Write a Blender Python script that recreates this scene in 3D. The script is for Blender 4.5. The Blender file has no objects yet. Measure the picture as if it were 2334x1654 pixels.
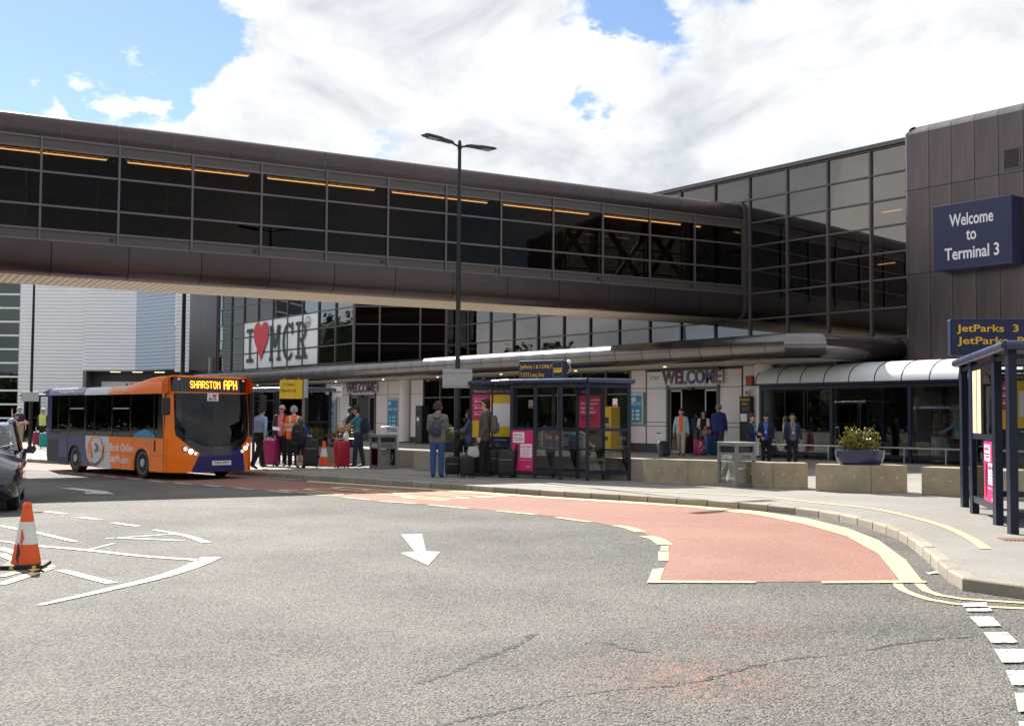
import bpy, bmesh, math, random
import numpy as np
from mathutils import Vector, Matrix, noise as mnoise
random.seed(7)
R = math.radians
sc = bpy.context.scene
col = sc.collection

# ------------------------------------------------------------------ camera
F_PX, CX, CY, CAM_Z = 2600.0, 1167.0, 827.0, 1.6          # the photograph is 2334 x 1654
PITCH, ROLL = math.atan(125 / 2600), 0.007
_w = Vector((0, math.cos(PITCH), math.sin(PITCH)))
_u0 = Vector((0, -math.sin(PITCH), math.cos(PITCH)))
_r0 = Vector((1, 0, 0))
_r = _r0 * math.cos(ROLL) + _u0 * math.sin(ROLL)
_u = _u0 * math.cos(ROLL) - _r0 * math.sin(ROLL)
CAM = Vector((0, 0, CAM_Z))
cd = bpy.data.cameras.new('camera')
cam = bpy.data.objects.new('camera', cd)
col.objects.link(cam)
cam.matrix_world = Matrix((( _r.x, _u.x, -_w.x, 0), (_r.y, _u.y, -_w.y, 0), (_r.z, _u.z, -_w.z, CAM_Z), (0, 0, 0, 1)))
cd.sensor_width = 36.0
cd.sensor_fit = 'HORIZONTAL'
cd.lens = 36.0 * F_PX / 2334.0
cd.clip_end = 3000
cd.clip_start = 0.05
sc.camera = cam

# ------------------------------------------------------------------ light
SUN_EL, SUN_AZ = R(38.5), R(29.0)          # elevation; degrees to the left of straight ahead
sun_dir = Vector((-math.sin(SUN_AZ) * math.cos(SUN_EL), math.cos(SUN_AZ) * math.cos(SUN_EL), math.sin(SUN_EL)))
sl = bpy.data.lights.new('sun', 'SUN')
sl.energy = 3.45
sl.angle = R(0.53)
sl.color = (1.0, 0.95, 0.87)
so = bpy.data.objects.new('sun', sl)
col.objects.link(so)
so.rotation_euler = sun_dir.to_track_quat('Z', 'Y').to_euler()

vs = sc.view_settings
vs.view_transform = 'Standard'
vs.look = 'None'
vs.gamma = 1.0
vs.use_curve_mapping = False
vs.exposure = 1.68
sc.render.engine = 'CYCLES'
cy = sc.cycles
cy.use_denoising = True
cy.max_bounces = 10
cy.diffuse_bounces = 3
cy.glossy_bounces = 4
cy.transparent_max_bounces = 16
cy.transmission_bounces = 6
cy.caustics_reflective = False
cy.caustics_refractive = False
cy.sample_clamp_indirect = 6.0


def ray(x, y):
    return _w + _r * ((x - CX) / F_PX) - _u * ((y - CY) / F_PX)


def gp(x, y, z=0.0):
    d = ray(x, y)
    return CAM + d * ((z - CAM_Z) / d.z)


def at_depth(x, y, Y):
    d = ray(x, y)
    return CAM + d * (Y / d.y)


# world: Nishita sky with a broken layer of cumulus
wd = bpy.data.worlds.new('World')
sc.world = wd
wd.use_nodes = True
nt = wd.node_tree
nt.nodes.clear()
def wn(t, **kw):
    n = nt.nodes.new(t)
    for k, v in kw.items():
        setattr(n, k, v)
    return n
def wmath(op, a, b=None, c=None, clamp=False):
    n = wn('ShaderNodeMath', operation=op, use_clamp=clamp)
    for i, v in enumerate((a, b, c)):
        if v is None:
            continue
        if isinstance(v, (int, float)):
            n.inputs[i].default_value = v
        else:
            nt.links.new(v, n.inputs[i])
    return n.outputs[0]
sky = wn('ShaderNodeTexSky', sky_type='NISHITA')
sky.sun_disc = False
sky.sun_elevation = SUN_EL
sky.sun_rotation = -SUN_AZ
sky.air_density = 0.8
sky.dust_density = 0.12
sky.ozone_density = 2.0
tc = wn('ShaderNodeTexCoord')
mp = wn('ShaderNodeMapping')
mp.inputs['Scale'].default_value = (1, 1, 1.7)
nt.links.new(tc.outputs['Generated'], mp.inputs['Vector'])
def wnoise(scale, detail, rough, off, dist=0.0):
    m = wn('ShaderNodeMapping')
    m.inputs['Location'].default_value = off
    nt.links.new(mp.outputs[0], m.inputs['Vector'])
    n = wn('ShaderNodeTexNoise')
    n.inputs['Scale'].default_value = scale
    n.inputs['Detail'].default_value = detail
    n.inputs['Roughness'].default_value = rough
    n.inputs['Distortion'].default_value = dist
    nt.links.new(m.outputs[0], n.inputs['Vector'])
    return n.outputs[0]
big = wnoise(3.2, 3, 0.5, (3.1, 1.7, 0.4))
fine = wnoise(8.5, 15, 0.68, (0.3, 5.2, 2.2), 0.4)
dens = wmath('ADD', wmath('ADD', wmath('MULTIPLY', big, 0.75), wmath('MULTIPLY', fine, 1.25)), .21)
# cloud banks and clear gaps, as directions in the sky (photo px) with angular radius and weight, edges torn by noise
wv = wn('ShaderNodeTexNoise')
wv.inputs['Scale'].default_value = 9.0
wv.inputs['Detail'].default_value = 8
wv.inputs['Roughness'].default_value = .62
nt.links.new(mp.outputs[0], wv.inputs['Vector'])
wsub = wn('ShaderNodeVectorMath', operation='SUBTRACT')
wsub.inputs[1].default_value = (.5, .5, .5)
nt.links.new(wv.outputs['Color'], wsub.inputs[0])
wsc = wn('ShaderNodeVectorMath', operation='SCALE')
wsc.inputs['Scale'].default_value = .17
nt.links.new(wsub.outputs[0], wsc.inputs[0])
wadd = wn('ShaderNodeVectorMath', operation='ADD')
nt.links.new(tc.outputs['Generated'], wadd.inputs[0])
nt.links.new(wsc.outputs[0], wadd.inputs[1])
nn = wn('ShaderNodeVectorMath', operation='NORMALIZE')
nt.links.new(wadd.outputs[0], nn.inputs[0])
BANKS = [((900, 100), 9, .20), ((580, 50), 4.5, .24), ((640, 300), 6, .16), ((1150, 330), 11, .22), ((1050, 60), 8, .12), ((2050, 150), 13, .30), ((1750, 330), 9, .20), ((230, 258), 3.2, .78), ((275, 150), 2.0, .74), ((1400, 100), 3.2, .30), ((440, 190), 3.2, .44), ((440, 300), 3.0, .26), ((60, 262), 2.6, .7), ((1700, 60), 5, .2),
         ((130, 60), 10, -.64), ((330, 70), 5.5, -.40), ((20, 190), 7.5, -.42), ((1330, 0), 2.6, -.42), ((1590, 45), 5.2, -.57), ((1480, 10), 3.4, -.36), ((1345, 222), 1.9, -.30), ((1395, 248), 1.4, -.28), ((880, 335), 1.5, -.45), ((1500, 330), 3.0, -.10)]
for (bx, by), rad, wt in BANKS:
    d = ray(bx, by).normalized()
    dn = wn('ShaderNodeVectorMath', operation='DOT_PRODUCT')
    dn.inputs[1].default_value = d
    nt.links.new(nn.outputs[0], dn.inputs[0])
    mr = wn('ShaderNodeMapRange', interpolation_type='SMOOTHSTEP')
    mr.inputs['From Min'].default_value = math.cos(R(rad))
    mr.inputs['From Max'].default_value = math.cos(R(rad * 0.1))
    mr.inputs['To Min'].default_value = 0
    mr.inputs['To Max'].default_value = wt
    nt.links.new(dn.outputs['Value'], mr.inputs['Value'])
    dens = wmath('ADD', dens, mr.outputs[0])
mask = wn('ShaderNodeMapRange', interpolation_type='SMOOTHSTEP')
mask.inputs['From Min'].default_value = 0.94
mask.inputs['From Max'].default_value = 1.26
nt.links.new(dens, mask.inputs['Value'])
# light and dark clumps inside the clouds
sh1 = wnoise(6.2, 10, 0.58, (7.7, 2.1, 9.3), 0.4)
ramp = wn('ShaderNodeValToRGB')
ramp.color_ramp.elements[0].position = 0.37
ramp.color_ramp.elements[0].color = (0.55, 0.59, 0.64, 1)
ramp.color_ramp.elements[1].position = 0.62
ramp.color_ramp.elements[1].color = (0.98, 0.98, 0.98, 1)
nt.links.new(sh1, ramp.inputs[0])
bg1 = wn('ShaderNodeBackground')
bg1.inputs['Strength'].default_value = 0.05
nt.links.new(sky.outputs[0], bg1.inputs['Color'])
bg2 = wn('ShaderNodeBackground')
bg2.inputs['Strength'].default_value = 0.375
nt.links.new(ramp.outputs[0], bg2.inputs['Color'])
mx = wn('ShaderNodeMixShader')
nt.links.new(mask.outputs[0], mx.inputs[0])
nt.links.new(bg1.outputs[0], mx.inputs[1])
nt.links.new(bg2.outputs[0], mx.inputs[2])
wo = wn('ShaderNodeOutputWorld')
nt.links.new(mx.outputs[0], wo.inputs['Surface'])

# ------------------------------------------------------------------ materials
MATS = {}
def mat(name, c=(.5, .5, .5), rough=.5, metal=0.0, var=.12, vs_=3.0, bump=0.0, bs=40.0, spec=.5, emit=None, es=1.0, coat=0.0, streak=0.0, objvar=0.0):
    """Principled material with procedural colour variation, roughness variation and optional relief."""
    if name in MATS:
        return MATS[name]
    m = bpy.data.materials.new(name)
    m.use_nodes = True
    t = m.node_tree
    b = t.nodes['Principled BSDF']
    L = t.links.new
    tcn = t.nodes.new('ShaderNodeTexCoord')
    n1 = t.nodes.new('ShaderNodeTexNoise')
    n1.inputs['Scale'].default_value = vs_
    n1.inputs['Detail'].default_value = 6
    n1.inputs['Roughness'].default_value = .6
    src = tcn.outputs['Object']
    if streak:
        mpn = t.nodes.new('ShaderNodeMapping')
        mpn.inputs['Scale'].default_value = (1, 1, streak)
        L(src, mpn.inputs['Vector'])
        src = mpn.outputs[0]
    L(src, n1.inputs['Vector'])
    mix = t.nodes.new('ShaderNodeMix')
    mix.data_type = 'RGBA'
    mix.inputs['A'].default_value = tuple(max(0, x * (1 - var)) for x in c) + (1,)
    mix.inputs['B'].default_value = tuple(min(1, x * (1 + var)) for x in c) + (1,)
    L(n1.outputs[0], mix.inputs['Factor'])
    if objvar:
        oi = t.nodes.new('ShaderNodeObjectInfo')
        hv = t.nodes.new('ShaderNodeHueSaturation')
        mo = t.nodes.new('ShaderNodeMapRange')
        mo.inputs['To Min'].default_value = 1 - objvar
        mo.inputs['To Max'].default_value = 1 + objvar
        L(oi.outputs['Random'], mo.inputs['Value'])
        L(mo.outputs[0], hv.inputs['Value'])
        L(mix.outputs['Result'], hv.inputs['Color'])
        L(hv.outputs[0], b.inputs['Base Color'])
    else:
        L(mix.outputs['Result'], b.inputs['Base Color'])
    rr = t.nodes.new('ShaderNodeMapRange')
    rr.inputs['To Min'].default_value = max(.02, rough - .07)
    rr.inputs['To Max'].default_value = min(1, rough + .07)
    L(n1.outputs[0], rr.inputs['Value'])
    L(rr.outputs[0], b.inputs['Roughness'])
    b.inputs['Metallic'].default_value = metal
    b.inputs['Specular IOR Level'].default_value = spec
    if coat:
        b.inputs['Coat Weight'].default_value = coat
        b.inputs['Coat Roughness'].default_value = .05
    if emit:
        b.inputs['Emission Color'].default_value = tuple(emit) + (1,)
        b.inputs['Emission Strength'].default_value = es
    if bump:
        n2 = t.nodes.new('ShaderNodeTexNoise')
        n2.inputs['Scale'].default_value = bs
        n2.inputs['Detail'].default_value = 4
        L(tcn.outputs['Object'], n2.inputs['Vector'])
        bn = t.nodes.new('ShaderNodeBump')
        bn.inputs['Strength'].default_value = bump
        bn.inputs['Distance'].default_value = .02
        L(n2.outputs[0], bn.inputs['Height'])
        L(bn.outputs[0], b.inputs['Normal'])
    MATS[name] = m
    return m


def glass(name, tint=(.3, .28, .25), refl=(.9, .9, .9), ior=1.5, wave=0.0, wscale=1.0, boost=0.0):
    """Tinted architectural glass: transparent with a Fresnel mirror reflection, panes slightly wavy."""
    if name in MATS:
        return MATS[name]
    m = bpy.data.materials.new(name)
    m.use_nodes = True
    t = m.node_tree
    t.nodes.clear()
    L = t.links.new
    out = t.nodes.new('ShaderNodeOutputMaterial')
    mxs = t.nodes.new('ShaderNodeMixShader')
    tr = t.nodes.new('ShaderNodeBsdfTransparent')
    tr.inputs['Color'].default_value = tuple(tint) + (1,)
    gl = t.nodes.new('ShaderNodeBsdfGlossy')
    gl.inputs['Color'].default_value = tuple(refl) + (1,)
    gl.inputs['Roughness'].default_value = .015
    fr = t.nodes.new('ShaderNodeFresnel')
    fr.inputs['IOR'].default_value = ior
    if wave:
        tcn = t.nodes.new('ShaderNodeTexCoord')
        gi = t.nodes.new('ShaderNodeObjectInfo')
        va = t.nodes.new('ShaderNodeVectorMath')
        va.operation = 'ADD'
        L(tcn.outputs['Object'], va.inputs[0])
        L(gi.outputs['Location'], va.inputs[1])
        n = t.nodes.new('ShaderNodeTexNoise')
        n.inputs['Scale'].default_value = wscale
        n.inputs['Detail'].default_value = 1.5
        L(va.outputs[0], n.inputs['Vector'])
        bn = t.nodes.new('ShaderNodeBump')
        bn.inputs['Strength'].default_value = 1.0
        bn.inputs['Distance'].default_value = wave
        L(n.outputs[0], bn.inputs['Height'])
        L(bn.outputs[0], gl.inputs['Normal'])
    fac = fr.outputs[0]
    if boost:
        ad = t.nodes.new('ShaderNodeMath')
        ad.operation = 'ADD'
        ad.use_clamp = True
        L(fac, ad.inputs[0])
        ad.inputs[1].default_value = boost
        fac = ad.outputs[0]
    L(fac, mxs.inputs[0])
    L(tr.outputs[0], mxs.inputs[1])
    L(gl.outputs[0], mxs.inputs[2])
    L(mxs.outputs[0], out.inputs['Surface'])
    MATS[name] = m
    return m


# ------------------------------------------------------------------ mesh helpers
def link(name, me, parent=None, loc=None, rot=None):
    o = bpy.data.objects.new(name, me)
    col.objects.link(o)
    if parent is not None:
        o.parent = parent
    if loc is not None:
        o.location = loc
    if rot is not None:
        o.rotation_euler = rot
    return o


def tag(o, label=None, cat=None, group=None, kind=None):
    if label:
        o['label'] = label
    if cat:
        o['category'] = cat
    if group:
        o['group'] = group
    if kind:
        o['kind'] = kind
    return o


def thing(name, label, cat, loc=(0, 0, 0), rz=0.0, group=None):
    o = link(name, None, None, loc, (0, 0, rz))
    return tag(o, label, cat, group)


class MB:
    def __init__(self):
        self.v, self.f, self.m = [], [], []
        self.cur = 0

    def mi(self, i):
        self.cur = i
        return self

    def add(self, vs, fs):
        o = len(self.v)
        self.v += [tuple(p) for p in vs]
        for f in fs:
            self.f.append(tuple(i + o for i in f))
            self.m.append(self.cur)
        return self

    def box(self, x0, x1, y0, y1, z0, z1):
        return self.add([(x0, y0, z0), (x1, y0, z0), (x1, y1, z0), (x0, y1, z0), (x0, y0, z1), (x1, y0, z1), (x1, y1, z1), (x0, y1, z1)],
                        [(0, 3, 2, 1), (4, 5, 6, 7), (0, 1, 5, 4), (1, 2, 6, 5), (2, 3, 7, 6), (3, 0, 4, 7)])

    def obox(self, c, ax, ay, az):
        """oriented box: centre and half-axis vectors"""
        c, ax, ay, az = map(Vector, (c, ax, ay, az))
        p = [c + ax * sx + ay * sy + az * sz for sz in (-1, 1) for sx, sy in ((-1, -1), (1, -1), (1, 1), (-1, 1))]
        return self.add(p, [(0, 3, 2, 1), (4, 5, 6, 7), (0, 1, 5, 4), (1, 2, 6, 5), (2, 3, 7, 6), (3, 0, 4, 7)])

    def bar(self, p, q, w, h=None, up=(0, 0, 1)):
        p, q = Vector(p), Vector(q)
        h = w if h is None else h
        d = (q - p)
        ln = d.length
        d.normalize()
        s = d.cross(Vector(up))
        if s.length < 1e-4:
            s = d.cross(Vector((0, 1, 0)))
        s.normalize()
        t = s.cross(d)
        return self.obox((p + q) / 2, d * (ln / 2), s * (w / 2), t * (h / 2))

    def loft(self, rings, cap=True, closed=True):
        n = len(rings[0])
        vs = [p for r in rings for p in r]
        fs = []
        for i in range(len(rings) - 1):
            for j in range(n if closed else n - 1):
                k = (j + 1) % n
                fs.append((i * n + j, i * n + k, (i + 1) * n + k, (i + 1) * n + j))
        if cap and closed:
            fs.append(tuple(reversed(range(n))))
            fs.append(tuple((len(rings) - 1) * n + j for j in range(n)))
        return self.add(vs, fs)

    def tube(self, pts, rad, n=10, cap=True):
        pts = [Vector(p) for p in pts]
        rads = rad if isinstance(rad, (list, tuple)) else [rad] * len(pts)
        rings = []
        prev = None
        for i, p in enumerate(pts):
            d = (pts[min(i + 1, len(pts) - 1)] - pts[max(i - 1, 0)]).normalized()
            if prev is None:
                a = Vector((0, 0, 1)) if abs(d.z) < .9 else Vector((1, 0, 0))
                s = d.cross(a).normalized()
            else:
                s = (prev - d * prev.dot(d)).normalized()
            prev = s
            t = d.cross(s)
            rings.append([p + (s * math.cos(2 * math.pi * j / n) + t * math.sin(2 * math.pi * j / n)) * rads[i] for j in range(n)])
        return self.loft(rings, cap)

    def lathe(self, prof, n=20, c=(0, 0, 0)):
        rings = [[(c[0] + r * math.cos(2 * math.pi * j / n), c[1] + r * math.sin(2 * math.pi * j / n), c[2] + z) for j in range(n)] for r, z in prof]
        return self.loft(rings, True)

    def prism(self, poly, e0, e1, fn):
        """poly of 2D points, extruded e0..e1 along a third axis; fn(u, v, e) -> xyz"""
        n = len(poly)
        vs = [fn(u, v, e0) for u, v in poly] + [fn(u, v, e1) for u, v in poly]
        fs = [tuple(reversed(range(n))), tuple(range(n, 2 * n))]
        fs += [(j, (j + 1) % n, n + (j + 1) % n, n + j) for j in range(n)]
        return self.add(vs, fs)

    def ball(self, c, r, nu=12, nv=8):
        rx, ry, rz = r if isinstance(r, (tuple, list)) else (r, r, r)
        rings = [[(c[0] + rx * math.sin(math.pi * i / nv) * math.cos(2 * math.pi * j / nu), c[1] + ry * math.sin(math.pi * i / nv) * math.sin(2 * math.pi * j / nu), c[2] - rz * math.cos(math.pi * i / nv)) for j in range(nu)] for i in range(nv + 1)]
        rings[0] = [(c[0] + .001 * rx * math.cos(2 * math.pi * j / nu), c[1] + .001 * ry * math.sin(2 * math.pi * j / nu), c[2] - rz) for j in range(nu)]
        rings[-1] = [(c[0] + .001 * rx * math.cos(2 * math.pi * j / nu), c[1] + .001 * ry * math.sin(2 * math.pi * j / nu), c[2] + rz) for j in range(nu)]
        return self.loft(rings, True)

    def mesh(self, mats, smooth=0.0, bevel=0.0, seg=2, fix=True):
        me = bpy.data.meshes.new('mesh')
        me.from_pydata(self.v, [], self.f)
        for m in (mats if isinstance(mats, (list, tuple)) else [mats]):
            me.materials.append(m)
        if self.f:
            me.polygons.foreach_set('material_index', self.m)
        bm = bmesh.new()
        bm.from_mesh(me)
        if fix:
            bmesh.ops.recalc_face_normals(bm, faces=bm.faces)
        if bevel:
            bmesh.ops.bevel(bm, geom=[e for e in bm.edges if e.is_manifold and e.calc_face_angle(0) > R(25)], offset=bevel, segments=seg, profile=.6, affect='EDGES', clamp_overlap=True)
        if smooth:
            for f in bm.faces:
                f.smooth = True
            for e in bm.edges:
                if e.is_manifold and e.calc_face_angle(0) > R(smooth):
                    e.smooth = False
        bm.to_mesh(me)
        bm.free()
        me.update()
        return me

    def build(self, name, mats, parent=None, smooth=0.0, bevel=0.0, seg=2, loc=None, rot=None, fix=True):
        return link(name, self.mesh(mats, smooth, bevel, seg, fix), parent, loc, rot)


_bc = {}
def box(name, x0, x1, y0, y1, z0, z1, m, parent=None, bevel=0.0):
    """one box object; equal boxes share their mesh"""
    dx, dy, dz = x1 - x0, y1 - y0, z1 - z0
    key = (round(dx, 4), round(dy, 4), round(dz, 4), m.name, bevel)
    if key not in _bc:
        _bc[key] = MB().box(-dx / 2, dx / 2, -dy / 2, dy / 2, -dz / 2, dz / 2).mesh(m, bevel=bevel, seg=1)
    return link(name, _bc[key], parent, ((x0 + x1) / 2, (y0 + y1) / 2, (z0 + z1) / 2))


_tc = {}
def text_mesh(body, m, extrude=.004, bold=0.0):
    key = (body, m.name, extrude, bold)
    if key in _tc:
        return _tc[key]
    cu = bpy.data.curves.new('txt', 'FONT')
    cu.body = body
    cu.size = 1.0
    cu.extrude = extrude
    cu.offset = bold
    cu.resolution_u = 3
    cu.align_x = 'CENTER'
    cu.align_y = 'CENTER'
    o = bpy.data.objects.new('txt', cu)
    col.objects.link(o)
    dg = bpy.context.evaluated_depsgraph_get()
    me = bpy.data.meshes.new_from_object(o.evaluated_get(dg))
    bpy.data.objects.remove(o)
    bpy.data.curves.remove(cu)
    me.materials.clear()
    me.materials.append(m)
    co = np.empty(len(me.vertices) * 3)
    me.vertices.foreach_get('co', co)
    co = co.reshape(-1, 3)
    lo, hi = co.min(0), co.max(0)
    co[:, 0] -= (lo[0] + hi[0]) / 2
    co[:, 1] -= (lo[1] + hi[1]) / 2
    me.vertices.foreach_set('co', co.ravel())
    _tc[key] = (me, hi[0] - lo[0], hi[1] - lo[1])
    return _tc[key]


def text(name, body, m, parent, c, right, up, h=None, w=None, thick=.006, bold=0.0):
    """lettering centred at c in the parent's frame, h = height of the ink, w = its width"""
    me, tw, th = text_mesh(body, m, .5, bold)
    right, up = Vector(right).normalized(), Vector(up).normalized()
    nrm = right.cross(up)
    sy = (h / th) if h else (w / tw)
    sx = (w / tw) if w else sy
    o = link(name, me, parent)
    o.matrix_local = Matrix(((right.x * sx, up.x * sy, nrm.x * thick, c[0]), (right.y * sx, up.y * sy, nrm.y * thick, c[1]), (right.z * sx, up.z * sy, nrm.z * thick, c[2]), (0, 0, 0, 1)))
    return o


def clone(o, parent=None):
    c = o.copy()
    col.objects.link(c)
    c.parent = parent
    for ch in list(o.children):
        clone(ch, c)
    return c


def arc(cx, cy, r, a0, a1, n):
    return [(cx + r * math.cos(R(a0 + (a1 - a0) * i / n)), cy + r * math.sin(R(a0 + (a1 - a0) * i / n))) for i in range(n + 1)]

WHITE = mat('white_paint', (.78, .79, .80), .45, var=.05)
BLACK = mat('black_plastic', (.012, .012, .014), .45, var=.2)
NAVY = mat('navy_paint', (.006, .010, .030), .35, var=.25, vs_=6)
STEEL = mat('brushed_steel', (.55, .56, .57), .32, 1.0, var=.12)
GREYM = mat('grey_painted_metal', (.20, .205, .21), .45, .2, var=.12, vs_=5)
GALV = mat('galvanised_metal', (.42, .43, .44), .45, .7, var=.15, vs_=8)
YELLOW_LET = mat('yellow_lettering', (.90, .50, .02), .5, var=.05)
WHITE_LET = mat('white_lettering', (.85, .86, .88), .5, var=.03)
DARK_LET = mat('dark_lettering', (.02, .025, .035), .5, var=.05)
RUBBER = mat('black_rubber', (.016, .016, .017), .75, var=.25, vs_=9)
CHROME = mat('chrome', (.8, .8, .82), .12, 1.0, var=.05)
# ------------------------------------------------------------------ ground
def ground_mat(name, ca, cb, stones=70.0, bump=.6, bdist=.006, patch=(), rough=.82, wear=None):
    """aggregate surface: small stones, broad worn patches; patch = (x, y, radius, colour) stains"""
    m = bpy.data.materials.new(name)
    m.use_nodes = True
    t = m.node_tree
    b = t.nodes['Principled BSDF']
    L = t.links.new
    geo = t.nodes.new('ShaderNodeNewGeometry')
    pos = geo.outputs['Position']
    vo = t.nodes.new('ShaderNodeTexVoronoi')
    vo.inputs['Scale'].default_value = stones
    vo.inputs['Randomness'].default_value = 1
    L(pos, vo.inputs['Vector'])
    rmp = t.nodes.new('ShaderNodeSeparateColor')
    L(vo.outputs['Color'], rmp.inputs[0])
    n2 = t.nodes.new('ShaderNodeTexNoise')
    n2.inputs['Scale'].default_value = .55
    n2.inputs['Detail'].default_value = 8
    n2.inputs['Roughness'].default_value = .6
    L(pos, n2.inputs['Vector'])
    n3 = t.nodes.new('ShaderNodeTexNoise')
    n3.inputs['Scale'].default_value = 9
    n3.inputs['Detail'].default_value = 7
    n3.inputs['Roughness'].default_value = .7
    L(pos, n3.inputs['Vector'])
    def mth(op, a, c):
        n = t.nodes.new('ShaderNodeMath')
        n.operation = op
        for i, v in enumerate((a, c)):
            if isinstance(v, (int, float)):
                n.inputs[i].default_value = v
            else:
                L(v, n.inputs[i])
        return n.outputs[0]
    f = mth('ADD', mth('MULTIPLY', rmp.outputs[0], .85), mth('MULTIPLY', n3.outputs[0], .35))
    gap = t.nodes.new('ShaderNodeMapRange')
    gap.inputs['From Min'].default_value = .25
    gap.inputs['From Max'].default_value = .75
    gap.inputs['To Min'].default_value = 0.12
    gap.inputs['To Max'].default_value = -.35
    L(vo.outputs['Distance'], gap.inputs['Value'])
    f = mth('ADD', f, gap.outputs[0])
    f = mth('ADD', f, mth('MULTIPLY', mth('SUBTRACT', n2.outputs[0], .5), .9))
    n5 = t.nodes.new('ShaderNodeTexNoise')
    n5.inputs['Scale'].default_value = .13
    n5.inputs['Detail'].default_value = 4
    n5.inputs['Distortion'].default_value = .8
    L(pos, n5.inputs['Vector'])
    f = mth('ADD', f, mth('MULTIPLY', mth('SUBTRACT', n5.outputs[0], .5), 1.1))
    mix = t.nodes.new('ShaderNodeMix')
    mix.data_type = 'RGBA'
    mix.inputs['A'].default_value = ca + (1,)
    mix.inputs['B'].default_value = cb + (1,)
    L(f, mix.inputs['Factor'])
    cur = mix.outputs['Result']
    for (px_, py_, rad, pc, amt) in patch:
        vd = t.nodes.new('ShaderNodeVectorMath')
        vd.operation = 'DISTANCE'
        vd.inputs[1].default_value = (px_, py_, 0)
        L(pos, vd.inputs[0])
        mr = t.nodes.new('ShaderNodeMapRange')
        mr.inputs['From Min'].default_value = rad
        mr.inputs['From Max'].default_value = rad * .2
        mr.inputs['To Max'].default_value = 1.0
        L(vd.outputs['Value'], mr.inputs['Value'])
        th = t.nodes.new('ShaderNodeMapRange')
        th.inputs['From Min'].default_value = .45
        th.inputs['From Max'].default_value = .75
        L(n3.outputs[0], th.inputs['Value'])
        fac = mth('MULTIPLY', mth('MULTIPLY', mr.outputs[0], th.outputs[0]), amt)
        mm = t.nodes.new('ShaderNodeMix')
        mm.data_type = 'RGBA'
        mm.inputs['B'].default_value = pc + (1,)
        L(fac, mm.inputs['Factor'])
        L(cur, mm.inputs['A'])
        cur = mm.outputs['Result']
    L(cur, b.inputs['Base Color'])
    b.inputs['Roughness'].default_value = rough
    b.inputs['Specular IOR Level'].default_value = .32
    bn = t.nodes.new('ShaderNodeBump')
    bn.inputs['Strength'].default_value = bump
    bn.inputs['Distance'].default_value = bdist
    hgt = mth('SUBTRACT', mth('MULTIPLY', n3.outputs[0], .5), vo.outputs['Distance'])
    L(hgt, bn.inputs['Height'])
    L(bn.outputs[0], b.inputs['Normal'])
    MATS[name] = m
    return m


def paint_mat(name, c, thresh=.36):
    """road paint worn down to the stones below in specks"""
    m = mat(name, c, .7, var=.10, vs_=2.0, bump=.35, bs=60)
    t = m.node_tree
    b = t.nodes['Principled BSDF']
    geo = t.nodes.new('ShaderNodeNewGeometry')
    n = t.nodes.new('ShaderNodeTexNoise')
    n.inputs['Scale'].default_value = 22
    n.inputs['Detail'].default_value = 8
    n.inputs['Roughness'].default_value = .75
    t.links.new(geo.outputs['Position'], n.inputs['Vector'])
    mr = t.nodes.new('ShaderNodeMapRange')
    mr.inputs['From Min'].default_value = thresh - .03
    mr.inputs['From Max'].default_value = thresh + .03
    t.links.new(n.outputs[0], mr.inputs['Value'])
    t.links.new(mr.outputs[0], b.inputs['Alpha'])
    return m

stain = gp(1560, 1540)
stain2 = gp(1700, 1440)
st3, st4 = gp(1370, 1235), gp(1250, 1480)
ASPHALT = ground_mat('asphalt', (.037, .035, .033), (.228, .215, .199), 68, 1.0, .010,
                     [(stain.x, stain.y, .9, (.42, .17, .11), .8), (stain2.x, stain2.y, .5, (.34, .13, .09), .55), (st3.x, st3.y, 3.6, (.045, .047, .050), 1.0), (st4.x, st4.y, 1.6, (.05, .05, .05), .6)])
REDROAD = ground_mat('red_asphalt', (.20, .085, .065), (.345, .195, .155), 75, .6, .004,
                     [(gp(px_, py_).x, gp(px_, py_).y, rd, (.13, .075, .062), am) for px_, py_, rd, am in ((1720, 1255, 1.1, .55), (1850, 1290, .9, .5), (1500, 1185, 1.6, .5), (1250, 1150, 1.8, .5), (1000, 1130, 2.0, .4), (1900, 1235, 1.0, .45), (1600, 1310, .7, .5))])
PAVE = ground_mat('pavement_asphalt', (.17, .16, .15), (.33, .312, .285), 120, .4, .003)
PLAZA = ground_mat('plaza_paving', (.17, .165, .16), (.32, .31, .30), 60, .3, .003)
CRACK = paint_mat('crack_tar', (.030, .028, .026), .50)
PWHITE = paint_mat('road_paint_white', (.56, .555, .53), .435)
PYEL = paint_mat('road_paint_yellow', (.62, .49, .28), .42)
KERB = mat('kerb_concrete', (.30, .265, .215), .85, var=.30, vs_=5, bump=.4, bs=50, objvar=.16)

def flat(name, pts, z, m, label=None):
    me = bpy.data.meshes.new(name)
    bm = bmesh.new()
    vs = [bm.verts.new((p[0], p[1], z)) for p in pts]
    f = bm.faces.new(vs)
    if f.normal.z < 0 or True:
        bm.normal_update()
        if f.normal.z < 0:
            f.normal_flip()
    bmesh.ops.triangulate(bm, faces=bm.faces)
    bm.to_mesh(me)
    bm.free()
    me.materials.append(m)
    o = link(name, me)
    tag(o, label, kind='structure')
    return o

flat('road', [(-500, -500), (500, -500), (500, 700), (-500, 700)], 0.0, ASPHALT, 'worn grey asphalt road with coarse stones')

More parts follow.
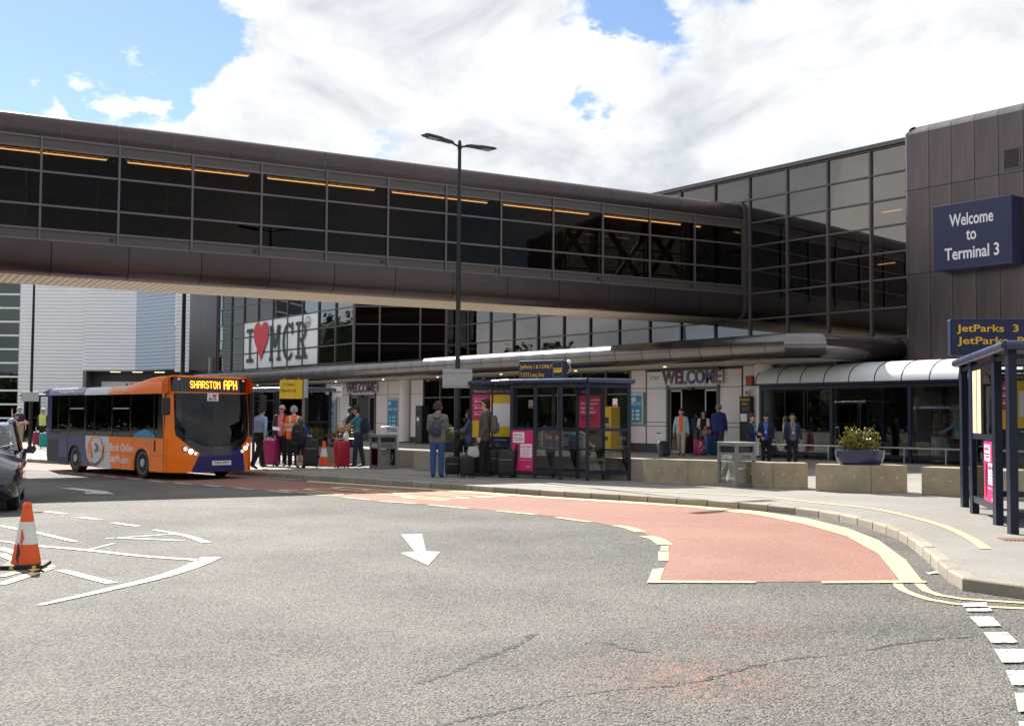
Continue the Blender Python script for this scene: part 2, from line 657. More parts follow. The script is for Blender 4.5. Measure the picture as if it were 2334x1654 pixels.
def catmull(pts, step):
    pts = [Vector((p[0], p[1], 0)) for p in pts]
    P = [pts[0] * 2 - pts[1]] + pts + [pts[-1] * 2 - pts[-2]]
    dense = []
    for i in range(1, len(P) - 2):
        for k in range(20):
            t = k / 20
            a, b, c, d = P[i - 1], P[i], P[i + 1], P[i + 2]
            dense.append(.5 * ((2 * b) + (c - a) * t + (2 * a - 5 * b + 4 * c - d) * t * t + (3 * b - a - 3 * c + d) * t ** 3))
    dense.append(P[-2])
    out = [dense[0]]
    acc = 0
    for a, b in zip(dense, dense[1:]):
        seg = (b - a).length
        while acc + seg >= step:
            r = (step - acc) / seg
            a = a + (b - a) * r
            out.append(a.copy())
            seg = (b - a).length
            acc = 0
        acc += seg
    return out

KP = [(-46, 64), (-34, 53.5), (-24, 44.9), (-15.6, 37.8), (-11, 34.0), (-7.14, 30.77), (-5.17, 29.01), (-3.29, 27.39), (-1.37, 25.53), (.11, 24.13), (1.12, 23.15), (2.16, 22.3), (3.22, 21.32),
      (4.18, 20.39), (4.92, 19.14), (5.27, 17.48), (5.22, 15.51), (4.84, 13.51), (4.44, 11.79), (4.28, 11.03), (4.36, 10.6), (4.63, 10.37), (6.2, 10.15), (9, 9.9), (16, 9.6)]
KH = .125
kline = catmull(KP, .67)
kerb = link('kerb', None)
tag(kerb, kind='structure')
prof = [(0, -.1), (0, KH - .018), (.012, KH - .004), (.03, KH), (.14, KH), (.14, -.1)]
kerb_mesh = MB().prism(prof, -.322, .322, lambda u, v, e: (e, u, v)).mesh([KERB], bevel=.008)
inner = []
for a, b in zip(kline, kline[1:]):
    d = (b - a).normalized()
    nrm = Vector((-d.y, d.x, 0))
    ks = link('kerb_stone', kerb_mesh, kerb, ((a + b) / 2) + Vector((0, 0, random.uniform(-.003, .003))), (random.uniform(-.01, .01), 0, math.atan2(d.y, d.x) + random.uniform(-.006, .006)))
    inner.append(a + nrm * .139)
PAVE_O = flat('pavement', [(p.x, p.y) for p in inner] + [(60, 9.6), (60, 130), (-90, 130), (-90, 64)], KH - .006, PAVE, 'grey asphalt pavement beside the bus lane')

lane_out = [gp(x, y) for x, y in ((700, 1098), (897, 1111), (1040, 1120.5), (1232, 1134), (1400, 1145), (1563, 1155), (1726, 1173), (1836, 1195), (1930, 1222), (2003, 1263), (2052, 1324))]
lane_in = [gp(x, y) for x, y in ((1475, 1328), (1514, 1295), (1524, 1277), (1518, 1240), (1461, 1212), (1346, 1188), (1220.5, 1171.7), (1071, 1158), (949.5, 1147.4), (843.5, 1141), (749, 1130.5), (663, 1122.6), (480, 1107), (379, 1098), (189, 1080.5))]
left_out = [(-46.3, 63.6), (-34.3, 53.1), (-24.3, 44.5), (-15.9, 37.4), (-11.3, 33.6), (-7.4, 30.4)]
left_in = [(-16.5, 35.6), (-25.5, 43.4), (-36, 52.5), (-47.5, 62.5)]
flat('bus_lane', left_out + [(p.x, p.y) for p in lane_out] + [(p.x, p.y) for p in lane_in] + left_in, .004, REDROAD, 'red surfaced bus lane curving beside the kerb')

def ribbon(name, pts, width, m, z=.008, jag=0.0, px_=True):
    P = [gp(*p) for p in pts] if px_ else [Vector(p) for p in pts]
    dense = catmull([(p.x, p.y) for p in P], .12 if jag else .25) if len(P) > 2 else [P[0], P[1]]
    if len(P) > 2:
        dense.append(Vector((P[-1].x, P[-1].y, 0)))
    L_, R_ = [], []
    for i, p in enumerate(dense):
        d = (dense[min(i + 1, len(dense) - 1)] - dense[max(i - 1, 0)])
        d.z = 0
        d.normalize()
        n = Vector((-d.y, d.x, 0))
        w = (width[0] + (width[1] - width[0]) * i / max(1, len(dense) - 1)) if isinstance(width, tuple) else width
        e1, e2 = random.uniform(-jag, jag), random.uniform(-jag, jag)
        L_.append(p + n * (w / 2 + e1))
        R_.append(p - n * (w / 2 + e2))
    mb = MB()
    vs = [(p.x, p.y, z) for p in L_] + [(p.x, p.y, z) for p in R_]
    n = len(L_)
    mb.add(vs, [(i, i + 1, n + i + 1, n + i) for i in range(n - 1)])
    me = mb.mesh(m, fix=False)
    o = link(name, me)
    for p in me.polygons:
        pass
    me.update()
    if me.polygons and me.polygons[0].normal.z < 0:
        me.flip_normals()
    tag(o, kind='structure')
    return o

def zq(pts, s, ox, oy):
    return [(ox + s * x, oy + s * y) for x, y in pts]

def patch(name, pts, m, z=.008):
    return flat(name, [gp(*p) for p in pts], z, m)

# broad yellow line along the kerb side of the lane
yo = [gp(*p) for p in ((700, 1095.5), (897, 1108.5), (1040, 1117.5), (1232, 1131), (1400, 1141), (1563, 1149.5), (1726, 1165), (1836, 1181), (1930, 1203.7), (2003, 1232), (2064, 1277), (2101, 1324))]
yi = [gp(*p) for p in ((2052, 1324.5), (2003, 1263.5), (1930, 1222.5), (1836, 1195.5), (1726, 1173.5), (1563, 1155.5), (1400, 1145.5), (1232, 1134.5), (1040, 1121), (897, 1111.5), (700, 1098.5))]
flat('lane_edge_line', yo + yi, .010, PYEL)
ribbon('lane_edge_line', [(-46.1, 63.8, 0), (-24.15, 44.7, 0), (-15.75, 37.6, 0), (-11.15, 33.75, 0), (-7.2, 30.55, 0), (-5.25, 28.75, 0)], .1, PYEL, .010, px_=False)
# dashes on the inner side of the lane
for q in (((470, 212), (620, 226)), ((680, 235), (890, 249)), ((960, 256), (1190, 277)), ((1360, 291), (1580, 313)), ((1700, 329), (1900, 356)),):
    ribbon('lane_dash', zq(q, .3927, 600, 1050), .13, PYEL)
ribbon('lane_dash', zq([(10, 486), (80, 498), (150, 522)], .4075, 1400, 1000), .18, PYEL)
ribbon('lane_dash', zq([(175, 545), (235, 560), (285, 592)], .4075, 1400, 1000), .20, PYEL)
for q in ([(262, 600), (300, 602), (303, 626), (258, 627)], [(245, 632), (305, 632), (305, 682), (248, 682)], [(215, 730), (280, 725), (250, 803), (185, 807)]):
    patch('lane_dash', zq(q, .4075, 1400, 1000), PYEL, .008)
patch('lane_end_line', zq([(185, 797), (790, 800), (790, 810), (185, 809)], .4075, 1400, 1000), PYEL, .012)
patch('lane_end_line', zq([(1160, 801), (1600, 796), (1745, 798), (1745, 808), (1160, 811)], .4075, 1400, 1000), PYEL, .012)
for q in (((620, 98), (712, 108)), ((772, 113), (880, 124)), ((942, 131), (1050, 143)), ((1112, 148), (1232, 161)), ((1300, 164), (1432, 176)), ((1512, 181), (1652, 195)), ((1742, 201), (1892, 216)), ((2000, 223), (2162, 241))):
    ribbon('lane_dash', zq(q, .3054, 0, 1050), .12, PWHITE)
ribbon('lane_dash', [(700, 1126.8), (747, 1130)], .12, PWHITE)
# direction arrows
patch('road_arrow', zq([(800, 430), (920, 426), (945, 528), (1027, 530), (958, 609), (798, 537), (880, 528)], .3927, 600, 1050), PWHITE)
patch('road_arrow', zq([(440, 203), (555, 204), (790, 228), (858, 249), (640, 248), (630, 236), (700, 236)], .3054, 0, 1050), PWHITE)
# hatching and edge lines at the junction on the left
Z8 = (.3054, 0, 1050)
for q, w in (([(340, 380), (490, 397)], .11), ([(590, 422), (750, 441)], .11), ([(842, 464), (1030, 489)], .11), ([(1150, 517), (1290, 541), (1430, 572), (1540, 613)], (.08, .13)),
             ([(790, 582), (1030, 566), (1290, 549)], .06), ([(850, 578), (1100, 586), (1370, 598)], .09), ([(0, 487), (250, 533), (560, 604)], .09), ([(225, 632), (640, 668), (1050, 712), (1490, 744)], .11),
             ([(1580, 721), (1450, 785), (1200, 868), (800, 965), (560, 1020), (292, 1080)], (.22, .07)), ([(680, 664), (770, 638), (850, 618)], .05), ([(0, 600), (160, 622)], .06)):
    ribbon('road_line', zq(q, *Z8), w, PWHITE)
patch('road_line', zq([(400, 818), (500, 817), (885, 912), (780, 920)], *Z8), PWHITE)
for q, w in (([(0, 652), (190, 715), (375, 795)], .12), ([(0, 697), (170, 765), (300, 835)], .12), ([(0, 925), (150, 878), (375, 800)], .12), ([(0, 868), (120, 835)], .10)):
    ribbon('road_line', zq(q, *Z8), w, PYEL)
# give-way blocks on the right and double yellow lines round the corner
Z4 = (.4075, 1400, 1000)
for q in ([(1940, 925), (2080, 920), (2090, 945), (1955, 945)], [(1962, 955), (2105, 953), (2115, 970), (1975, 970)], [(1985, 1000), (2115, 1000), (2165, 1053), (2040, 1055)], [(2065, 1088), (2200, 1088), (2260, 1148), (2110, 1148)],
          [(2125, 1183), (2300, 1183), (2350, 1258), (2170, 1258)], [(2190, 1303), (2370, 1303), (2420, 1385), (2225, 1385)], [(2240, 1430), (2430, 1430), (2480, 1535), (2260, 1535)], [(2260, 1590), (2460, 1590), (2540, 1720), (2290, 1720)]):
    patch('give_way_block', zq(q, *Z4), PWHITE, .013)
ribbon('double_yellow_line', zq([(1585, 812), (1620, 850), (1780, 905), (1930, 927), (2140, 945), (2330, 952)], *Z4), .09, PYEL)
ribbon('double_yellow_line', zq([(1705, 812), (1760, 858), (1890, 890), (2050, 904), (2330, 922)], *Z4), .09, PYEL)
# yellow line on the pavement
ribbon('pavement_line', [gp(x, y, KH) for x, y in ((560, 1066), (700, 1075), (972, 1090.6), (1040, 1095), (1232, 1105.7), (1440, 1117), (1718, 1130), (1836, 1142.6), (1983, 1158), (2076, 1177), (2154, 1199.7), (2215, 1228), (2247, 1250))], .13, PYEL, KH + .002, px_=False)
# BUS STOP painted for drivers
for body, cpt, hh, ww in (('BUS', (770, 1119), 2.2, 1.9), ('STOP', (1000, 1129), 2.3, 2.1)):
    c = gp(*cpt)
    t_ = text('lane_lettering', body, PYEL, None, (c.x, c.y, .0085), (-.69, -.72, 0), (.72, -.69, 0), h=hh, w=ww, thick=.002)
    tag(t_, kind='structure')
# tar cracks
for pts, w in (([(953, 1557), (1040, 1527), (1110, 1495), (1160, 1478), (1220, 1443)], .05), ([(993, 1654), (1130, 1622), (1290, 1587), (1400, 1572), (1499, 1565), (1600, 1550), (1685, 1525), (1800, 1503), (1930, 1489), (2080, 1462), (2235, 1448)], .032),
               ([(1330, 1465), (1370, 1462), (1430, 1478), (1480, 1488)], .035)):
    ribbon('road_crack', pts, w, CRACK, .003, jag=.03)

# terminal forecourt: raised paving below the building, facade frame = along the front (x) and into the building (y)
_vf = ray(-775, 938)
_vf.z = 0
U_ = _vf.normalized()
N_ = Vector((-U_.y, U_.x, 0))
if N_.y > 0:
    N_ = -N_
_g0 = at_depth(1500, 954, 49.4)
FO = Vector((_g0.x, _g0.y, 0))
def fa(a, b, z=0.0):
    p = FO + U_ * a + N_ * b
    return Vector((p.x, p.y, z))
def fpx(x, y, b):
    d = ray(x, y)
    t = ((FO + N_ * b - CAM).dot(N_)) / d.dot(N_)
    p = CAM + d * t
    return (p - FO).dot(U_), p.z
FRZ = math.atan2(-U_.y, -U_.x)
PZ = .25
pl = MB()
pl.box(-58, 60, -5.2, 12, 0, PZ)
plz = pl.build('plaza', PLAZA, None, loc=(FO.x, FO.y, 0), rot=(0, 0, FRZ))
tag(plz, kind='structure')
pk = MB().box(-58, 60, -5.34, -5.2, 0, PZ + .004).build('plaza_edge', KERB, None, loc=(FO.x, FO.y, 0), rot=(0, 0, FRZ))
tag(pk, kind='structure')
# ------------------------------------------------------------------ buildings
BROWN = mat('brown_anodised_panel', (.085, .062, .062), .32, .7, var=.28, vs_=1.2, streak=.25, objvar=.07)
BROWN2 = mat('brown_tower_panel', (.125, .102, .102), .32, .8, var=.60, vs_=4.0, streak=.07, objvar=.08)
FRAME = mat('bronze_frame', (.14, .122, .12), .42, .45, var=.12, vs_=2)
FASCIA = mat('canopy_sheet_metal', (.20, .183, .18), .25, .95, var=.25, vs_=1.0)
CAPMETAL = mat('tower_cap_metal', (.22, .21, .225), .24, .85, var=.25, vs_=2.5)
SPANDREL = mat('grey_spandrel', (.085, .078, .082), .5, .2, var=.12)
PANELW = mat('white_cladding_panel', (.78, .72, .71), .42, 0, var=.06, vs_=1.0, streak=.3)
SOFFIT = mat('soffit_board', (.60, .54, .46), .55, var=.10, vs_=1.5)
SLATM = mat('soffit_slat', (.74, .62, .46), .45, .1, var=.10, vs_=2)
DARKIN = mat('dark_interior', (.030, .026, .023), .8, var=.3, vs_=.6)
INFLOOR = mat('interior_floor', (.09, .08, .07), .6, var=.2)
INWALL = mat('interior_wall', (.14, .115, .09), .7, var=.4, vs_=.35)
PLINTH = mat('dark_plinth', (.055, .052, .055), .6, var=.2)
LAMP_Y = mat('warm_light_strip', (.9, .6, .2), .5, emit=(1.0, .66, .30), es=1.5)
LAMP_W = mat('ceiling_lamp', (.9, .8, .6), .5, emit=(1.0, .72, .35), es=.9)
G_MAIN = glass('bronze_glass', (.42, .37, .32), (.80, .77, .74), 1.60, .0018, .55, .13)
G_BRIDGE = glass('dark_bridge_glass', (.46, .41, .35), (.80, .76, .72), 1.26, .006, .9, .0)
G_WING = glass('green_grey_glass', (.30, .33, .33), (.78, .84, .84), 1.9, .003, .6, .10)
G_BAY = glass('dark_bay_glass', (.22, .20, .18), (.8, .78, .75), 1.3, .0018, .55)
G_SHOP = glass('shop_front_glass', (.55, .55, .54), (.9, .9, .9), 1.5, .001, .6)


def glass_wall(root, p0, p1, cuts, zs, gm, fm, mw=.075, md=.09, tw=.06, skip=(), rows=None):
    """curtain wall from p0 to p1 (local xy, left to right): one pane object per cell, mullions and transoms between"""
    p0, p1 = Vector((p0[0], p0[1], 0)), Vector((p1[0], p1[1], 0))
    d = (p1 - p0).normalized()
    out = Vector((d.y, -d.x, 0))
    ang = math.atan2(d.y, d.x)
    def put(name, u0, u1, w0, w1, z0, z1, m):
        dx, dy, dz = u1 - u0, w1 - w0, z1 - z0
        key = (round(dx, 3), round(dy, 4), round(dz, 3), m.name, 0)
        if key not in _bc:
            _bc[key] = MB().box(-dx / 2, dx / 2, -dy / 2, dy / 2, -dz / 2, dz / 2).mesh(m)
        c = p0 + d * ((u0 + u1) / 2) - out * ((w0 + w1) / 2)
        return link(name, _bc[key], root, (c.x, c.y, (z0 + z1) / 2), (0, 0, ang))
    for i, (a, b) in enumerate(zip(cuts, cuts[1:])):
        for j, (z0, z1) in enumerate(zip(zs, zs[1:])):
            if (i, j) in skip:
                continue
            pn = put('pane', a + mw / 2, b - mw / 2, -.006, .006, z0 + tw / 2, z1 - tw / 2, gm)
            pn.rotation_euler = (random.uniform(-.0022, .0022), 0, ang + random.uniform(-.003, .003))
    for a in cuts:
        put('mullion', a - mw / 2, a + mw / 2, -md, .05, zs[0], zs[-1], fm)
    for z in zs:
        for a, b in zip(cuts, cuts[1:]):
            put('transom', a + mw / 2, b - mw / 2, -md * .7, .04, z - tw / 2, z + tw / 2, fm)


TB = thing('terminal_building', 'dark bronze glass terminal block with long rounded canopy over white entrances', 'building', (FO.x, FO.y, 0), FRZ)
ms = [16.65, 14.47, 12.44, 10.43, 8.42, 6.42, 4.48, 2.48, .5, -1.42, -3.38, -5.24, -7.13, -9.04, -10.92, -12.85]
ZR = [4.52, 5.55, 6.58, 7.52, 8.47, 9.40, 10.34, 11.27]
glass_wall(TB, (-ms[0], 0), (-ms[-1], 0), [ms[0] - a for a in ms], ZR, G_MAIN, FRAME)
box('parapet', -16.75, 12.9, -.16, .35, 11.31, 11.46, FRAME, TB)
box('spandrel', -16.7, 12.9, -.03, .1, 3.5, 4.485, SPANDREL, TB)
# angled bay between the two glazed fronts
ax0, ax1 = (-19.70, -4.07), (-16.65, 0.0)
bl = math.hypot(3.05, 4.07)
glass_wall(TB, ax0, ax1, [0, bl * .275, bl * .715, bl], [4.45, 5.64, 6.70, 7.68, 8.70, 9.7, 10.7, 11.3], G_BAY, FRAME, mw=.09)
# glazed wing that carries the big poster
WING = thing('glazed_wing', 'glazed terminal wing with dark cladding end behind the white poster', 'building', (FO.x, FO.y, 0), FRZ)
wl = [38.8, 36.55, 34.5, 32.3, 30.1, 28.0, 25.95, 23.9, 21.8, 19.72]
ZW = [4.45, 4.62, 5.64, 6.70, 7.68, 8.80, 9.85, 10.9]
glass_wall(WING, (-38.8, -4.07), (-19.72, -4.07), [38.8 - a for a in wl], ZW, G_WING, FRAME)
box('cladding_panel', -41.6, -38.9, -4.2, 1.0, 3.0, 12.2, BROWN, WING)
box('cladding_panel', -44.2, -41.62, -4.2, 1.0, 3.0, 12.2, BROWN, WING)
box('downpipe', -39.7, -39.5, -4.4, -4.2, 4.4, 5.6, GALV, WING)
box('parapet', -44.2, -19.6, -4.3, -3.9, 10.95, 11.5, FRAME, WING)
box('end_wall', -19.75, -19.66, -4.0, 2.0, 4.5, 11.4, BROWN, WING)
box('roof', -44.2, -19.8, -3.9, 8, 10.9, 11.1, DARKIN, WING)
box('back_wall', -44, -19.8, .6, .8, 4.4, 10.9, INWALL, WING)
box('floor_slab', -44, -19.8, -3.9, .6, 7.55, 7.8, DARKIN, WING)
box('ground_wall', -44.2, -38.6, -2.5, -2.3, .25, 3.5, BROWN, WING)
# interior behind the bronze glass
box('back_wall', -16, 12.8, 6.0, 6.2, 0.25, 11.2, INWALL, TB)
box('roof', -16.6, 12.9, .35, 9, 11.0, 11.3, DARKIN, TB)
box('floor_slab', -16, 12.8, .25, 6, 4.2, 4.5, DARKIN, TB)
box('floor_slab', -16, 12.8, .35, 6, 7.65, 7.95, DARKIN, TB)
for k in range(7):
    box('interior_column', -14.5 + k * 4.1, -14.2 + k * 4.1, 2.6, 2.9, 4.5, 11, INWALL, TB)
for k, (x, y, z) in enumerate(((10.2, 1.6, 9.35), (11.6, 2.0, 9.5), (9.3, 2.6, 7.58), (6.4, 1.4, 7.45), (12.0, 1.5, 7.5), (3.4, 2.2, 7.5), (-2.5, 2.2, 7.5))):
    box('ceiling_light', x, x + .8, y, y + .12, z - .03, z, LAMP_W, TB)

# canopy: rolled metal segments along the front, chamfered corner and return
cprof = [(-4.72, 3.62), (-5.02, 3.64), (-5.26, 3.76), (-5.39, 3.95), (-5.40, 4.12), (-5.30, 4.30), (-5.10, 4.43), (-4.80, 4.47), (-4.62, 4.40), (-4.62, 3.70)]
SEG = 1.48
jm = MB().prism([(u + (.012 if u < -4.9 else 0), v - (.012 if v > 4.2 else 0)) for u, v in cprof], 0, 1, lambda u, v, e: (e, u, v)).mesh(DARKIN, smooth=40)
cm = MB().prism(cprof, .016, SEG - .016, lambda u, v, e: (e, u, v)).mesh(FASCIA, smooth=40)
x = -41.2
while x < 10.2:
    link('canopy_segment', cm, TB, (x, 0, 0))
    x += SEG
xe = x
jl = link('canopy_joint_liner', jm, TB, (-41.2, 0, 0))
jl.scale = (xe + 41.2, 1, 1)
inn = [(u + 4.72, v) for u, v in cprof]
# chamfer
def corner_pts(dx, dy, px_, py_, cut=1.0):
    return [(px_ - u * dx * 1.0, py_ - u * dy * 1.0, v) for u, v in inn]
r0 = [(xe, u, v) for u, v in cprof]
r1 = [(xe + .55 + (-u - 4.72) * .41, u, v) for u, v in cprof]
c1 = MB().loft([r0, r1]).build('canopy_corner', FASCIA, TB, smooth=40)
xr = xe + .55
r2 = [(xr + .55 + (-u - 4.72) * 1.0, -4.17 + (-u - 4.72) * -.41, v) for u, v in cprof]
c2 = MB().loft([r1, r2]).build('canopy_corner', FASCIA, TB, smooth=40)
r3 = [(xr + .55 + (-u - 4.72) * 1.0, -2.1, v) for u, v in cprof]
r4 = [(xr + .55 + (-u - 4.72) * 1.0, -.1, v) for u, v in cprof]
MB().loft([r2, r3]).build('canopy_return', FASCIA, TB, smooth=40)
MB().loft([r3, r4]).build('canopy_return', BROWN, TB, smooth=40)
XR = xr + .55
box('canopy_roof', -41.2, xe, -4.66, -.02, 4.22, 4.36, FASCIA, TB)
MB().prism([(xe, -4.66), (xr, -4.66), (XR, -4.15), (XR, -.03), (xe, -.03)], 4.22, 4.36, lambda u, v, e: (u, v, e)).build('canopy_roof', FASCIA, TB)
box('soffit', -41.2, xe, -4.74, 1.0, 3.60, 3.66, SOFFIT, TB)
MB().prism([(xe, -4.74), (xr, -4.74), (XR, -4.2), (XR, 1.0), (xe, 1.0)], 3.60, 3.66, lambda u, v, e: (u, v, e)).build('soffit', SOFFIT, TB)
for k in range(9):
    MB().lathe([(.06, 0), (.06, .02), (.03, .03)], 10).build('soffit_lamp', LAMP_W, TB, loc=(-38 + k * 5.3, -3.9, 3.568))

# ground floor front at b = 2.5
YG = -2.5
def wpanel(a0, a1, z0, z1, m=None, d=.05):
    box('wall_panel', -a0 + .012, -a1 - .012, YG - d, YG, z0 + .012, z1 - .012, m or PANELW, TB)
def panel_col(a0, a1, zs, m=None):
    for z0, z1 in zip(zs, zs[1:]):
        wpanel(a0, a1, z0, z1, m)
box('backing_wall', -25.9, -14.9, YG + .002, YG + .2, .25, 3.6, PLINTH, TB)
tb_open = (22.82, 19.92)
for a0, a1 in ((25.92, 24.21), (18.55, 17.2), (16.2, 14.95)):
    panel_col(a0, a1, [.55, 2.84, 3.58])
panel_col(24.15, 22.85, [.55, 1.35, 2.84, 3.58])
panel_col(19.88, 18.6, [.55, 1.25, 2.84, 3.58])
wpanel(22.82, 19.92, 2.84, 3.58)
for a0, a1 in ((-1.0, -1.92),):
    panel_col(a0, a1, [.6, 1.32, 2.84, 3.58])
panel_col(-1.98, -3.18, [.6, 1.31, 1.47, 2.82, 3.5])
panel_col(-5.95, -7.05, [.6, 1.31, 1.47, 2.82, 3.5])
panel_col(-7.12, -7.86, [.6, 1.9, 2.84, 3.58])
wpanel(-3.21, -5.92, 2.84, 3.5)
box('backing_wall', 1.0, 3.21, YG + .002, YG + .2, .25, 3.6, PLINTH, TB)
box('backing_wall', 5.92, 8.6, YG + .002, YG + .2, .25, 3.6, PLINTH, TB)
box('backing_wall', 3.21, 5.92, YG + .002, YG + .2, 2.84, 3.6, PLINTH, TB)
for a0, a1 in ((25.92, 22.85), (19.9, 14.95), (-1.0, -3.2), (-5.95, -8.5)):
    box('plinth', -a0, -a1, YG - .03, YG, .252, .58, PLINTH, TB)
for a in (16.62, -8.2):
    MB().lathe([(.36, .3), (.36, 3.59)], 24).build('round_column', PANELW, TB, smooth=40, loc=(-a, YG - .1, 0))
# door frames and sliding leaves
def entrance(a0, a1, nm):
    w = a0 - a1
    fr = MB()
    fr.box(-a0 - .06, -a0 + .04, YG - .12, YG + .06, .25, 3.52)
    fr.box(-a1 - .04, -a1 + .06, YG - .12, YG + .06, .25, 3.52)
    fr.box(-a0 - .06, -a1 + .06, YG - .12, YG + .06, 2.76, 2.83)
    fr.box(-a0 - .3, -a1 + .06, YG - .13, YG + .06, 3.5, 3.57)
    fr.build('door_frame', FRAME, TB)
    for k, (u0, u1) in enumerate(((.02, .27), (.73, .98))):
        lf = MB()
        x0, x1 = -a0 + w * u0, -a0 + w * u1
        lf.box(x0, x0 + .05, YG - .02, YG + .02, .27, 2.74)
        lf.box(x1 - .05, x1, YG - .02, YG + .02, .27, 2.74)
        lf.box(x0, x1, YG - .02, YG + .02, 2.68, 2.74)
        lf.box(x0, x1, YG - .02, YG + .02, .27, .36)
        l = lf.build('door_leaf', GALV, TB)
        box('pane', x0 + .05, x1 - .05, YG - .005, YG + .005, .36, 2.68, G_SHOP, l)
    box('door_sensor', -(a0 + a1) / 2 - .12, -(a0 + a1) / 2 + .12, YG - .2, YG - .06, 2.72, 2.82, BLACK, TB)
    box('lobby_wall', -a0, -a1, YG + 2.4, YG + 2.5, .25, 3.5, INWALL, TB)
    box('lobby_wall', -a0 - .1, -a0, YG + .1, YG + 2.4, .25, 3.5, INWALL, TB)
    box('lobby_wall', -a1, -a1 + .1, YG + .1, YG + 2.4, .25, 3.5, INWALL, TB)
    box('inner_door', -a0 + w * .3, -a0 + w * .7, YG + 2.34, YG + 2.4, .25, 2.5, DARKIN, TB)
entrance(22.82, 19.92, 'far')
entrance(-3.21, -5.9, 'near')
# shop-front glazing on either side
glass_wall(TB, (-14.9, YG), (1.0, YG), [0, 1.6, 3.2, 4.8, 6.4, 8.0, 9.6, 11.2, 12.8, 14.4, 15.9], [.27, 2.62, 3.58], G_SHOP, FRAME)
glass_wall(TB, (-38.5, YG), (-25.92, YG), [0, 1.8, 3.6, 5.4, 7.2, 9.0, 10.8, 12.58], [.27, 2.62, 3.58], G_SHOP, FRAME)
glass_wall(TB, (8.6, YG), (11.3, YG), [0, 1.35, 2.7], [.27, 2.62, 3.58], G_SHOP, FRAME)
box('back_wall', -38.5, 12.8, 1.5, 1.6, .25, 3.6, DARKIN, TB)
box('interior_floor', -38.5, 12.8, YG + .3, 1.5, .252, .262, INFLOOR, TB)
# yellow ticket machines and poster boxes inside the shop front
TICKY = mat('ticket_machine_yellow', (.75, .43, .02), .45, var=.08)

# WELCOME lettering filled with printed pictures
def picture_mat(name, seed):
    m = bpy.data.materials.new(name)
    m.use_nodes = True
    t = m.node_tree
    b = t.nodes['Principled BSDF']
    tcn = t.nodes.new('ShaderNodeTexCoord')
    mpn = t.nodes.new('ShaderNodeMapping')
    mpn.inputs['Location'].default_value = (seed, seed * 2.3, 0)
    mpn.inputs['Scale'].default_value = (.75, .5, .2)
    t.links.new(tcn.outputs['Object'], mpn.inputs['Vector'])
    n = t.nodes.new('ShaderNodeTexNoise')
    n.inputs['Scale'].default_value = 1.3
    n.inputs['Detail'].default_value = 5
    n.inputs['Roughness'].default_value = .7
    t.links.new(mpn.outputs[0], n.inputs['Vector'])
    r = t.nodes.new('ShaderNodeValToRGB')
    r.color_ramp.interpolation = 'CONSTANT'
    e = r.color_ramp.elements
    e[0].color = (.10, .015, .03, 1)
    e[1].position = .36
    e[1].color = (.42, .05, .05, 1)
    for p, c in ((.41, (.02, .02, .03, 1)), (.45, (.30, .05, .12, 1)), (.48, (.05, .20, .42, 1)), (.51, (.03, .04, .06, 1)), (.54, (.46, .15, .04, 1)), (.57, (.08, .09, .10, 1)), (.60, (.12, .30, .46, 1)), (.64, (.5, .48, .44, 1))):
        k = e.new(p)
        k.color = c
    t.links.new(n.outputs[0], r.inputs[0])
    t.links.new(r.outputs[0], b.inputs['Base Color'])
    b.inputs['Roughness'].default_value = .4
    MATS[name] = m
    return m
PIC = picture_mat('picture_print', 2.0)
LOGOGREY = mat('logo_grey', (.12, .15, .2), .5)
def welcome_sign(a0, a1, z0, z1, lab, logo=True):
    c = fa((a0 + a1) / 2, -YG + .14)
    r = thing('welcome_sign', lab, 'sign', (c.x, c.y, 0), FRZ, 'welcome signs over the entrances')
    w = a0 - a1
    box('backing_board', -w / 2 - .75, w / 2 + .05, -.05, -.03, z0 - .02, z1 - .02, WHITE, r)
    text('lettering', 'WELCOME', PIC, r, (.0, -.075, (z0 + z1) / 2), (1, 0, 0), (0, 0, 1), h=z1 - z0, w=w, thick=.04, bold=.03)
    text('lettering', 'manchester\nairport', LOGOGREY, r, (-w / 2 - .36, -.055, (z0 + z1) / 2), (1, 0, 0), (0, 0, 1), w=.42, thick=.004)
    lg = MB()
    pts = arc(0, 0, .10, 110, 250, 8) + list(reversed(arc(.035, 0, .10, 120, 240, 8)))
    lg.prism(pts, -.057, -.052, lambda u, v, e: (-w / 2 - .58 + u, e, (z0 + z1) / 2 + v)).build('emblem', LOGOGREY, r)
    return r
welcome_sign(-3.04, -6.16, 2.95, 3.5, 'colourful WELCOME lettering over the entrance behind the litter bin')
welcome_sign(23.05, 19.65, 2.97, 3.48, 'colourful WELCOME lettering over the entrance behind the yellow bus stop sign')

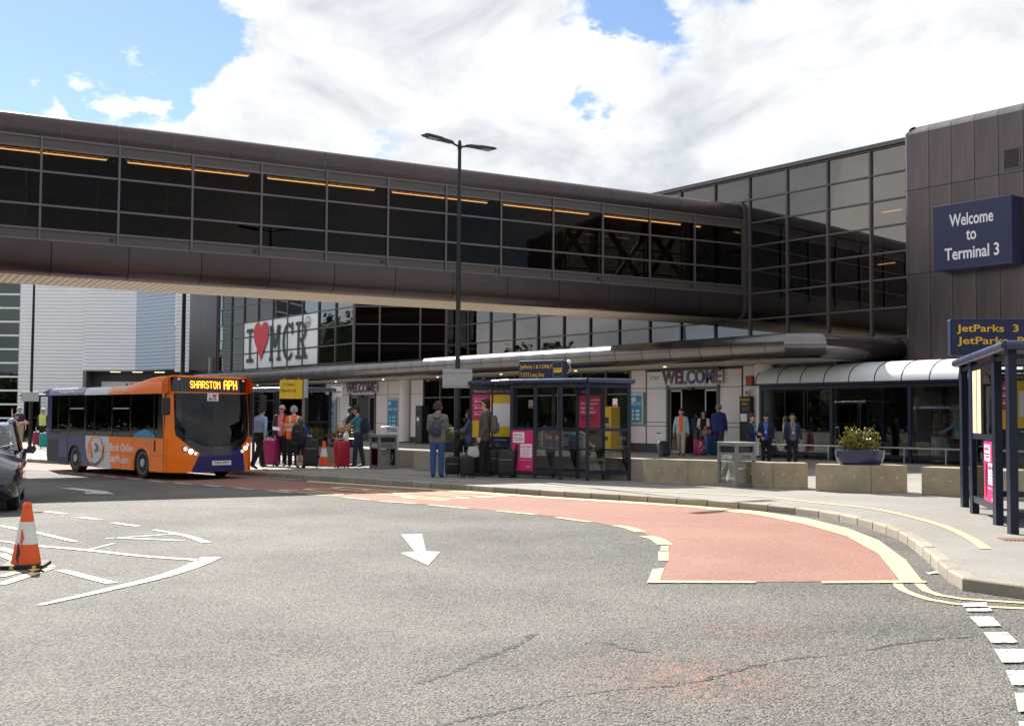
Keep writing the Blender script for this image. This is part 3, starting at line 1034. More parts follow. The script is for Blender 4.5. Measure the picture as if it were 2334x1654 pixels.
# wifi posters in grey cases
POSTB = mat('poster_blue', (.02, .22, .42), .4, var=.25, vs_=6)
POSTL = mat('poster_pale', (.60, .68, .66), .4, var=.2)
def wifi_poster(a0, a1, z0, z1, lab):
    c = fa((a0 + a1) / 2, -YG + .11)
    w = a0 - a1
    r = thing('poster_case', lab, 'poster', (c.x, c.y, 0), FRZ, 'blue wifi posters on the terminal wall')
    box('case', -w / 2, w / 2, -.06, .06, z0, z1, GALV, r, .01)
    box('print', -w / 2 + .1, w / 2 - .1, -.066, -.06, z0 + .09, z1 - .12, POSTB, r)
    box('notice', -w / 2 + .16, -w / 2 + .42, -.07, -.066, z1 - .36, z1 - .18, POSTL, r)
    text('lettering', 'FREE WIFI', WHITE_LET, r, (0, -.07, z0 + (z1 - z0) * .66), (1, 0, 0), (0, 0, 1), w=w - .3, h=.13, thick=.003)
    f = MB()
    for i in range(9):
        u = -w * .22 + w * .44 * (i % 3) / 2 + .04 * math.sin(i * 2.1)
        v = z0 + (z1 - z0) * (.16 + .12 * (i // 3))
        f.add([(u - .07, -.069, v), (u + .04, -.069, v - .03), (u + .08, -.069, v + .08), (u - .02, -.069, v + .1)], [(0, 1, 2, 3)])
    f.build('figure_print', POSTL, r)
wifi_poster(-1.05, -1.9, 1.36, 2.66, 'blue wifi poster in a grey case beside the near entrance')
wifi_poster(18.45, 17.25, .85, 2.62, 'blue wifi poster in a grey case right of the far entrance')
wifi_poster(25.6, 24.5, .85, 2.55, 'blue wifi poster in a grey case behind the small white sign')

# brown panelled tower on the right
TW = thing('panelled_tower', 'brown metal panelled tower with rounded corner and louvre', 'building', (FO.x, FO.y, 0), FRZ)
YT = -1.0
tx = [13.10 + .822 * k for k in range(15)]
TZ = [.25, 3.64, 6.51, 9.35, 11.25]
for i, (x0, x1) in enumerate(zip(tx, tx[1:])):
    for z0, z1 in zip(TZ, TZ[1:]):
        box('wall_panel', x0 + .009, x1 - .009, YT - .03, YT + .02, z0 + .009, z1 - .009, BROWN2, TW)
    key = 'capseg'
    cp = [(-.03, 0), (-.03 + .02, .10), (.05, .19), (.14, .26), (.26, .295), (.6, .30), (.6, 0)]
    if i == 0:
        capm = MB().prism(cp, .008, .814, lambda u, v, e: (e, u, v)).mesh(CAPMETAL, smooth=40)
    link('cap_segment', capm, TW, (x0, YT, 11.25))
cr = [(0.13 - .13 * math.cos(R(t)), YT + .10 - .13 * math.sin(R(t))) for t in range(0, 91, 15)]
for z0, z1 in zip(TZ, TZ[1:]):
    mb = MB()
    poly = [(12.97 + u, v) for u, v in cr] + [(13.10, YT + .5), (12.97, YT + .5)]
    mb.prism(poly, z0 + .008, z1 - .008, lambda u, v, e: (u, v, e)).build('corner_panel', CAPMETAL, TW, smooth=40)
hc = []
for k in range(0, 91, 15):
    s_, c_ = math.sin(R(k)), math.cos(R(k))
    hc.append([(12.97 + .13 * (1 - c_) * 1.0 + .0 + (.13 - u) * 0 + (1 - c_) * .12 + (u), v + (1 - c_) * .12, 11.25 + .27 * s_) for u, v in [(a, b) for a, b in cr]] + [(13.1, YT + .5, 11.25 + .27 * s_), (12.97 + .25 * (1 - c_), YT + .5, 11.25 + .27 * s_)])
MB().loft(hc).build('corner_cap', CAPMETAL, TW, smooth=40)
box('core_wall', 12.99, tx[-1], YT + .03, 6, .2, 11.2, PLINTH, TW)
lv = MB()
lv.box(16.55, 17.12, YT - .06, YT - .03, 9.45, 9.49)
lv.box(16.55, 17.12, YT - .06, YT - .03, 10.09, 10.13)
lv.box(16.55, 16.59, YT - .06, YT - .03, 9.49, 10.09)
lv.box(17.08, 17.12, YT - .06, YT - .03, 9.49, 10.09)
lvf = lv.build('louvre', FRAME, TW)
for k in range(12):
    s = link('slat', None, lvf)
    if k == 0:
        slm = MB().add([(-.245, -.02, -.018), (.245, -.02, -.018), (.245, .008, .018), (-.245, .008, .018), (-.245, -.02, -.012), (.245, -.02, -.012), (.245, .008, .024), (-.245, .008, .024)], [(0, 3, 2, 1), (4, 5, 6, 7), (0, 1, 5, 4), (1, 2, 6, 5), (2, 3, 7, 6), (3, 0, 4, 7)]).mesh(FRAME)
    bpy.data.objects.remove(s)
    link('slat', slm, lvf, (16.835, YT - .045, 9.515 + k * .05))
SIGNBLUE = mat('sign_blue', (.022, .028, .085), .35, var=.10, vs_=1.2)
cs = fa(-15.8, 1.35)
WS = thing('terminal_sign', 'dark blue Welcome to Terminal 3 sign on the brown tower', 'sign', (cs.x, cs.y, 0), FRZ)
box('sign_case', -1.345, 1.345, -.30, .3, 6.45, 8.54, SIGNBLUE, WS, .012)
for body, z, w, h in (('Welcome', 8.0, 1.50, .40), ('to', 7.475, .34, .33), ('Terminal 3', 6.93, 1.86, .40)):
    text('lettering', body, WHITE_LET, WS, (0, -.305, z), (1, 0, 0), (0, 0, 1), h=h, w=w, thick=.01, bold=.016)

# glazed walkway shelter with barrel roof in front of the tower
OPAL = mat('opal_roof_sheet', (.74, .76, .76), .35, var=.10, vs_=2.5)
GW = thing('walkway_shelter', 'long glazed trolley shelter with white barrel roof beside the terminal', 'shelter', (FO.x, FO.y, 0), FRZ)
YF, YB = -2.95, -1.15
px_posts = [8.35, 11.42, 14.43, 17.44, 20.45]
for p in px_posts:
    box('post', p - .06, p + .06, YF - .06, YF + .06, .25, 2.82, NAVY, GW)
    box('post', p - .05, p + .05, YB - .05, YB + .05, .25, 2.9, NAVY, GW)
G_SHEL = glass('clear_shelter_glass', (.96, .975, .965), (.9, .9, .9), 1.38, .0004, .7)
G_WALK = glass('grey_walkway_glass', (.80, .83, .82), (.9, .92, .92), 1.5, .0006, .6, .0)
for p0, p1 in zip(px_posts, px_posts[1:]):
    w = (p1 - p0 - .12) / 3
    for k in range(3):
        box('pane', p0 + .06 + k * w + .008, p0 + .06 + (k + 1) * w - .008, YF - .006, YF + .006, .50, 2.66, G_WALK, GW)
    box('bottom_rail', p0 + .06, p1 - .06, YF - .04, YF + .04, .38, .50, NAVY, GW)
    box('top_rail', p0 + .06, p1 - .06, YF - .05, YF + .05, 2.66, 2.80, NAVY, GW)
box('pane', 8.344, 8.356, YF + .06, YB - .05, .50, 2.66, G_WALK, GW)
box('hand_rail', 8.4, 20.4, YF - .35, YF - .30, .72, .77, STEEL, GW)
for k in range(9):
    box('rail_post', 8.6 + k * 1.45, 8.64 + k * 1.45, YF - .345, YF - .305, .25, .72, STEEL, GW)
rp = [(YF - .22, 2.86)] + [(-2.05 - 1.1 * math.cos(R(t)), 2.93 + .62 * math.sin(R(t))) for t in range(8, 173, 12)]
def strip(prof, thick, e0, e1):
    top = prof
    bot = [(u, v - thick) for u, v in reversed(prof)]
    return MB().prism(top + bot, e0, e1, lambda u, v, e: (e, u, v))
rm = strip(rp, .012, .02, .98).mesh(OPAL, smooth=40)
rb = strip([(u, v + .012) for u, v in rp], .05, -.02, .02).mesh(NAVY, smooth=40)
k = 8.25
while k < 20.6:
    link('roof_sheet', rm, GW, (k, 0, 0))
    link('roof_rib', rb, GW, (k, 0, 0))
    k += 1.0
link('roof_rib', rb, GW, (k, 0, 0))
box('gutter', 8.2, k, YF - .26, YF - .18, 2.80, 2.87, NAVY, GW)
box('gutter', 8.2, k, YB + .15, YB + .24, 2.85, 2.95, NAVY, GW)

# ------------------------------------------------------------------ skybridge
_vb = ray(5750, 990)
_vb.z = 0
B_ = _vb.normalized()
a_, z_ = fpx(1700, 700, 0)
_p = fa(a_, 0)
BRZ = math.atan2(B_.y, B_.x)
SB = thing('skybridge', 'brown enclosed footbridge with dark glazing crossing over the road', 'footbridge', (_p.x, _p.y, 0), BRZ)
# local x runs towards the terminal (0 = its end), y = 0 near face, y > 0 behind
WB = 3.4
X0 = -43.0
RJ = 1.609
zb, zt = 5.62, 10.26
def roofprof():
    p = [(0, 9.56), (-.02, 9.93), (.05, 10.10), (.20, 10.22), (.45, 10.27), (WB / 2, 10.32), (WB - .45, 10.27), (WB - .2, 10.22), (WB - .05, 10.10), (WB + .02, 9.93), (WB, 9.56)]
    return p
rp_ = roofprof()
rfull = MB()
inp = [(min(max(u, .03), WB - .03), v - .04) for u, v in reversed(rp_)]
rmesh = MB().prism(rp_ + inp, .010, RJ - .010, lambda u, v, e: (e, u, v)).mesh(BROWN, smooth=35)
x = -.02 - RJ
n_ = 0
while x > X0 - .1:
    link('roof_panel', rmesh, SB, (x, 0, 0))
    x -= RJ
    n_ += 1
XL = x + RJ
rjm = MB().prism([(u * .996 + .008, v - .012) for u, v in rp_] + [(u, v - .012) for u, v in inp], 0, 1, lambda u, v, e: (e, u, v)).mesh(FRAME, smooth=35)
j = link('roof_joint_liner', rjm, SB, (XL, 0, 0))
j.scale = (-.02 - XL, 1, 1)
# lower side panels, rolled under
lp = [(0, 6.60), (0, 6.10), (.03, 5.88), (.12, 5.72), (.27, 5.64), (.45, 5.62), (.45, 5.66), (.27, 5.68), (.15, 5.75), (.07, 5.90), (.04, 6.10), (.04, 6.60)]
lmesh = MB().prism(lp, .010, RJ * 1.335 - .010, lambda u, v, e: (e, u, v)).mesh(BROWN, smooth=35)
lmesh2 = MB().prism([(WB - u, v) for u, v in lp], .010, RJ * 1.335 - .010, lambda u, v, e: (e, u, v)).mesh(BROWN, smooth=35)
MS = 2.148
x = -.18 - MS
while x > XL - .1:
    link('side_panel', lmesh, SB, (x, 0, 0))
    link('side_panel', lmesh2, SB, (x, 0, 0))
    x -= MS
bx = [-.18] + [-2.59 - 2.155 * k for k in range(int((-2.59 - XL) / 2.155) + 1)]
nb = len(bx) - 1
ZB = [6.60, 6.905, 7.59, 8.563, 9.24, 9.55]
LOUV = mat('ribbed_vent_panel', (.095, .080, .076), .45, .4, var=.15, vs_=3)
def bridge_face(y0, s):
    for i in range(nb):
        x1, x0 = bx[i], bx[i + 1]
        for j in (1, 2, 3):
            if s > 0 and i >= 3:
                box('wall_panel', x0 + .035, x1 - .035, y0 - .012, y0 + .012, ZB[j] + .03, ZB[j + 1] - .03, DARKIN, SB)
                continue
            o = box('pane', x0 + .035, x1 - .035, y0 - .006, y0 + .006, ZB[j] + .03, ZB[j + 1] - .03, G_BRIDGE if s < 0 else G_SHOP, SB)
            o.rotation_euler = (random.uniform(-.002, .002), 0, random.uniform(-.003, .003))
        for j in (0, 4):
            box('vent_panel', x0 + .035, x1 - .035, y0 - .012, y0 + .012, ZB[j] + .03, ZB[j + 1] - .03, LOUV, SB)
        for z in ZB[1:-1]:
            box('transom', x0 + .03, x1 - .03, y0 - .05, y0 + .03, z - .03, z + .03, FRAME, SB)
        for z in (ZB[0], ZB[-1]):
            box('frame_rail', x0 + .03, x1 - .03, y0 - .045, y0 + .03, z - .03, z + .03, FRAME, SB)
    for xm in bx:
        box('mullion', xm - .03, xm + .03, y0 - .07, y0 + .05, ZB[0] - .03, ZB[-1] + .03, FRAME, SB)
bridge_face(.03, -1)
bridge_face(WB - .03, 1)
# soffit slats across the underside
k = -.4
slm2 = MB().box(-.088, .088, .42, WB - .42, 5.605, 5.625).mesh(SLATM)
while k > XL:
    link('soffit_slat', slm2, SB, (k, 0, random.uniform(-.0015, .0015)))
    k -= .205
box('floor_deck', XL, -.05, .3, WB - .3, 5.66, 6.62, DARKIN, SB)
box('carpet', XL, -.05, .3, WB - .3, 6.62, 6.64, DARKIN, SB)
BCEIL = mat('bridge_ceiling', (.52, .36, .20), .6, var=.25, vs_=1.2)
box('ceiling', XL, -.05, .15, WB - .15, 9.46, 9.55, BCEIL, SB)
for k in range(int(-XL / .32)):
    box('ceiling_slat', -.2 - k * .32 - .24, -.2 - k * .32, .16, WB - .16, 9.43, 9.458, BCEIL, SB)
x = -1.2
while x > XL + 2:
    box('light_strip', x - MS + .01, x, 1.35, 1.385, 9.372, 9.40, LAMP_Y, SB)
    x -= MS
# truss diagonals inside the glazing
for i in range(0, nb - 1, 2):
    xa, xm, xb2 = bx[i], bx[i + 1], bx[i + 2]
    for y in (.45, WB - .45):
        MB().bar((xm, y, 9.42), (xa, y, 6.7), .16).build('truss_diagonal', DARKIN, SB)
        MB().bar((xm, y, 9.42), (xb2, y, 6.7), .16).build('truss_diagonal', DARKIN, SB)
        box('truss_post', xm - .07, xm + .07, y - .07, y + .07, 6.64, 9.45, DARKIN, SB)
# end flange against the terminal wall
ef = MB()
rr = [(-.06, 9.95), (.02, 10.2), (.2, 10.34), (.5, 10.4), (WB - .5, 10.4), (WB - .2, 10.34), (WB - .02, 10.2), (WB + .06, 9.95), (WB + .06, 6.0), (WB - .02, 5.75), (WB - .2, 5.6), (WB - .5, 5.54), (.5, 5.54), (.2, 5.6), (.02, 5.75), (-.06, 6.0)]
ri = [(.05 + (u + .06) * (WB - .1) / (WB + .12), 6.64 + (v - 5.54) * (9.42 - 6.64) / (10.4 - 5.54)) for u, v in rr]
n = len(rr)
vs_ = []
for e in (-.14, .10):
    vs_ += [(e, u, v) for u, v in rr] + [(e, u, v) for u, v in ri]
fs_ = []
for jn in range(n):
    k2 = (jn + 1) % n
    fs_ += [(jn, k2, n + k2, n + jn), (2 * n + jn, 3 * n + jn, 3 * n + k2, 2 * n + k2), (jn, 2 * n + jn, 2 * n + k2, k2), (n + jn, n + k2, 3 * n + k2, 3 * n + jn)]
ef.add(vs_, fs_)
ef.build('end_flange', FRAME, SB, smooth=40)
for i in (1, 3, 5, 7, 9, 11):
    box('vent_cap', bx[i] - .22, bx[i] - .14, -.02, .02, 6.70, 6.79, BLACK, SB)

# I love MCR poster on the wing
POSTW = mat('poster_white', (.82, .84, .87), .4, var=.03)
POSTINK = mat('poster_ink', (.035, .042, .058), .45)
POSTR = mat('poster_red', (.62, .04, .055), .45, var=.05)
c = fa(29.2, 4.07)
PO = thing('love_poster', 'large white poster with a red heart and dark letters across the glazed wing', 'poster', (c.x, c.y, 0), FRZ)
pcx = [29.2 - a for a in wl]           # mullion positions in poster frame
for x0, x1 in zip(pcx[2:7], pcx[3:8]):
    for z0, z1 in ((4.64, 5.62), (5.66, 6.68), (6.72, 7.66)):
        box('poster_sheet', x0 + .04, x1 - .04, -.025, -.008, z0 + .03, z1 - .03, POSTW, PO)
def ink(polys, m, nm='lettering'):
    mb = MB()
    for p in polys:
        mb.prism(p, -.112, -.104, lambda u, v, e: (u, e, v))
    return mb.build(nm, m, PO)
def rect(x0, z0, x1, z1):
    return [(x0, z0), (x1, z0), (x1, z1), (x0, z1)]
# letter I
ink([rect(-4.72, 5.05, -3.72, 5.29), rect(-4.72, 6.98, -3.72, 7.22), rect(-4.33, 5.28, -4.11, 6.99)], POSTINK)
# heart
hp = []
for t in range(0, 360, 8):
    tt = R(t)
    hx = 16 * math.sin(tt) ** 3
    hy = 13 * math.cos(tt) - 5 * math.cos(2 * tt) - 2 * math.cos(3 * tt) - math.cos(4 * tt)
    hp.append((-2.50 + hx * 1.10 / 16, 6.29 + (hy + 2.5) * 1.28 / 14.6))
hp.reverse()
ink([hp], POSTR, 'heart')
# M C R with slab serifs
sM = -.98
ink([rect(sM - .30, 5.02, sM + .22, 5.25), rect(sM + .80, 5.02, sM + 1.32, 5.25), rect(sM - .14, 5.24, sM + .06, 7.05), rect(sM + .96, 5.24, sM + 1.16, 7.05),
     [(sM - .24, 7.05), (sM - .24, 7.24), (sM + .16, 7.24), (sM + .55, 6.02), (sM + .44, 5.72)], [(sM + 1.26, 7.05), (sM + 1.26, 7.24), (sM + .86, 7.24), (sM + .50, 6.02), (sM + .58, 5.72)]], POSTINK)
cc = 1.42
co_ = [(cc + .80 * math.cos(R(t)), 6.13 + 1.14 * math.sin(R(t))) for t in range(52, 321, 12)]
ci_ = [(cc + .56 * math.cos(R(t)), 6.13 + .92 * math.sin(R(t))) for t in range(320, 51, -12)]
cpoly = []
for a1_, a2_, b1_, b2_ in zip(co_, co_[1:], list(reversed(ci_)), list(reversed(ci_))[1:]):
    cpoly.append([a1_, a2_, b2_, b1_])
cpoly.append(rect(cc + .42, 6.55, cc + .62, 7.28))
ink(cpoly, POSTINK)
sR = 2.72
rp2 = [rect(sR - .28, 5.02, sR + .42, 5.25), rect(sR - .05, 5.24, sR + .18, 7.04), rect(sR - .28, 7.03, sR + .45, 7.25)]
ro = [(sR + .42 + .66 * math.cos(R(t)), 6.66 + .59 * math.sin(R(t))) for t in range(90, -91, -15)]
rin = [(sR + .42 + .42 * math.cos(R(t)), 6.66 + .39 * math.sin(R(t))) for t in range(90, -91, -15)]
for a1_, a2_, b1_, b2_ in zip(ro, ro[1:], rin, rin[1:]):
    rp2.append([a1_, b1_, b2_, a2_])
rp2 += [rect(sR + .17, 6.07, sR + .45, 6.27), [(sR + .38, 6.09), (sR + .62, 6.12), (sR + 1.06, 5.22), (sR + .82, 5.22)], rect(sR + .68, 5.02, sR + 1.20, 5.25)]
ink(rp2, POSTINK)
rg_o = [(4.05 + .30 * math.cos(R(t)), 7.17 + .33 * math.sin(R(t))) for t in range(0, 361, 20)]
rg_i = [(4.05 + .25 * math.cos(R(t)), 7.17 + .28 * math.sin(R(t))) for t in range(0, 361, 20)]
ink([[a1_, a2_, b2_, b1_] for a1_, a2_, b1_, b2_ in zip(rg_o, rg_o[1:], rg_i, rg_i[1:])], POSTINK, 'roundel')
text('lettering', 'uk', POSTINK, PO, (4.05, -.107, 7.15), (1, 0, 0), (0, 0, 1), h=.24, w=.34, thick=.008)

# ------------------------------------------------------------------ silver clad building far left
SILV = mat('silver_corrugated_sheet', (.80, .82, .85), .5, .05, var=.10, vs_=.35)
SILVB = mat('blue_grey_corrugated_sheet', (.44, .53, .64), .5, .05, var=.08, vs_=.35)
SILGREY = mat('grey_render', (.10, .102, .108), .7, var=.1)
G_GREEN = glass('green_window_glass', (.10, .24, .20), (.7, .8, .78), 1.6, .002, .6, .04)
SV = thing('silver_building', 'silver corrugated metal building with green glazed strip behind the bus', 'building', (-27.1, 82.0, 0))
def corrugated(x0, y0, x1, y1, z0, z1, m, nm='cladding_sheet', pitch=.25, depth=.032):
    d = Vector((x1 - x0, y1 - y0, 0))
    ln = d.length
    d.normalize()
    out = Vector((d.y, -d.x, 0))
    rows = int(round((z1 - z0) / pitch))
    vs, fs = [], []
    for i in range(rows):
        z = z0 + (z1 - z0) * i / rows
        p = (z1 - z0) / rows
        for dz, o in ((0, 0), (p * .22, depth), (p * .62, depth), (p * .84, 0)):
            for q in (0, ln):
                v = Vector((x0, y0, z + dz)) + d * q + out * o
                vs.append(tuple(v))
    for q in (0, ln):
        vs.append(tuple(Vector((x0, y0, z1)) + d * q))
    for i in range(len(vs) // 2 - 1):
        fs.append((2 * i, 2 * i + 1, 2 * i + 3, 2 * i + 2))
    return MB().add(vs, fs).build(nm, m, SV, fix=False)
# local frame: x right, y away; visible corner at the origin
for k in range(3):
    corrugated(-8.4 + k * 1.55, 0, -8.4 + (k + 1) * 1.55, 0, .15, 14, SILV)
for k in range(2):
    corrugated(-3.75 + k * 1.87, 0, -3.75 + (k + 1) * 1.87 + (.01 if k else 0), 0, 4.8, 14, SILV)
rx, ry = 3.72, -3.0
for k in range(2):
    corrugated(rx * k / 2, ry * k / 2, rx * (k + 1) / 2, ry * (k + 1) / 2, 4.8, 14, SILVB)
corrugated(rx, ry, rx + .95, ry + .1, 4.6, 14, SILV)
MB().prism([(-8.4, .08), (0, .08), (rx, ry + .1), (rx + .95, ry + .2), (rx + .95, 8), (-8.4, 8)], 13.9, 14.05, lambda u, v, e: (u, v, e)).build('roof', SILGREY, SV)
MB().prism([(-3.75, .1), (0, .1), (rx, ry + .1), (rx + .95, ry + .2), (rx + .95, 3), (-3.75, 3)], 4.74, 4.8, lambda u, v, e: (u, v, e)).build('soffit', SILGREY, SV)
box('recess_wall', -3.75, 4.6, 1.6, 1.8, .12, 4.74, SILGREY, SV)
box('recess_side', -3.75, -3.55, .1, 1.6, .12, 4.74, SILGREY, SV)
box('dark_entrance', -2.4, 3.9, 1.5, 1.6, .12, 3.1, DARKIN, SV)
for k in range(3):
    box('soffit_lamp', -2.0 + k * 1.6, -1.3 + k * 1.6, .6, .72, 4.70, 4.74, LAMP_W, SV)
# green window strip at the left edge
for z in range(14):
    zz = .3 + z * .99
    box('window_pane', -13.5, -8.44, -.02, .02, zz + .1, zz + .99, G_GREEN, SV)
    box('window_rail', -13.5, -8.44, -.05, .05, zz - .02, zz + .1, SILV, SV)
box('back_wall', -13.5, -8.3, 1.0, 1.1, .12, 14, DARKIN, SV)
wc = thing('welcome_sign', 'wide white WELCOME board over the silver building entrance behind the bus', 'sign', (-27.1, 83.4, 0), 0, 'welcome signs over the entrances')
box('backing_board', -2.9, 4.0, .0, .06, 3.1, 4.05, WHITE, wc)
text('lettering', 'WELCOME', PIC, wc, (1.0, -.02, 3.56), (1, 0, 0), (0, 0, 1), h=.72, w=4.3, thick=.03, bold=.03)
text('lettering', 'manchester\nairport', LOGOGREY, wc, (-2.05, -.01, 3.5), (1, 0, 0), (0, 0, 1), w=.9, thick=.01)

# ------------------------------------------------------------------ across the road, behind the viewer: what the glazing mirrors
OFFG = glass('office_green_glass', (.03, .06, .055), (.45, .58, .55), 1.7, .002, .6, .08)
OFFW = mat('office_pale_band', (.30, .33, .32), .6, var=.12)
OB = thing('office_block', 'green glazed office block across the road mirrored in the terminal glass', 'building', (0, -52, 0), R(14))
box('core', -70, 60, .3, 14, 0, 11.5, mat('office_dark_core', (.03, .045, .042), .6, var=.3), OB)
for k in range(4):
    box('floor_band', -70, 60, -.1, .3, 2.6 + k * 2.9, 3.2 + k * 2.9, OFFW, OB)
    box('window_band', -70, 60, .05, .2, .2 + k * 2.9 + (k > 0) * .1, 2.55 + k * 2.9, OFFG, OB)
for k in range(53):
    box('pier', -70 + k * 2.5, -69.85 + k * 2.5, -.05, .29, 0, 11.4, OFFW, OB)
TREEG = mat('tree_belt_green', (.028, .040, .014), .9, var=.5, vs_=.4, bump=.6, bs=3)
tb_ = MB()
rs_ = random.Random(5)
for i in range(110):
    a = R(100 + 190 * i / 110)
    q = 125 + rs_.uniform(-14, 24)
    hh_ = rs_.uniform(7, 15)
    cx_, cy_ = q * math.cos(a), q * math.sin(a) + 10
    tb_.ball((cx_, cy_, hh_ * .48), (4.2, 4.2, hh_ * .46), 9, 6)
    for k in range(520):
        u = rs_.uniform(-1, 1)
        v = rs_.uniform(0, 1)
        wv_ = 5.5 * math.sqrt(max(.05, 1 - (v * 1.1 - .45) ** 2))
        p_ = Vector((cx_ + u * wv_, cy_ + rs_.uniform(-1, 1) * wv_, hh_ * v))
        e1 = Vector((rs_.uniform(-1, 1), rs_.uniform(-1, 1), rs_.uniform(-1, 1))) * .45
        e2 = Vector((rs_.uniform(-1, 1), rs_.uniform(-1, 1), rs_.uniform(-1, 1))) * .45
        e3 = Vector((rs_.uniform(-1, 1), rs_.uniform(-1, 1), rs_.uniform(-1, 1))) * .45
        tb_.add([p_ + e1, p_ + e2, p_ + e3, p_ - e1, p_ - e2], [(0, 1, 2), (0, 3, 4), (1, 2, 3)])
to_ = tb_.build('tree_belt', TREEG, None, fix=False)
tag(to_, 'distant belt of trees beyond the road behind the viewer', 'trees', kind='stuff')
# ------------------------------------------------------------------ street furniture
CONC = mat('exposed_concrete', (.385, .32, .222), .9, var=.42, vs_=3.2, bump=.9, bs=55)
CONC2 = mat('smooth_concrete', (.33, .285, .235), .85, var=.3, vs_=1.6, bump=.3, bs=40)
BLKCOL = mat('black_column_paint', (.010, .010, .011), .32, .2, var=.2)
SIGNBACK = mat('sign_back_grey', (.40, .42, .41), .5, .3, var=.08)
ORANGE = mat('cone_orange', (.80, .10, .012), .5, var=.15, vs_=8)
CONEW = mat('cone_reflective_white', (.72, .72, .70), .5, var=.18, vs_=10)
LENS = mat('lamp_lens', (.5, .5, .46), .25, var=.1)

def concrete_block(pts, h, depth, m, label, grp='concrete barriers on the pavement', name='concrete_barrier', z=KH - .006, pxl=True):
    P = [gp(x, y, z) for x, y in pts] if pxl else [Vector(p) for p in pts]
    c = sum(P, Vector()) / len(P)
    r = thing(name, label, 'barrier', (c.x, c.y, z), 0, grp)
    n = len(P)
    nr = []
    for i in range(n):
        d = (P[min(i + 1, n - 1)] - P[max(i - 1, 0)])
        d.z = 0
        d.normalize()
        nr.append(Vector((-d.y, d.x, 0)))
    for i in range(n - 1):
        g = .004
        d = (P[i + 1] - P[i])
        d.z = 0
        ln = d.length
        d.normalize()
        a, b = P[i] + d * g - c, P[i + 1] - d * g - c
        poly = [(a.x, a.y), (b.x, b.y), ((b + nr[i + 1] * depth).x, (b + nr[i + 1] * depth).y), ((a + nr[i] * depth).x, (a + nr[i] * depth).y)]
        o = MB().prism(poly, 0, h, lambda u, v, e: (u, v, e)).build('block', m, r, bevel=.012)
        if h > .5 and m is CONC:
            for q in (.3, .7):
                pp = a + (b - a) * q - nr[i] * .0
                MB().lathe([(.016, 0), (.016, .006), (.008, .008)], 8).build('lifting_socket', CONEW, o, loc=(pp.x - nr[i].x * .002, pp.y - nr[i].y * .002, h * .55), rot=(R(90), 0, math.atan2(d.y, d.x)))
    return r
concrete_block([(1473, 1101), (1568, 1104), (1690, 1109)], .555, .5, CONC, 'angled concrete barrier left of the nearer litter bin')
concrete_block([(1692.5, 1109.3), (1762, 1113), (1842, 1114)], .555, .5, CONC, 'angled concrete barrier right of the nearer litter bin')
concrete_block([(1858.5, 1119), (1986, 1123), (2069, 1122)], .56, .55, CONC, 'angled concrete barrier carrying the navy planter bowl')
concrete_block([(2100, 1128), (2197, 1133), (2300, 1141)], .56, .55, CONC, 'angled concrete barrier partly behind the nearest bus shelter')
concrete_block([(943, 1070.5), (1060, 1076), (1170, 1081), (1320, 1088), (1466, 1096)], .525, .5, CONC2, 'long low concrete wall behind the central bus shelter')
concrete_block([(846, 1061), (944, 1066.5)], .50, .5, CONC2, 'low concrete wall beside the farther litter bin')
concrete_block([(672, 1050), (760, 1055), (844, 1060.5)], .50, .5, CONC2, 'low concrete wall behind the red suitcase')
concrete_block([(20, 1006), (75, 1006), (125, 1008)], .55, .5, CONC2, 'low concrete wall behind the man in the yellow vest')

def lamp_column(x, y, h, label, heads=True, r0=.082, r1=.045):
    t = thing('lamp_column', label, 'lamp post', (x, y, KH - .006), 0, 'black lamp columns')
    MB().lathe([(r0 * 1.0, 0), (r0, h * .26), (r0 * .82, h * .265), (r1 * 1.35, h * .6), (r1, h)], 16).build('column', BLKCOL, t, smooth=40)
    box('access_door', -.05, .05, -r0 - .006, -r0 + .03, .5, 1.0, BLKCOL, t)
    if heads:
        for s, dz in ((-1, .06), (1, .06)):
            dv = Vector((.75 * s, .66 * s, 0))
            hd = MB()
            hd.tube([(0, 0, h - .12), dv * .12 + Vector((0, 0, h - .10)), dv * .26 + Vector((0, 0, h - .06))], .028, 8)
            arm = hd.build('arm', BLKCOL, t, smooth=40)
            side = Vector((-dv.y, dv.x, 0))
            prof_ = [(.22, .045, .03), (.30, .10, .05), (.62, .12, .055), (.66, .15, .06), (1.12, .15, .05), (1.2, .12, .03), (1.22, .10, .015)]
            rings = []
            for q, wv, hv in prof_:
                c = dv * q + Vector((0, 0, h - .07 + q * dz))
                rings.append([c + side * wv * u + Vector((0, 0, hv * v)) for u, v in ((-1, 0), (-.85, .7), (0, 1), (.85, .7), (1, 0), (.8, -.5), (-.8, -.5))])
            hh = MB().loft(rings).build('lamp_head', mat('lamp_head_grey', (.06, .062, .055), .5, .3), t)
            c = dv * .9 + Vector((0, 0, h - .108 + .9 * dz))
            MB().obox(c, dv * .16, side * .09, Vector((0, 0, .012))).build('lens', LENS, hh)
        MB().lathe([(.05, 0), (.06, .05), (.045, .2), (.03, .25)], 12, (0, 0, h - .2)).build('spigot', BLKCOL, t)
    return t
lamp_column(-1.43, 30.0, 8.78, 'black lamp column with twin heads behind the waiting travellers')
lamp_column(-22.07, 52.4, 8.8, 'slim black lamp column beside the man in the yellow vest')
lamp_column(-13.0, 45.0, 8.8, 'black lamp column rising behind the orange bus', r0=.105, r1=.06)

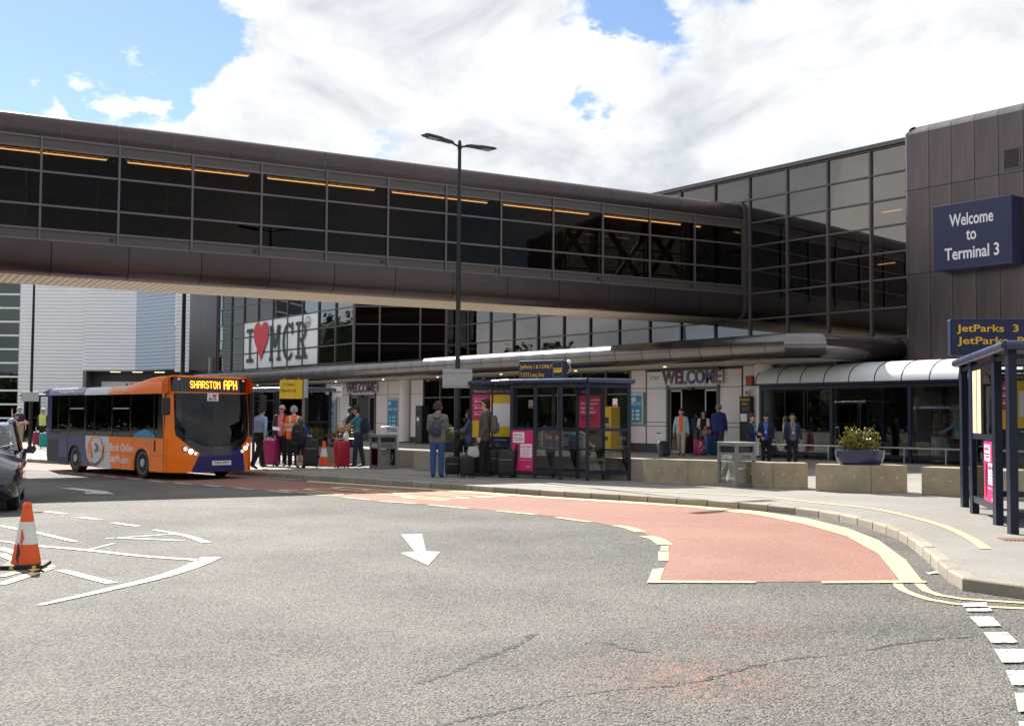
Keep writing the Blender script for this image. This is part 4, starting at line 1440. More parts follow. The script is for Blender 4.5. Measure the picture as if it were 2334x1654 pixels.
def sign_panel(name, label, c, rz, w, h, m, cat='sign', back=True):
    t = thing(name, label, cat, c, rz, None)
    MB().box(-w / 2, w / 2, -.012, .012, 0, h).build('panel', m, t, bevel=.006)
    return t
t = sign_panel('sign_board', 'back of a grey sign board clamped to the twin headed lamp column', (-1.43, 29.89, 2.37), R(4), .78, .50, SIGNBACK)
for z in (.08, .42):
    box('clamp', -.11, .11, -.02, .24, z - .02, z + .02, GALV, t)
    box('channel', -.38, .38, -.035, -.012, z - .015, z + .015, GALV, t)
t = sign_panel('sign_board', 'back of a grey sign board on the lamp column above the elderly men', (-22.07, 52.28, 2.2), 0, .82, .44, SIGNBACK)
for z in (.08, .36):
    box('clamp', -.11, .11, -.02, .2, z - .02, z + .02, GALV, t)

# small white sign on a grey post
p = gp(766, 1052, KH)
t = thing('small_sign', 'back of a small white square sign on a grey post', 'sign', (p.x, p.y, KH - .006))
MB().tube([(0, 0, 0), (0, 0, 2.5)], .028, 10).build('post', GREYM, t, smooth=40)
hh = p.y / 2600
box('panel', -.17, .17, -.05, -.035, 2.13, 2.47, WHITE, t)
box('bracket', -.15, .15, -.065, -.05, 2.28, 2.31, GREYM, t)

# yellow bus stop flag sign
p = gp(690, 1059, KH)
t = thing('bus_stop_sign', 'yellow Car Rental Village Bus Stop sign on a brown post', 'sign', (p.x, p.y, KH - .006), R(-8))
SY = mat('sign_yellow', (.75, .47, .02), .45, var=.06)
POSTBR = mat('brown_post', (.22, .17, .12), .55, var=.1)
MB().tube([(0, 0, 0), (0, 0, 2.62)], .04, 10).build('post', POSTBR, t, smooth=40)
box('panel', -.74, -.02, -.09, -.05, 2.02, 2.60, SY, t)
box('side_panel', .02, .12, -.09, .05, 2.05, 2.62, SIGNBACK, t)
box('seam', -.245, -.235, -.093, -.09, 2.02, 2.60, mat('sign_yellow_dark', (.5, .30, .02), .5), t)
text('lettering', 'Car Rental', DARK_LET, t, (-.47, -.093, 2.46), (1, 0, 0), (0, 0, 1), w=.36, h=.10, thick=.004)
text('lettering', 'Village Bus Stop', DARK_LET, t, (-.47, -.093, 2.26), (1, 0, 0), (0, 0, 1), w=.50, h=.115, thick=.004)
for x in (-.6, -.15):
    MB().ball((x, -.07, 2.63), (.035, .035, .015), 8, 4).build('lamp', LENS, t)

# litter bins: square, seen on the corner
BAG = mat('clear_bag', (.62, .60, .54), .35, var=.5, vs_=7, bump=.9, bs=9)
_t = BAG.node_tree
_b = _t.nodes['Principled BSDF']
_tr = _t.nodes.new('ShaderNodeBsdfTranslucent')
_tr.inputs['Color'].default_value = (.75, .73, .66, 1)
_tp = _t.nodes.new('ShaderNodeBsdfTransparent')
_m1 = _t.nodes.new('ShaderNodeMixShader')
_m1.inputs[0].default_value = .3
_t.links.new(_b.outputs[0], _m1.inputs[1])
_t.links.new(_tr.outputs[0], _m1.inputs[2])
_m2 = _t.nodes.new('ShaderNodeMixShader')
_m2.inputs[0].default_value = .08
_t.links.new(_m1.outputs[0], _m2.inputs[1])
_t.links.new(_tp.outputs[0], _m2.inputs[2])
_t.links.new(_m2.outputs[0], _t.nodes['Material Output'].inputs['Surface'])
def litter_bin(c, rz, label, light):
    t = thing('litter_bin', label, 'bin', c, rz, 'grey litter bins')
    s = .265
    H = .99
    fr = MB()
    for sx in (-1, 1):
        for sy in (-1, 1):
            fr.box(sx * s - .03, sx * s + .03, sy * s - .03, sy * s + .03, 0, H - .03)
    fr.build('corner_post', GREYM, t)
    MB().box(-s - .035, s + .035, -s - .035, s + .035, H - .03, H).build('lid', mat('bin_lid_grey', (.36, .37, .37), .4, .3), t, bevel=.01)
    MB().box(-s - .033, s + .033, -s - .033, s + .033, 0.0, .05).build('base', GREYM, t)
    for k in range(4):
        q = R(90 * k)
        def T(x, y, z):
            return (x * math.cos(q) - y * math.sin(q), x * math.sin(q) + y * math.cos(q), z)
        def ob(nm, x0, x1, y0, y1, z0, z1, m):
            b_ = MB().box(x0, x1, y0, y1, z0, z1)
            b_.v = [T(*v) for v in b_.v]
            return b_.build(nm, m, t)
        ob('upper_panel', -s + .03, s - .03, -s - .02, -s + .01, .58, .76, GREYM)
        ob('rim', -s + .03, s - .03, -s - .02, -s + .01, .90, H - .03, GREYM)
        ob('opening', -s + .03, s - .03, -s + .03, -s + .04, .76, .90, BLACK)
        ob('lower_rail', -s + .03, s - .03, -s - .02, -s + .01, .05, .10, GREYM)
        ob('window_pane', -s + .03, s - .03, -s - .006, -s, .10, .58, G_SHEL)
        cpos = T(0, -s - .022, .665)
        rt, up = T(1, 0, 0), (0, 0, 1)
        text('lettering', 'LITTER', WHITE_LET if k % 2 == light else DARK_LET, t, cpos, rt, up, w=.30, h=.075, thick=.004)
    rings = []
    for i in range(8):
        z = .06 + .5 * i / 7
        rr_ = .205 + .022 * math.sin(i * .9 + 1) + .01 * i / 7
        rings.append([(rr_ * (1 + .10 * math.sin(5 * a + i)) * math.cos(a), rr_ * (1 + .10 * math.cos(4 * a - i)) * math.sin(a), z) for a in [2 * math.pi * k / 18 for k in range(18)]])
    MB().loft(rings, cap=False).build('bag', BAG, t, smooth=60)
    return t
p1, p2 = gp(1638, 1106.5, KH), gp(1716, 1108.5, KH)
pm = gp(1679, 1111, KH) + Vector((.07, .36, 0))
litter_bin((pm.x, pm.y, KH - .006), R(45 - 11), 'grey square litter bin between the concrete barriers, nearest the kerb', 1)
pm = gp(862, 1068.5, KH) + Vector((.10, .37, 0))
litter_bin((pm.x, pm.y, KH - .006), R(33), 'grey square litter bin beside the teenager in the teal T-shirt', 1)

# planters
LEAFY = mat('variegated_leaf', (.30, .27, .035), .45, var=.55, vs_=9)
LEAFG = mat('green_leaf', (.075, .10, .02), .45, var=.45, vs_=9)
BOWL = mat('navy_planter', (.012, .018, .075), .25, var=.12, coat=.4)
SOIL = mat('soil', (.03, .022, .015), .95)
TWIG = mat('twig', (.10, .06, .035), .8)
def planter(c, rz, label, w=1.0, d=.62, h=.30, ph=.42, seed=1, dens=520):
    t = thing('planter', label, 'planter', c, rz, 'navy planter bowls')
    def ring(sx, sy, z, n=28, e=2.6):
        return [(sx * math.copysign(abs(math.cos(a)) ** (2 / e), math.cos(a)), sy * math.copysign(abs(math.sin(a)) ** (2 / e), math.sin(a)), z) for a in [2 * math.pi * k / n for k in range(n)]]
    W, D = w / 2, d / 2
    MB().loft([ring(W * .80, D * .80, 0), ring(W * .90, D * .90, h * .2), ring(W * .985, D * .985, h * .55), ring(W * .99, D * .99, h * .8), ring(W * 1.0, D * 1.0, h * .82), ring(W * 1.01, D * 1.01, h * .97), ring(W * .97, D * .97, h), ring(W * .92, D * .92, h * .97), ring(W * .9, D * .9, h * .85)]).build('bowl', BOWL, t, smooth=40)
    MB().loft([ring(W * .89, D * .89, h * .84), ring(W * .89, D * .89, h * .9)]).build('soil', SOIL, t)
    rs = random.Random(seed)
    lm = [MB(), MB()]
    tw = MB()
    for k in range(30):
        a = rs.uniform(0, 6.28)
        q = rs.uniform(.1, .8)
        tw.tube([(W * .5 * q * math.cos(a), D * .5 * q * math.sin(a), h * .9), (W * .75 * q * math.cos(a), D * .8 * q * math.sin(a), h + ph * .7)], [.006, .003], 4)
    tw.build('stems', TWIG, t)
    for k in range(dens):
        a = rs.uniform(0, 6.28)
        el = rs.uniform(.05, 1.0)
        rr_ = rs.uniform(.55, 1.0) * (1 + .18 * math.sin(3 * a + seed))
        c0 = Vector((W * .80 * rr_ * math.cos(a) * math.sqrt(1 - el * el * .8), D * .95 * rr_ * math.sin(a) * math.sqrt(1 - el * el * .8), h * .95 + ph * el * rr_ + rs.uniform(-.03, .05)))
        dv = Vector((math.cos(a) * rs.uniform(.2, 1) + rs.uniform(-.5, .5), math.sin(a) * rs.uniform(.2, 1) + rs.uniform(-.5, .5), rs.uniform(.1, 1.2))).normalized()
        sd = dv.cross(Vector((rs.uniform(-1, 1), rs.uniform(-1, 1), .3))).normalized()
        ln, wd_ = rs.uniform(.05, .09), rs.uniform(.014, .024)
        up = sd.cross(dv) * .008
        m_ = lm[0] if rs.random() < .30 + .4 * el else lm[1]
        m_.add([c0, c0 + dv * ln * .5 + sd * wd_ + up, c0 + dv * ln, c0 + dv * ln * .5 - sd * wd_ + up, c0 + dv * ln * .5 - up], [(0, 1, 4), (1, 2, 4), (2, 3, 4), (3, 0, 4)])
    lm[0].build('foliage', LEAFY, t, fix=False)
    lm[1].build('foliage', LEAFG, t, fix=False)
    return t
p = gp(1962, 1121.5, KH)
planter((p.x + .08, p.y + .32, KH - .006 + .562), R(-8), 'navy planter bowl with variegated shrub on the concrete barrier by the walkway', 1.0, .62, .30, .47, 3, 800)
p = gp(770, 1055, KH) + Vector((.1, .3, 0))
planter((p.x, p.y, KH - .006 + .502), R(-30), 'navy planter bowl with variegated shrub on the low wall behind the red suitcase', 1.05, .6, .28, .36, 5, 420)
p = gp(1030, 1074, KH) + Vector((.1, .3, 0))
planter((p.x, p.y, KH - .006 + .527), R(-30), 'navy planter bowl on the low wall behind the twin headed lamp column', .9, .6, .28, .42, 8, 420)

# traffic cones
def cone(c, rz, label, h=.72, torn=False):
    t = thing('traffic_cone', label, 'traffic cone', c, rz, 'orange traffic cones')
    bs = MB().box(-.215, .215, -.215, .215, 0, .045).build('base', RUBBER if torn else ORANGE, t, bevel=.012)
    r = lambda z: .150 - (.150 - .035) * (z - .045) / (h - .045)
    MB().lathe([(r(.045), .045), (r(h * .36), h * .36), (r(h * .36) - .004, h * .365), (r(h * .70) - .004, h * .695), (r(h * .7), h * .70), (r(h * .93), h * .93), (r(h * .93) + .006, h * .94), (r(h), h * .99), (.028, h), (.020, h - .02)], 28).build('cone_body', ORANGE, t, smooth=30)
    MB().lathe([(r(h * .36) + .002, h * .36), (r(h * .70) + .002, h * .70)], 28).build('reflective_sleeve', CONEW, t, smooth=60)
    if torn:
        for k, (a0, z0, s) in enumerate(((250, h * .42, 1), (238, h * .18, 1.2))):
            pts = []
            for i, (da, dz, w_) in enumerate(((0, .12, .004), (3, .08, .012), (8, .03, .02), (4, -.02, .012), (14, -.06, .004))):
                a = R(a0 + da)
                rr_ = r(z0 + dz * s) + .005
                pts.append((Vector((rr_ * math.cos(a), rr_ * math.sin(a), z0 + dz * s)), w_, Vector((-math.sin(a), math.cos(a), 0))))
            mb = MB()
            for (A, wa, ta), (B, wb, tb_) in zip(pts, pts[1:]):
                mb.add([A - ta * wa, A + ta * wa, B + tb_ * wb, B - tb_ * wb], [(0, 1, 2, 3)])
            mb.build('tear', BLACK if k else ORANGE, t)
        for a in (200, 290):
            MB().box(-.02, .02, -.2165, -.2155, .005, .04).build('base_stripe', SY, t, loc=(.12 if a > 250 else -.1, 0, 0))
    return t
p = gp(42, 1297)
cone((p.x, p.y + .18, 0), R(12), 'battered orange and white traffic cone with a torn sleeve on the road', .68, True)
p = gp(738, 1060, KH)
cone((p.x, p.y, KH - .006), R(5), 'orange and white traffic cone on the pavement beside the black suitcase', .75)

# ------------------------------------------------------------------ bus shelters
ROOFTUBE = mat('shelter_roof_edge', (.05, .065, .13), .28, .3, var=.15)
SHELROOF = mat('shelter_roof_top', (.10, .115, .16), .4, .2, var=.15)
def shelter_frame(t, posts, walls, roof, z0, zt, pw=.085):
    """posts: xy list; walls: (i, j, rails, panes); roof: xy polygon"""
    for i, (x, y) in enumerate(posts):
        o = box('post', x - pw / 2, x + pw / 2, y - pw / 2, y + pw / 2, z0, zt - .04, NAVY, t)
    for (i, j, rails, panes) in walls:
        a, b = Vector(posts[i] + (0,)), Vector(posts[j] + (0,))
        d = (b - a)
        ln = d.length
        d.normalize()
        ang = math.atan2(d.y, d.x)
        c = (a + b) / 2
        for z, h_ in rails:
            key = ('rail', round(ln, 3), h_)
            if key not in _bc:
                _bc[key] = MB().box(-ln / 2 + pw / 2, ln / 2 - pw / 2, -.028, .028, -h_ / 2, h_ / 2).mesh(NAVY)
            link('rail', _bc[key], t, (c.x, c.y, z), (0, 0, ang))
        for (za, zb_) in panes:
            key = ('spane', round(ln, 3), round(zb_ - za, 3))
            if key not in _bc:
                _bc[key] = MB().box(-ln / 2 + pw / 2, ln / 2 - pw / 2, -.005, .005, -(zb_ - za) / 2, (zb_ - za) / 2).mesh(G_SHEL)
            link('pane', _bc[key], t, (c.x, c.y, (za + zb_) / 2), (0, 0, ang))
    n = len(roof)
    MB().prism(roof, zt - .02, zt + .03, lambda u, v, e: (u, v, e)).build('roof', SHELROOF, t)
    for k in range(n):
        a, b = Vector(roof[k] + (zt,)), Vector(roof[(k + 1) % n] + (zt,))
        MB().tube([a, b], .065, 10).build('roof_edge', ROOFTUBE, t, smooth=40)

PINK = mat('poster_pink', (.62, .012, .16), .4, var=.05)
PINK2 = mat('poster_crimson', (.52, .02, .09), .4, var=.05)
PNAVY = mat('poster_navy', (.012, .016, .06), .4)
PWHT = mat('poster_white_print', (.78, .76, .78), .45, var=.04)
def on_wall(t, a, b, off):
    """frame on a wall from a to b, seen from its right-hand side: origin, right, outward"""
    a, b = Vector((a[0], a[1], 0)), Vector((b[0], b[1], 0))
    d = (b - a).normalized()
    out = Vector((d.y, -d.x, 0))
    return a + out * off, d, out
def wall_plate(t, fr, u0, u1, z0, z1, m, nm='poster', lift=0.0, th=.006):
    o, d, out = fr
    c = o + d * ((u0 + u1) / 2) + out * lift
    mb = MB().obox((c.x, c.y, (z0 + z1) / 2), d * ((u1 - u0) / 2), out * (th / 2), Vector((0, 0, (z1 - z0) / 2)))
    return mb.build(nm, m, t)
def wall_text(t, fr, body, u, z, m, w=None, h=None, lift=.008, bold=0):
    o, d, out = fr
    c = o + d * u + out * lift
    return text('lettering', body, m, t, (c.x, c.y, z), d, (0, 0, 1), h=h, w=w, thick=.004, bold=bold)
def save_advert(t, fr, u0, u1, z0, z1):
    wall_plate(t, fr, u0, u1, z0, z1, PINK, 'advert')
    w, h = u1 - u0, z1 - z0
    U = lambda q: u0 + w * q
    Zz = lambda q: z0 + h * q
    wall_plate(t, fr, U(.07), U(.60), Zz(.69), Zz(.95), PWHT, 'speech_bubble', .004, .004)
    wall_plate(t, fr, U(.42), U(.95), Zz(.33), Zz(.66), PWHT, 'speech_bubble', .004, .004)
    wall_text(t, fr, 'NEXT TIME...', U(.33), Zz(.88), PINK2, w=w * .40, h=h * .045)
    wall_text(t, fr, "Don't pay full price\non your parking!", U(.33), Zz(.78), PINK2, w=w * .44, h=h * .085)
    wall_text(t, fr, 'SAVE 10%*', U(.68), Zz(.59), PINK, w=w * .44, h=h * .06, bold=.01)
    for k in range(4):
        wall_plate(t, fr, U(.48), U(.88 - .05 * (k % 2)), Zz(.51 - .05 * k), Zz(.522 - .05 * k), PINK2, 'print_line', .007, .002)
    wall_text(t, fr, 'Nobody sells us cheaper!', U(.66), Zz(.265), WHITE_LET, w=w * .55, h=h * .025)
    wall_text(t, fr, 'manchester\nairport', WHITE_LET and U(.80), Zz(.10), WHITE_LET, w=w * .22, h=h * .05)
    o, d, out = fr
    hp_ = MB()
    hand = [(.12, .40), (.16, .52), (.2, .62), (.27, .66), (.32, .62), (.30, .52), (.34, .47), (.30, .40), (.28, .26), (.24, .12), (.16, .12), (.15, .28)]
    hp_.prism([(U(a), Zz(b)) for a, b in hand], .004, .008, lambda u, v, e: tuple(o + d * u + out * e + Vector((0, 0, v))))
    hp_.build('arm_print', BLACK, t)
def car_park_board(t, fr, u0, u1, z0, z1, split=.55):
    w, h = u1 - u0, z1 - z0
    wall_plate(t, fr, u0, u1, z0, z1, PNAVY, 'map_board')
    wall_plate(t, fr, u0 + .01, u0 + w * split, z0 + h * .42, z1 - h * .12, PINK2, 'route_map', .004, .004)
    wall_plate(t, fr, u0 + .01, u0 + w * split, z0 + h * .1, z0 + h * .41, SY, 'notice', .004, .004)
    wall_plate(t, fr, u0 + w * (split + .03), u1 - .02, z0 + h * .12, z1 - h * .12, SY, 'notice', .004, .004)
    wall_plate(t, fr, u0 + w * (split + .09), u1 - .08, z0 + h * .30, z0 + h * .72, PWHT, 'timetable', .008, .004)
    wall_text(t, fr, 'Manchester Airport Car Parks', (u0 + u1) / 2, z1 - h * .06, YELLOW_LET, w=w * .92, h=h * .055)
    for k in range(3):
        zz = z0 + h * (.52 + .12 * k)
        wall_plate(t, fr, u0 + w * .06, u0 + w * (split - .05), zz - .006, zz + .006, PWHT, 'route_line', .008, .003)
        wall_text(t, fr, 'Jet Parks 1 & 2 - Bus Number', u0 + w * split * .5, zz + h * .045, WHITE_LET, w=w * split * .8, h=h * .025)
        for q in (.1, split - .08):
            o, d, out = fr
            c = o + d * (u0 + w * q) + out * .009
            MB().obox((c.x, c.y, zz), d * .02, out * .002, Vector((0, 0, .02))).build('route_stop', PWHT, t)
    wall_text(t, fr, 'manchester airport', u0 + w * (.5 + split / 2), z0 + h * .06, WHITE_LET, w=w * .3, h=h * .03)

def no_smoking(t, fr, u, z, s=.11):
    wall_plate(t, fr, u - s * .55, u + s * .55, z - s * .9, z + s * .9, PWHT, 'no_smoking_sticker', .006, .002)
    wall_plate(t, fr, u - s * .45, u + s * .45, z - s * .82, z - s * .38, mat('sticker_red', (.6, .03, .03), .5), 'sticker_band', .009, .002)
    o, d, out = fr
    rg = MB()
    for k in range(14):
        a0_, a1_ = R(k * 360 / 14), R((k + 1) * 360 / 14)
        q = lambda a, r_: tuple(o + d * (u + r_ * math.cos(a)) + out * .010 + Vector((0, 0, z + s * .25 + r_ * math.sin(a))))
        rg.add([q(a0_, s * .42), q(a1_, s * .42), q(a1_, s * .32), q(a0_, s * .32)], [(0, 1, 2, 3)])
    rg.build('sticker_ring', mat('sticker_red', (.6, .03, .03), .5), t)

SZ, ST = KH - .006, 2.50
Rl = [(.20 + SZ, .07), (1.33, .07), (ST - .12, .06)]
Pn = [(.24 + SZ, 1.295), (1.365, ST - .15)]
CS = thing('bus_shelter', 'navy framed glass bus shelter with pink adverts in the middle of the pavement', 'bus shelter', (0, 0, 0), 0, 'navy glass bus shelters')
posts = [(0.0, 28.47), (.58, 28.09), (1.19, 27.62), (1.81, 27.22), (2.83, 27.55), (2.24, 27.92), (1.63, 28.25), (1.05, 28.58), (.10, 29.10), (-.48, 29.42), (-1.05, 29.74)]
W_ = [(0, 1, Rl, Pn), (1, 2, Rl, Pn), (3, 4, Rl, Pn), (5, 4, Rl, Pn), (6, 5, Rl, Pn), (7, 6, Rl, Pn), (8, 7, Rl, Pn), (9, 8, Rl, Pn), (10, 9, Rl, Pn), (2, 3, [(ST - .12, .06)], [])]
shelter_frame(CS, posts, W_, [(-.06, 28.40), (1.80, 27.12), (2.95, 27.5), (-1.1, 29.85)], SZ, ST)
fr = on_wall(CS, posts[0], posts[1], .04)
save_advert(CS, fr, .03, .66, .30, 1.30)
fr = on_wall(CS, posts[6], posts[5], .03)
wall_plate(CS, fr, .06, .64, 1.37, 2.34, PINK2, 'poster')
wall_plate(CS, fr, .06, .64, 2.16, 2.34, PNAVY, 'poster_header', .005, .004)
for body, z, m_, uu, ww in (('a free', 2.06, WHITE_LET, .50, .22), ('iPhone app for', 1.96, WHITE_LET, .34, .46), ('the latest', 1.86, WHITE_LET, .28, .34), ('information?', 1.76, WHITE_LET, .31, .40), ('manchester', 1.66, PNAVY, .30, .38), ('airport.co.uk', 1.56, PNAVY, .31, .40)):
    wall_text(CS, fr, body, uu, z, m_, w=ww, h=.068)
wall_text(CS, fr, 'manchester\nairport', .2, 2.25, WHITE_LET, w=.16, h=.06)
fr = on_wall(CS, posts[10], posts[8], .03)
car_park_board(CS, fr, .04, 1.26, .95, 2.36, .42)
fr = on_wall(CS, posts[7], posts[6], .02)
fr = on_wall(CS, posts[3], posts[4], .012)
no_smoking(CS, fr, .70, 1.98)
fr = on_wall(CS, posts[8], posts[7], .02)
no_smoking(CS, fr, .45, 1.95)
for k, (i, j) in enumerate(((10, 9), (8, 7), (7, 6), (6, 5), (5, 4))):
    a, b = Vector(posts[i] + (0,)), Vector(posts[j] + (0,))
    pp = b + (a - b).normalized() * .02
    MB().prism([(0, .86), (.34, .86), (.30, .70), (.18, .50), (.06, .38), (0, .34)], -.02, .02, lambda u, v, e: (pp.x - .5 * u + .85 * e, pp.y - .86 * u - .5 * e, v)).build('seat_bracket', BLKCOL, CS)
a, b = Vector(posts[9] + (0,)), Vector(posts[4] + (0,))
MB().bar((a.x - .12, a.y - .22, .85), (b.x - .12, b.y - .22, .85), .26, .035).build('perch_seat', BLKCOL, CS)
MB().bar((.3, 28.75, 2.40), (1.6, 27.95, 2.40), .10, .06).build('strip_lamp', mat('shelter_lamp', (.8, .75, .6), .4), CS)
# JetParks flag on its roof
c = at_depth(1239, 860, 28.35)
J1 = thing('parking_bus_sign', 'navy two line sign with yellow letters and bus symbol on the central shelter', 'sign', (c.x, c.y, 0), math.atan2(-.53, .85))
box('sign_case', -.64, .64, -.13, .13, 2.51, 3.03, PNAVY, J1, .012)
text('lettering', 'JetParks 1 & 2 ONLY', YELLOW_LET, J1, (-.14, -.135, 2.86), (1, 0, 0), (0, 0, 1), w=.92, h=.125, thick=.004, bold=.012)
text('lettering', 'T1/T3 Long Stay', YELLOW_LET, J1, (-.25, -.135, 2.66), (1, 0, 0), (0, 0, 1), w=.70, h=.13, thick=.004, bold=.012)
bp_ = MB()
bp_.box(.37, .59, -.137, -.133, 2.74, 2.83)
bp_.box(.36, .57, -.137, -.133, 2.72, 2.74)
bp_.build('bus_symbol', YELLOW_LET, J1)
MB().box(.40, .42, -.1385, -.137, 2.775, 2.81).box(.44, .46, -.1385, -.137, 2.775, 2.81).box(.48, .50, -.1385, -.137, 2.775, 2.81).box(.52, .54, -.1385, -.137, 2.775, 2.81).build('symbol_window', PNAVY, J1)
of = MB()
for x0, x1, z0, z1 in ((.34, .61, 2.60, 2.605), (.34, .61, 2.975, 2.98), (.34, .345, 2.605, 2.975), (.605, .61, 2.605, 2.975)):
    of.box(x0, x1, -.137, -.133, z0, z1)
of.build('symbol_border', SIGNBACK, J1)
MB().ball((.72, 0, 2.98), .055, 10, 8).build('antenna', PWHT, J1, smooth=60)
MB().tube([(.66, 0, 2.7), (.75, 0, 2.75), (.76, 0, 2.85), (.72, 0, 2.93)], .008, 6).build('cable', PWHT, J1)

# nearest shelter on the right
RS = thing('bus_shelter', 'navy framed glass bus shelter nearest the kerb corner, cut by the picture edge', 'bus shelter', (0, 0, 0), 0, 'navy glass bus shelters')
A_, B2, C_, D_ = (6.62, 15.12), (7.83, 19.77), (9.30, 19.42), (8.10, 14.74)
rp1 = (6.97, 16.40)
rp2_ = (7.45, 18.42)
posts = [A_, rp1, rp2_, B2, C_, D_]
RT = 2.60
Rl2 = [(.24 + SZ, .10), (1.36, .085), (RT - .14, .06)]
Pn2 = [(.30 + SZ, 1.315), (1.405, RT - .17)]
shelter_frame(RS, posts, [(2, 1, Rl2, Pn2), (3, 4, Rl2, Pn2), (0, 5, Rl2, Pn2), (5, 4, Rl2, Pn2), (3, 2, [(RT - .12, .06)], []), (1, 0, [(RT - .12, .06)], [])], [(6.5, 14.98), (7.75, 19.92), (9.42, 19.5), (8.2, 14.55)], SZ, RT, .11)
fr = on_wall(RS, B2, C_, .03)
car_park_board(RS, fr, .08, 1.45, 1.36, 2.42, .50)
fr = on_wall(RS, rp2_, rp1, .02)
save_advert(RS, fr, 1.08, 2.0, .36, 1.30)
for k in range(2):
    wall_plate(RS, fr, .08 + k * .42, .44 + k * .42, 1.41, 2.40, mat('cream_panel', (.55, .47, .33), .6, var=.06), 'cream_panel')
# its flag
c = at_depth(2262, 760, 19.75)
J3 = thing('parking_bus_sign', 'large navy sign with yellow letters above the nearest shelter', 'sign', (c.x, c.y, 0), R(-4))
box('sign_case', -.735, .86, -.10, .10, 2.74, 3.355, PNAVY, J3, .012)
box('bracket', -.3, -.22, -.05, .05, 2.55, 2.74, NAVY, J3)
box('bracket', .5, .58, -.05, .05, 2.55, 2.74, NAVY, J3)
text('lettering', 'JetParks  3', YELLOW_LET, J3, (-.115, -.105, 3.185), (1, 0, 0), (0, 0, 1), w=1.04, h=.165, thick=.004, bold=.014)
text('lettering', 'JetParks  Rin', YELLOW_LET, J3, (.035, -.105, 2.97), (1, 0, 0), (0, 0, 1), w=1.32, h=.165, thick=.004, bold=.014)
of = MB()
for x0, x1, z0, z1 in ((-.75, .875, 2.73, 2.745), (-.75, .875, 3.35, 3.365), (-.755, -.74, 2.745, 3.35)):
    of.box(x0, x1, -.108, -.09, z0, z1)
of.build('sign_trim', mat('blue_trim', (.05, .09, .2), .4, .3), J3)

def small_shelter(c, rz, label, w=2.4, d=1.0, h=2.35, arch=False):
    t = thing('bus_shelter', label, 'bus shelter', c, rz, 'navy glass bus shelters')
    P_ = [(-w / 2, 0), (0, 0), (w / 2, 0), (-w / 2, d), (0, d), (w / 2, d)]
    rl = [(.2, .06), (1.3, .06)]
    pn = [(.24, 1.27), (1.33, h - .15)]
    shelter_frame(t, P_, [(3, 4, rl, pn), (4, 5, rl, pn), (0, 3, rl, pn), (2, 5, rl, pn)], [(-w / 2 - .1, -.2), (w / 2 + .1, -.2), (w / 2 + .1, d + .1), (-w / 2 - .1, d + .1)], 0, h, .07)
    if arch:
        t_ = MB().prism(arc(0, 0, .8, 20, 160, 10), -.1, d, lambda u, v, e: (u + .3, e, v * .55 + h - .1)).build('arched_roof', SHELROOF, t)
    return t
p = gp(636, 1052, KH)
small_shelter((p.x, p.y, SZ), R(-38), 'dark glass bus shelter behind the bald man in the pink shirt', 2.6)
p = gp(112, 1008, KH)
small_shelter((p.x, p.y, SZ), R(-20), 'dark glass bus shelter behind the rear of the orange bus', 3.4, 1.1, 2.5, True)

# machines and boards by the terminal wall
def machine(px_, b, z0, w, h, label, body, name='ticket_machine', cat='machine', d=.5):
    a, _ = fpx(px_, 980, b)
    c = fa(a, b)
    t = thing(name, label, cat, (c.x, c.y, z0), FRZ)
    MB().box(-w / 2, w / 2, -d / 2, d / 2, 0, h).build('cabinet', body, t, bevel=.02)
    return t, d
t, d = machine(1392, 3.1, PZ, .60, 1.85, 'yellow ticket machine against the terminal behind the central shelter', TICKY)
box('screen', -.15, .15, -d / 2 - .012, -d / 2, 1.15, 1.4, BLACK, t)
box('side_trim', -.29, -.23, -d / 2 - .006, -d / 2, .05, 1.8, WHITE, t)
box('keypad', -.12, .2, -d / 2 - .015, -d / 2, .95, 1.08, GREYM, t)
box('slot', -.1, .1, -d / 2 - .012, -d / 2, .45, .62, BLACK, t)
t, d = machine(962, 2.95, PZ, .62, 1.95, 'dark grey parking payment machine right of the far entrance', mat('machine_dark', (.03, .035, .04), .4, .2), d=.45)
box('screen', -.14, .14, -d / 2 - .012, -d / 2, 1.45, 1.65, mat('screen_green', (.03, .06, .05), .2), t)
box('notice', -.16, .06, -d / 2 - .012, -d / 2, 1.15, 1.35, PWHT, t)
box('keypad', -.1, .12, -d / 2 - .02, -d / 2, .95, 1.05, GREYM, t)
t, d = machine(1702, 3.0, PZ, .52, 2.2, 'black Assistance Point stand beside the near entrance', BLACK, 'assistance_point', 'help point', .2)
text('lettering', 'Assistance', YELLOW_LET, t, (0, -d / 2 - .005, 2.08), (1, 0, 0), (0, 0, 1), w=.44, h=.09, thick=.006)
text('lettering', 'Point', YELLOW_LET, t, (0, -d / 2 - .005, 1.92), (1, 0, 0), (0, 0, 1), w=.24, h=.1, thick=.006)
text('lettering', '24/7', mat('print_brown', (.35, .16, .08), .5), t, (.02, -d / 2 - .005, 1.74), (1, 0, 0), (0, 0, 1), w=.3, h=.12, thick=.006)
box('notice', -.2, .1, -d / 2 - .01, -d / 2, 1.28, 1.56, PWHT, t)
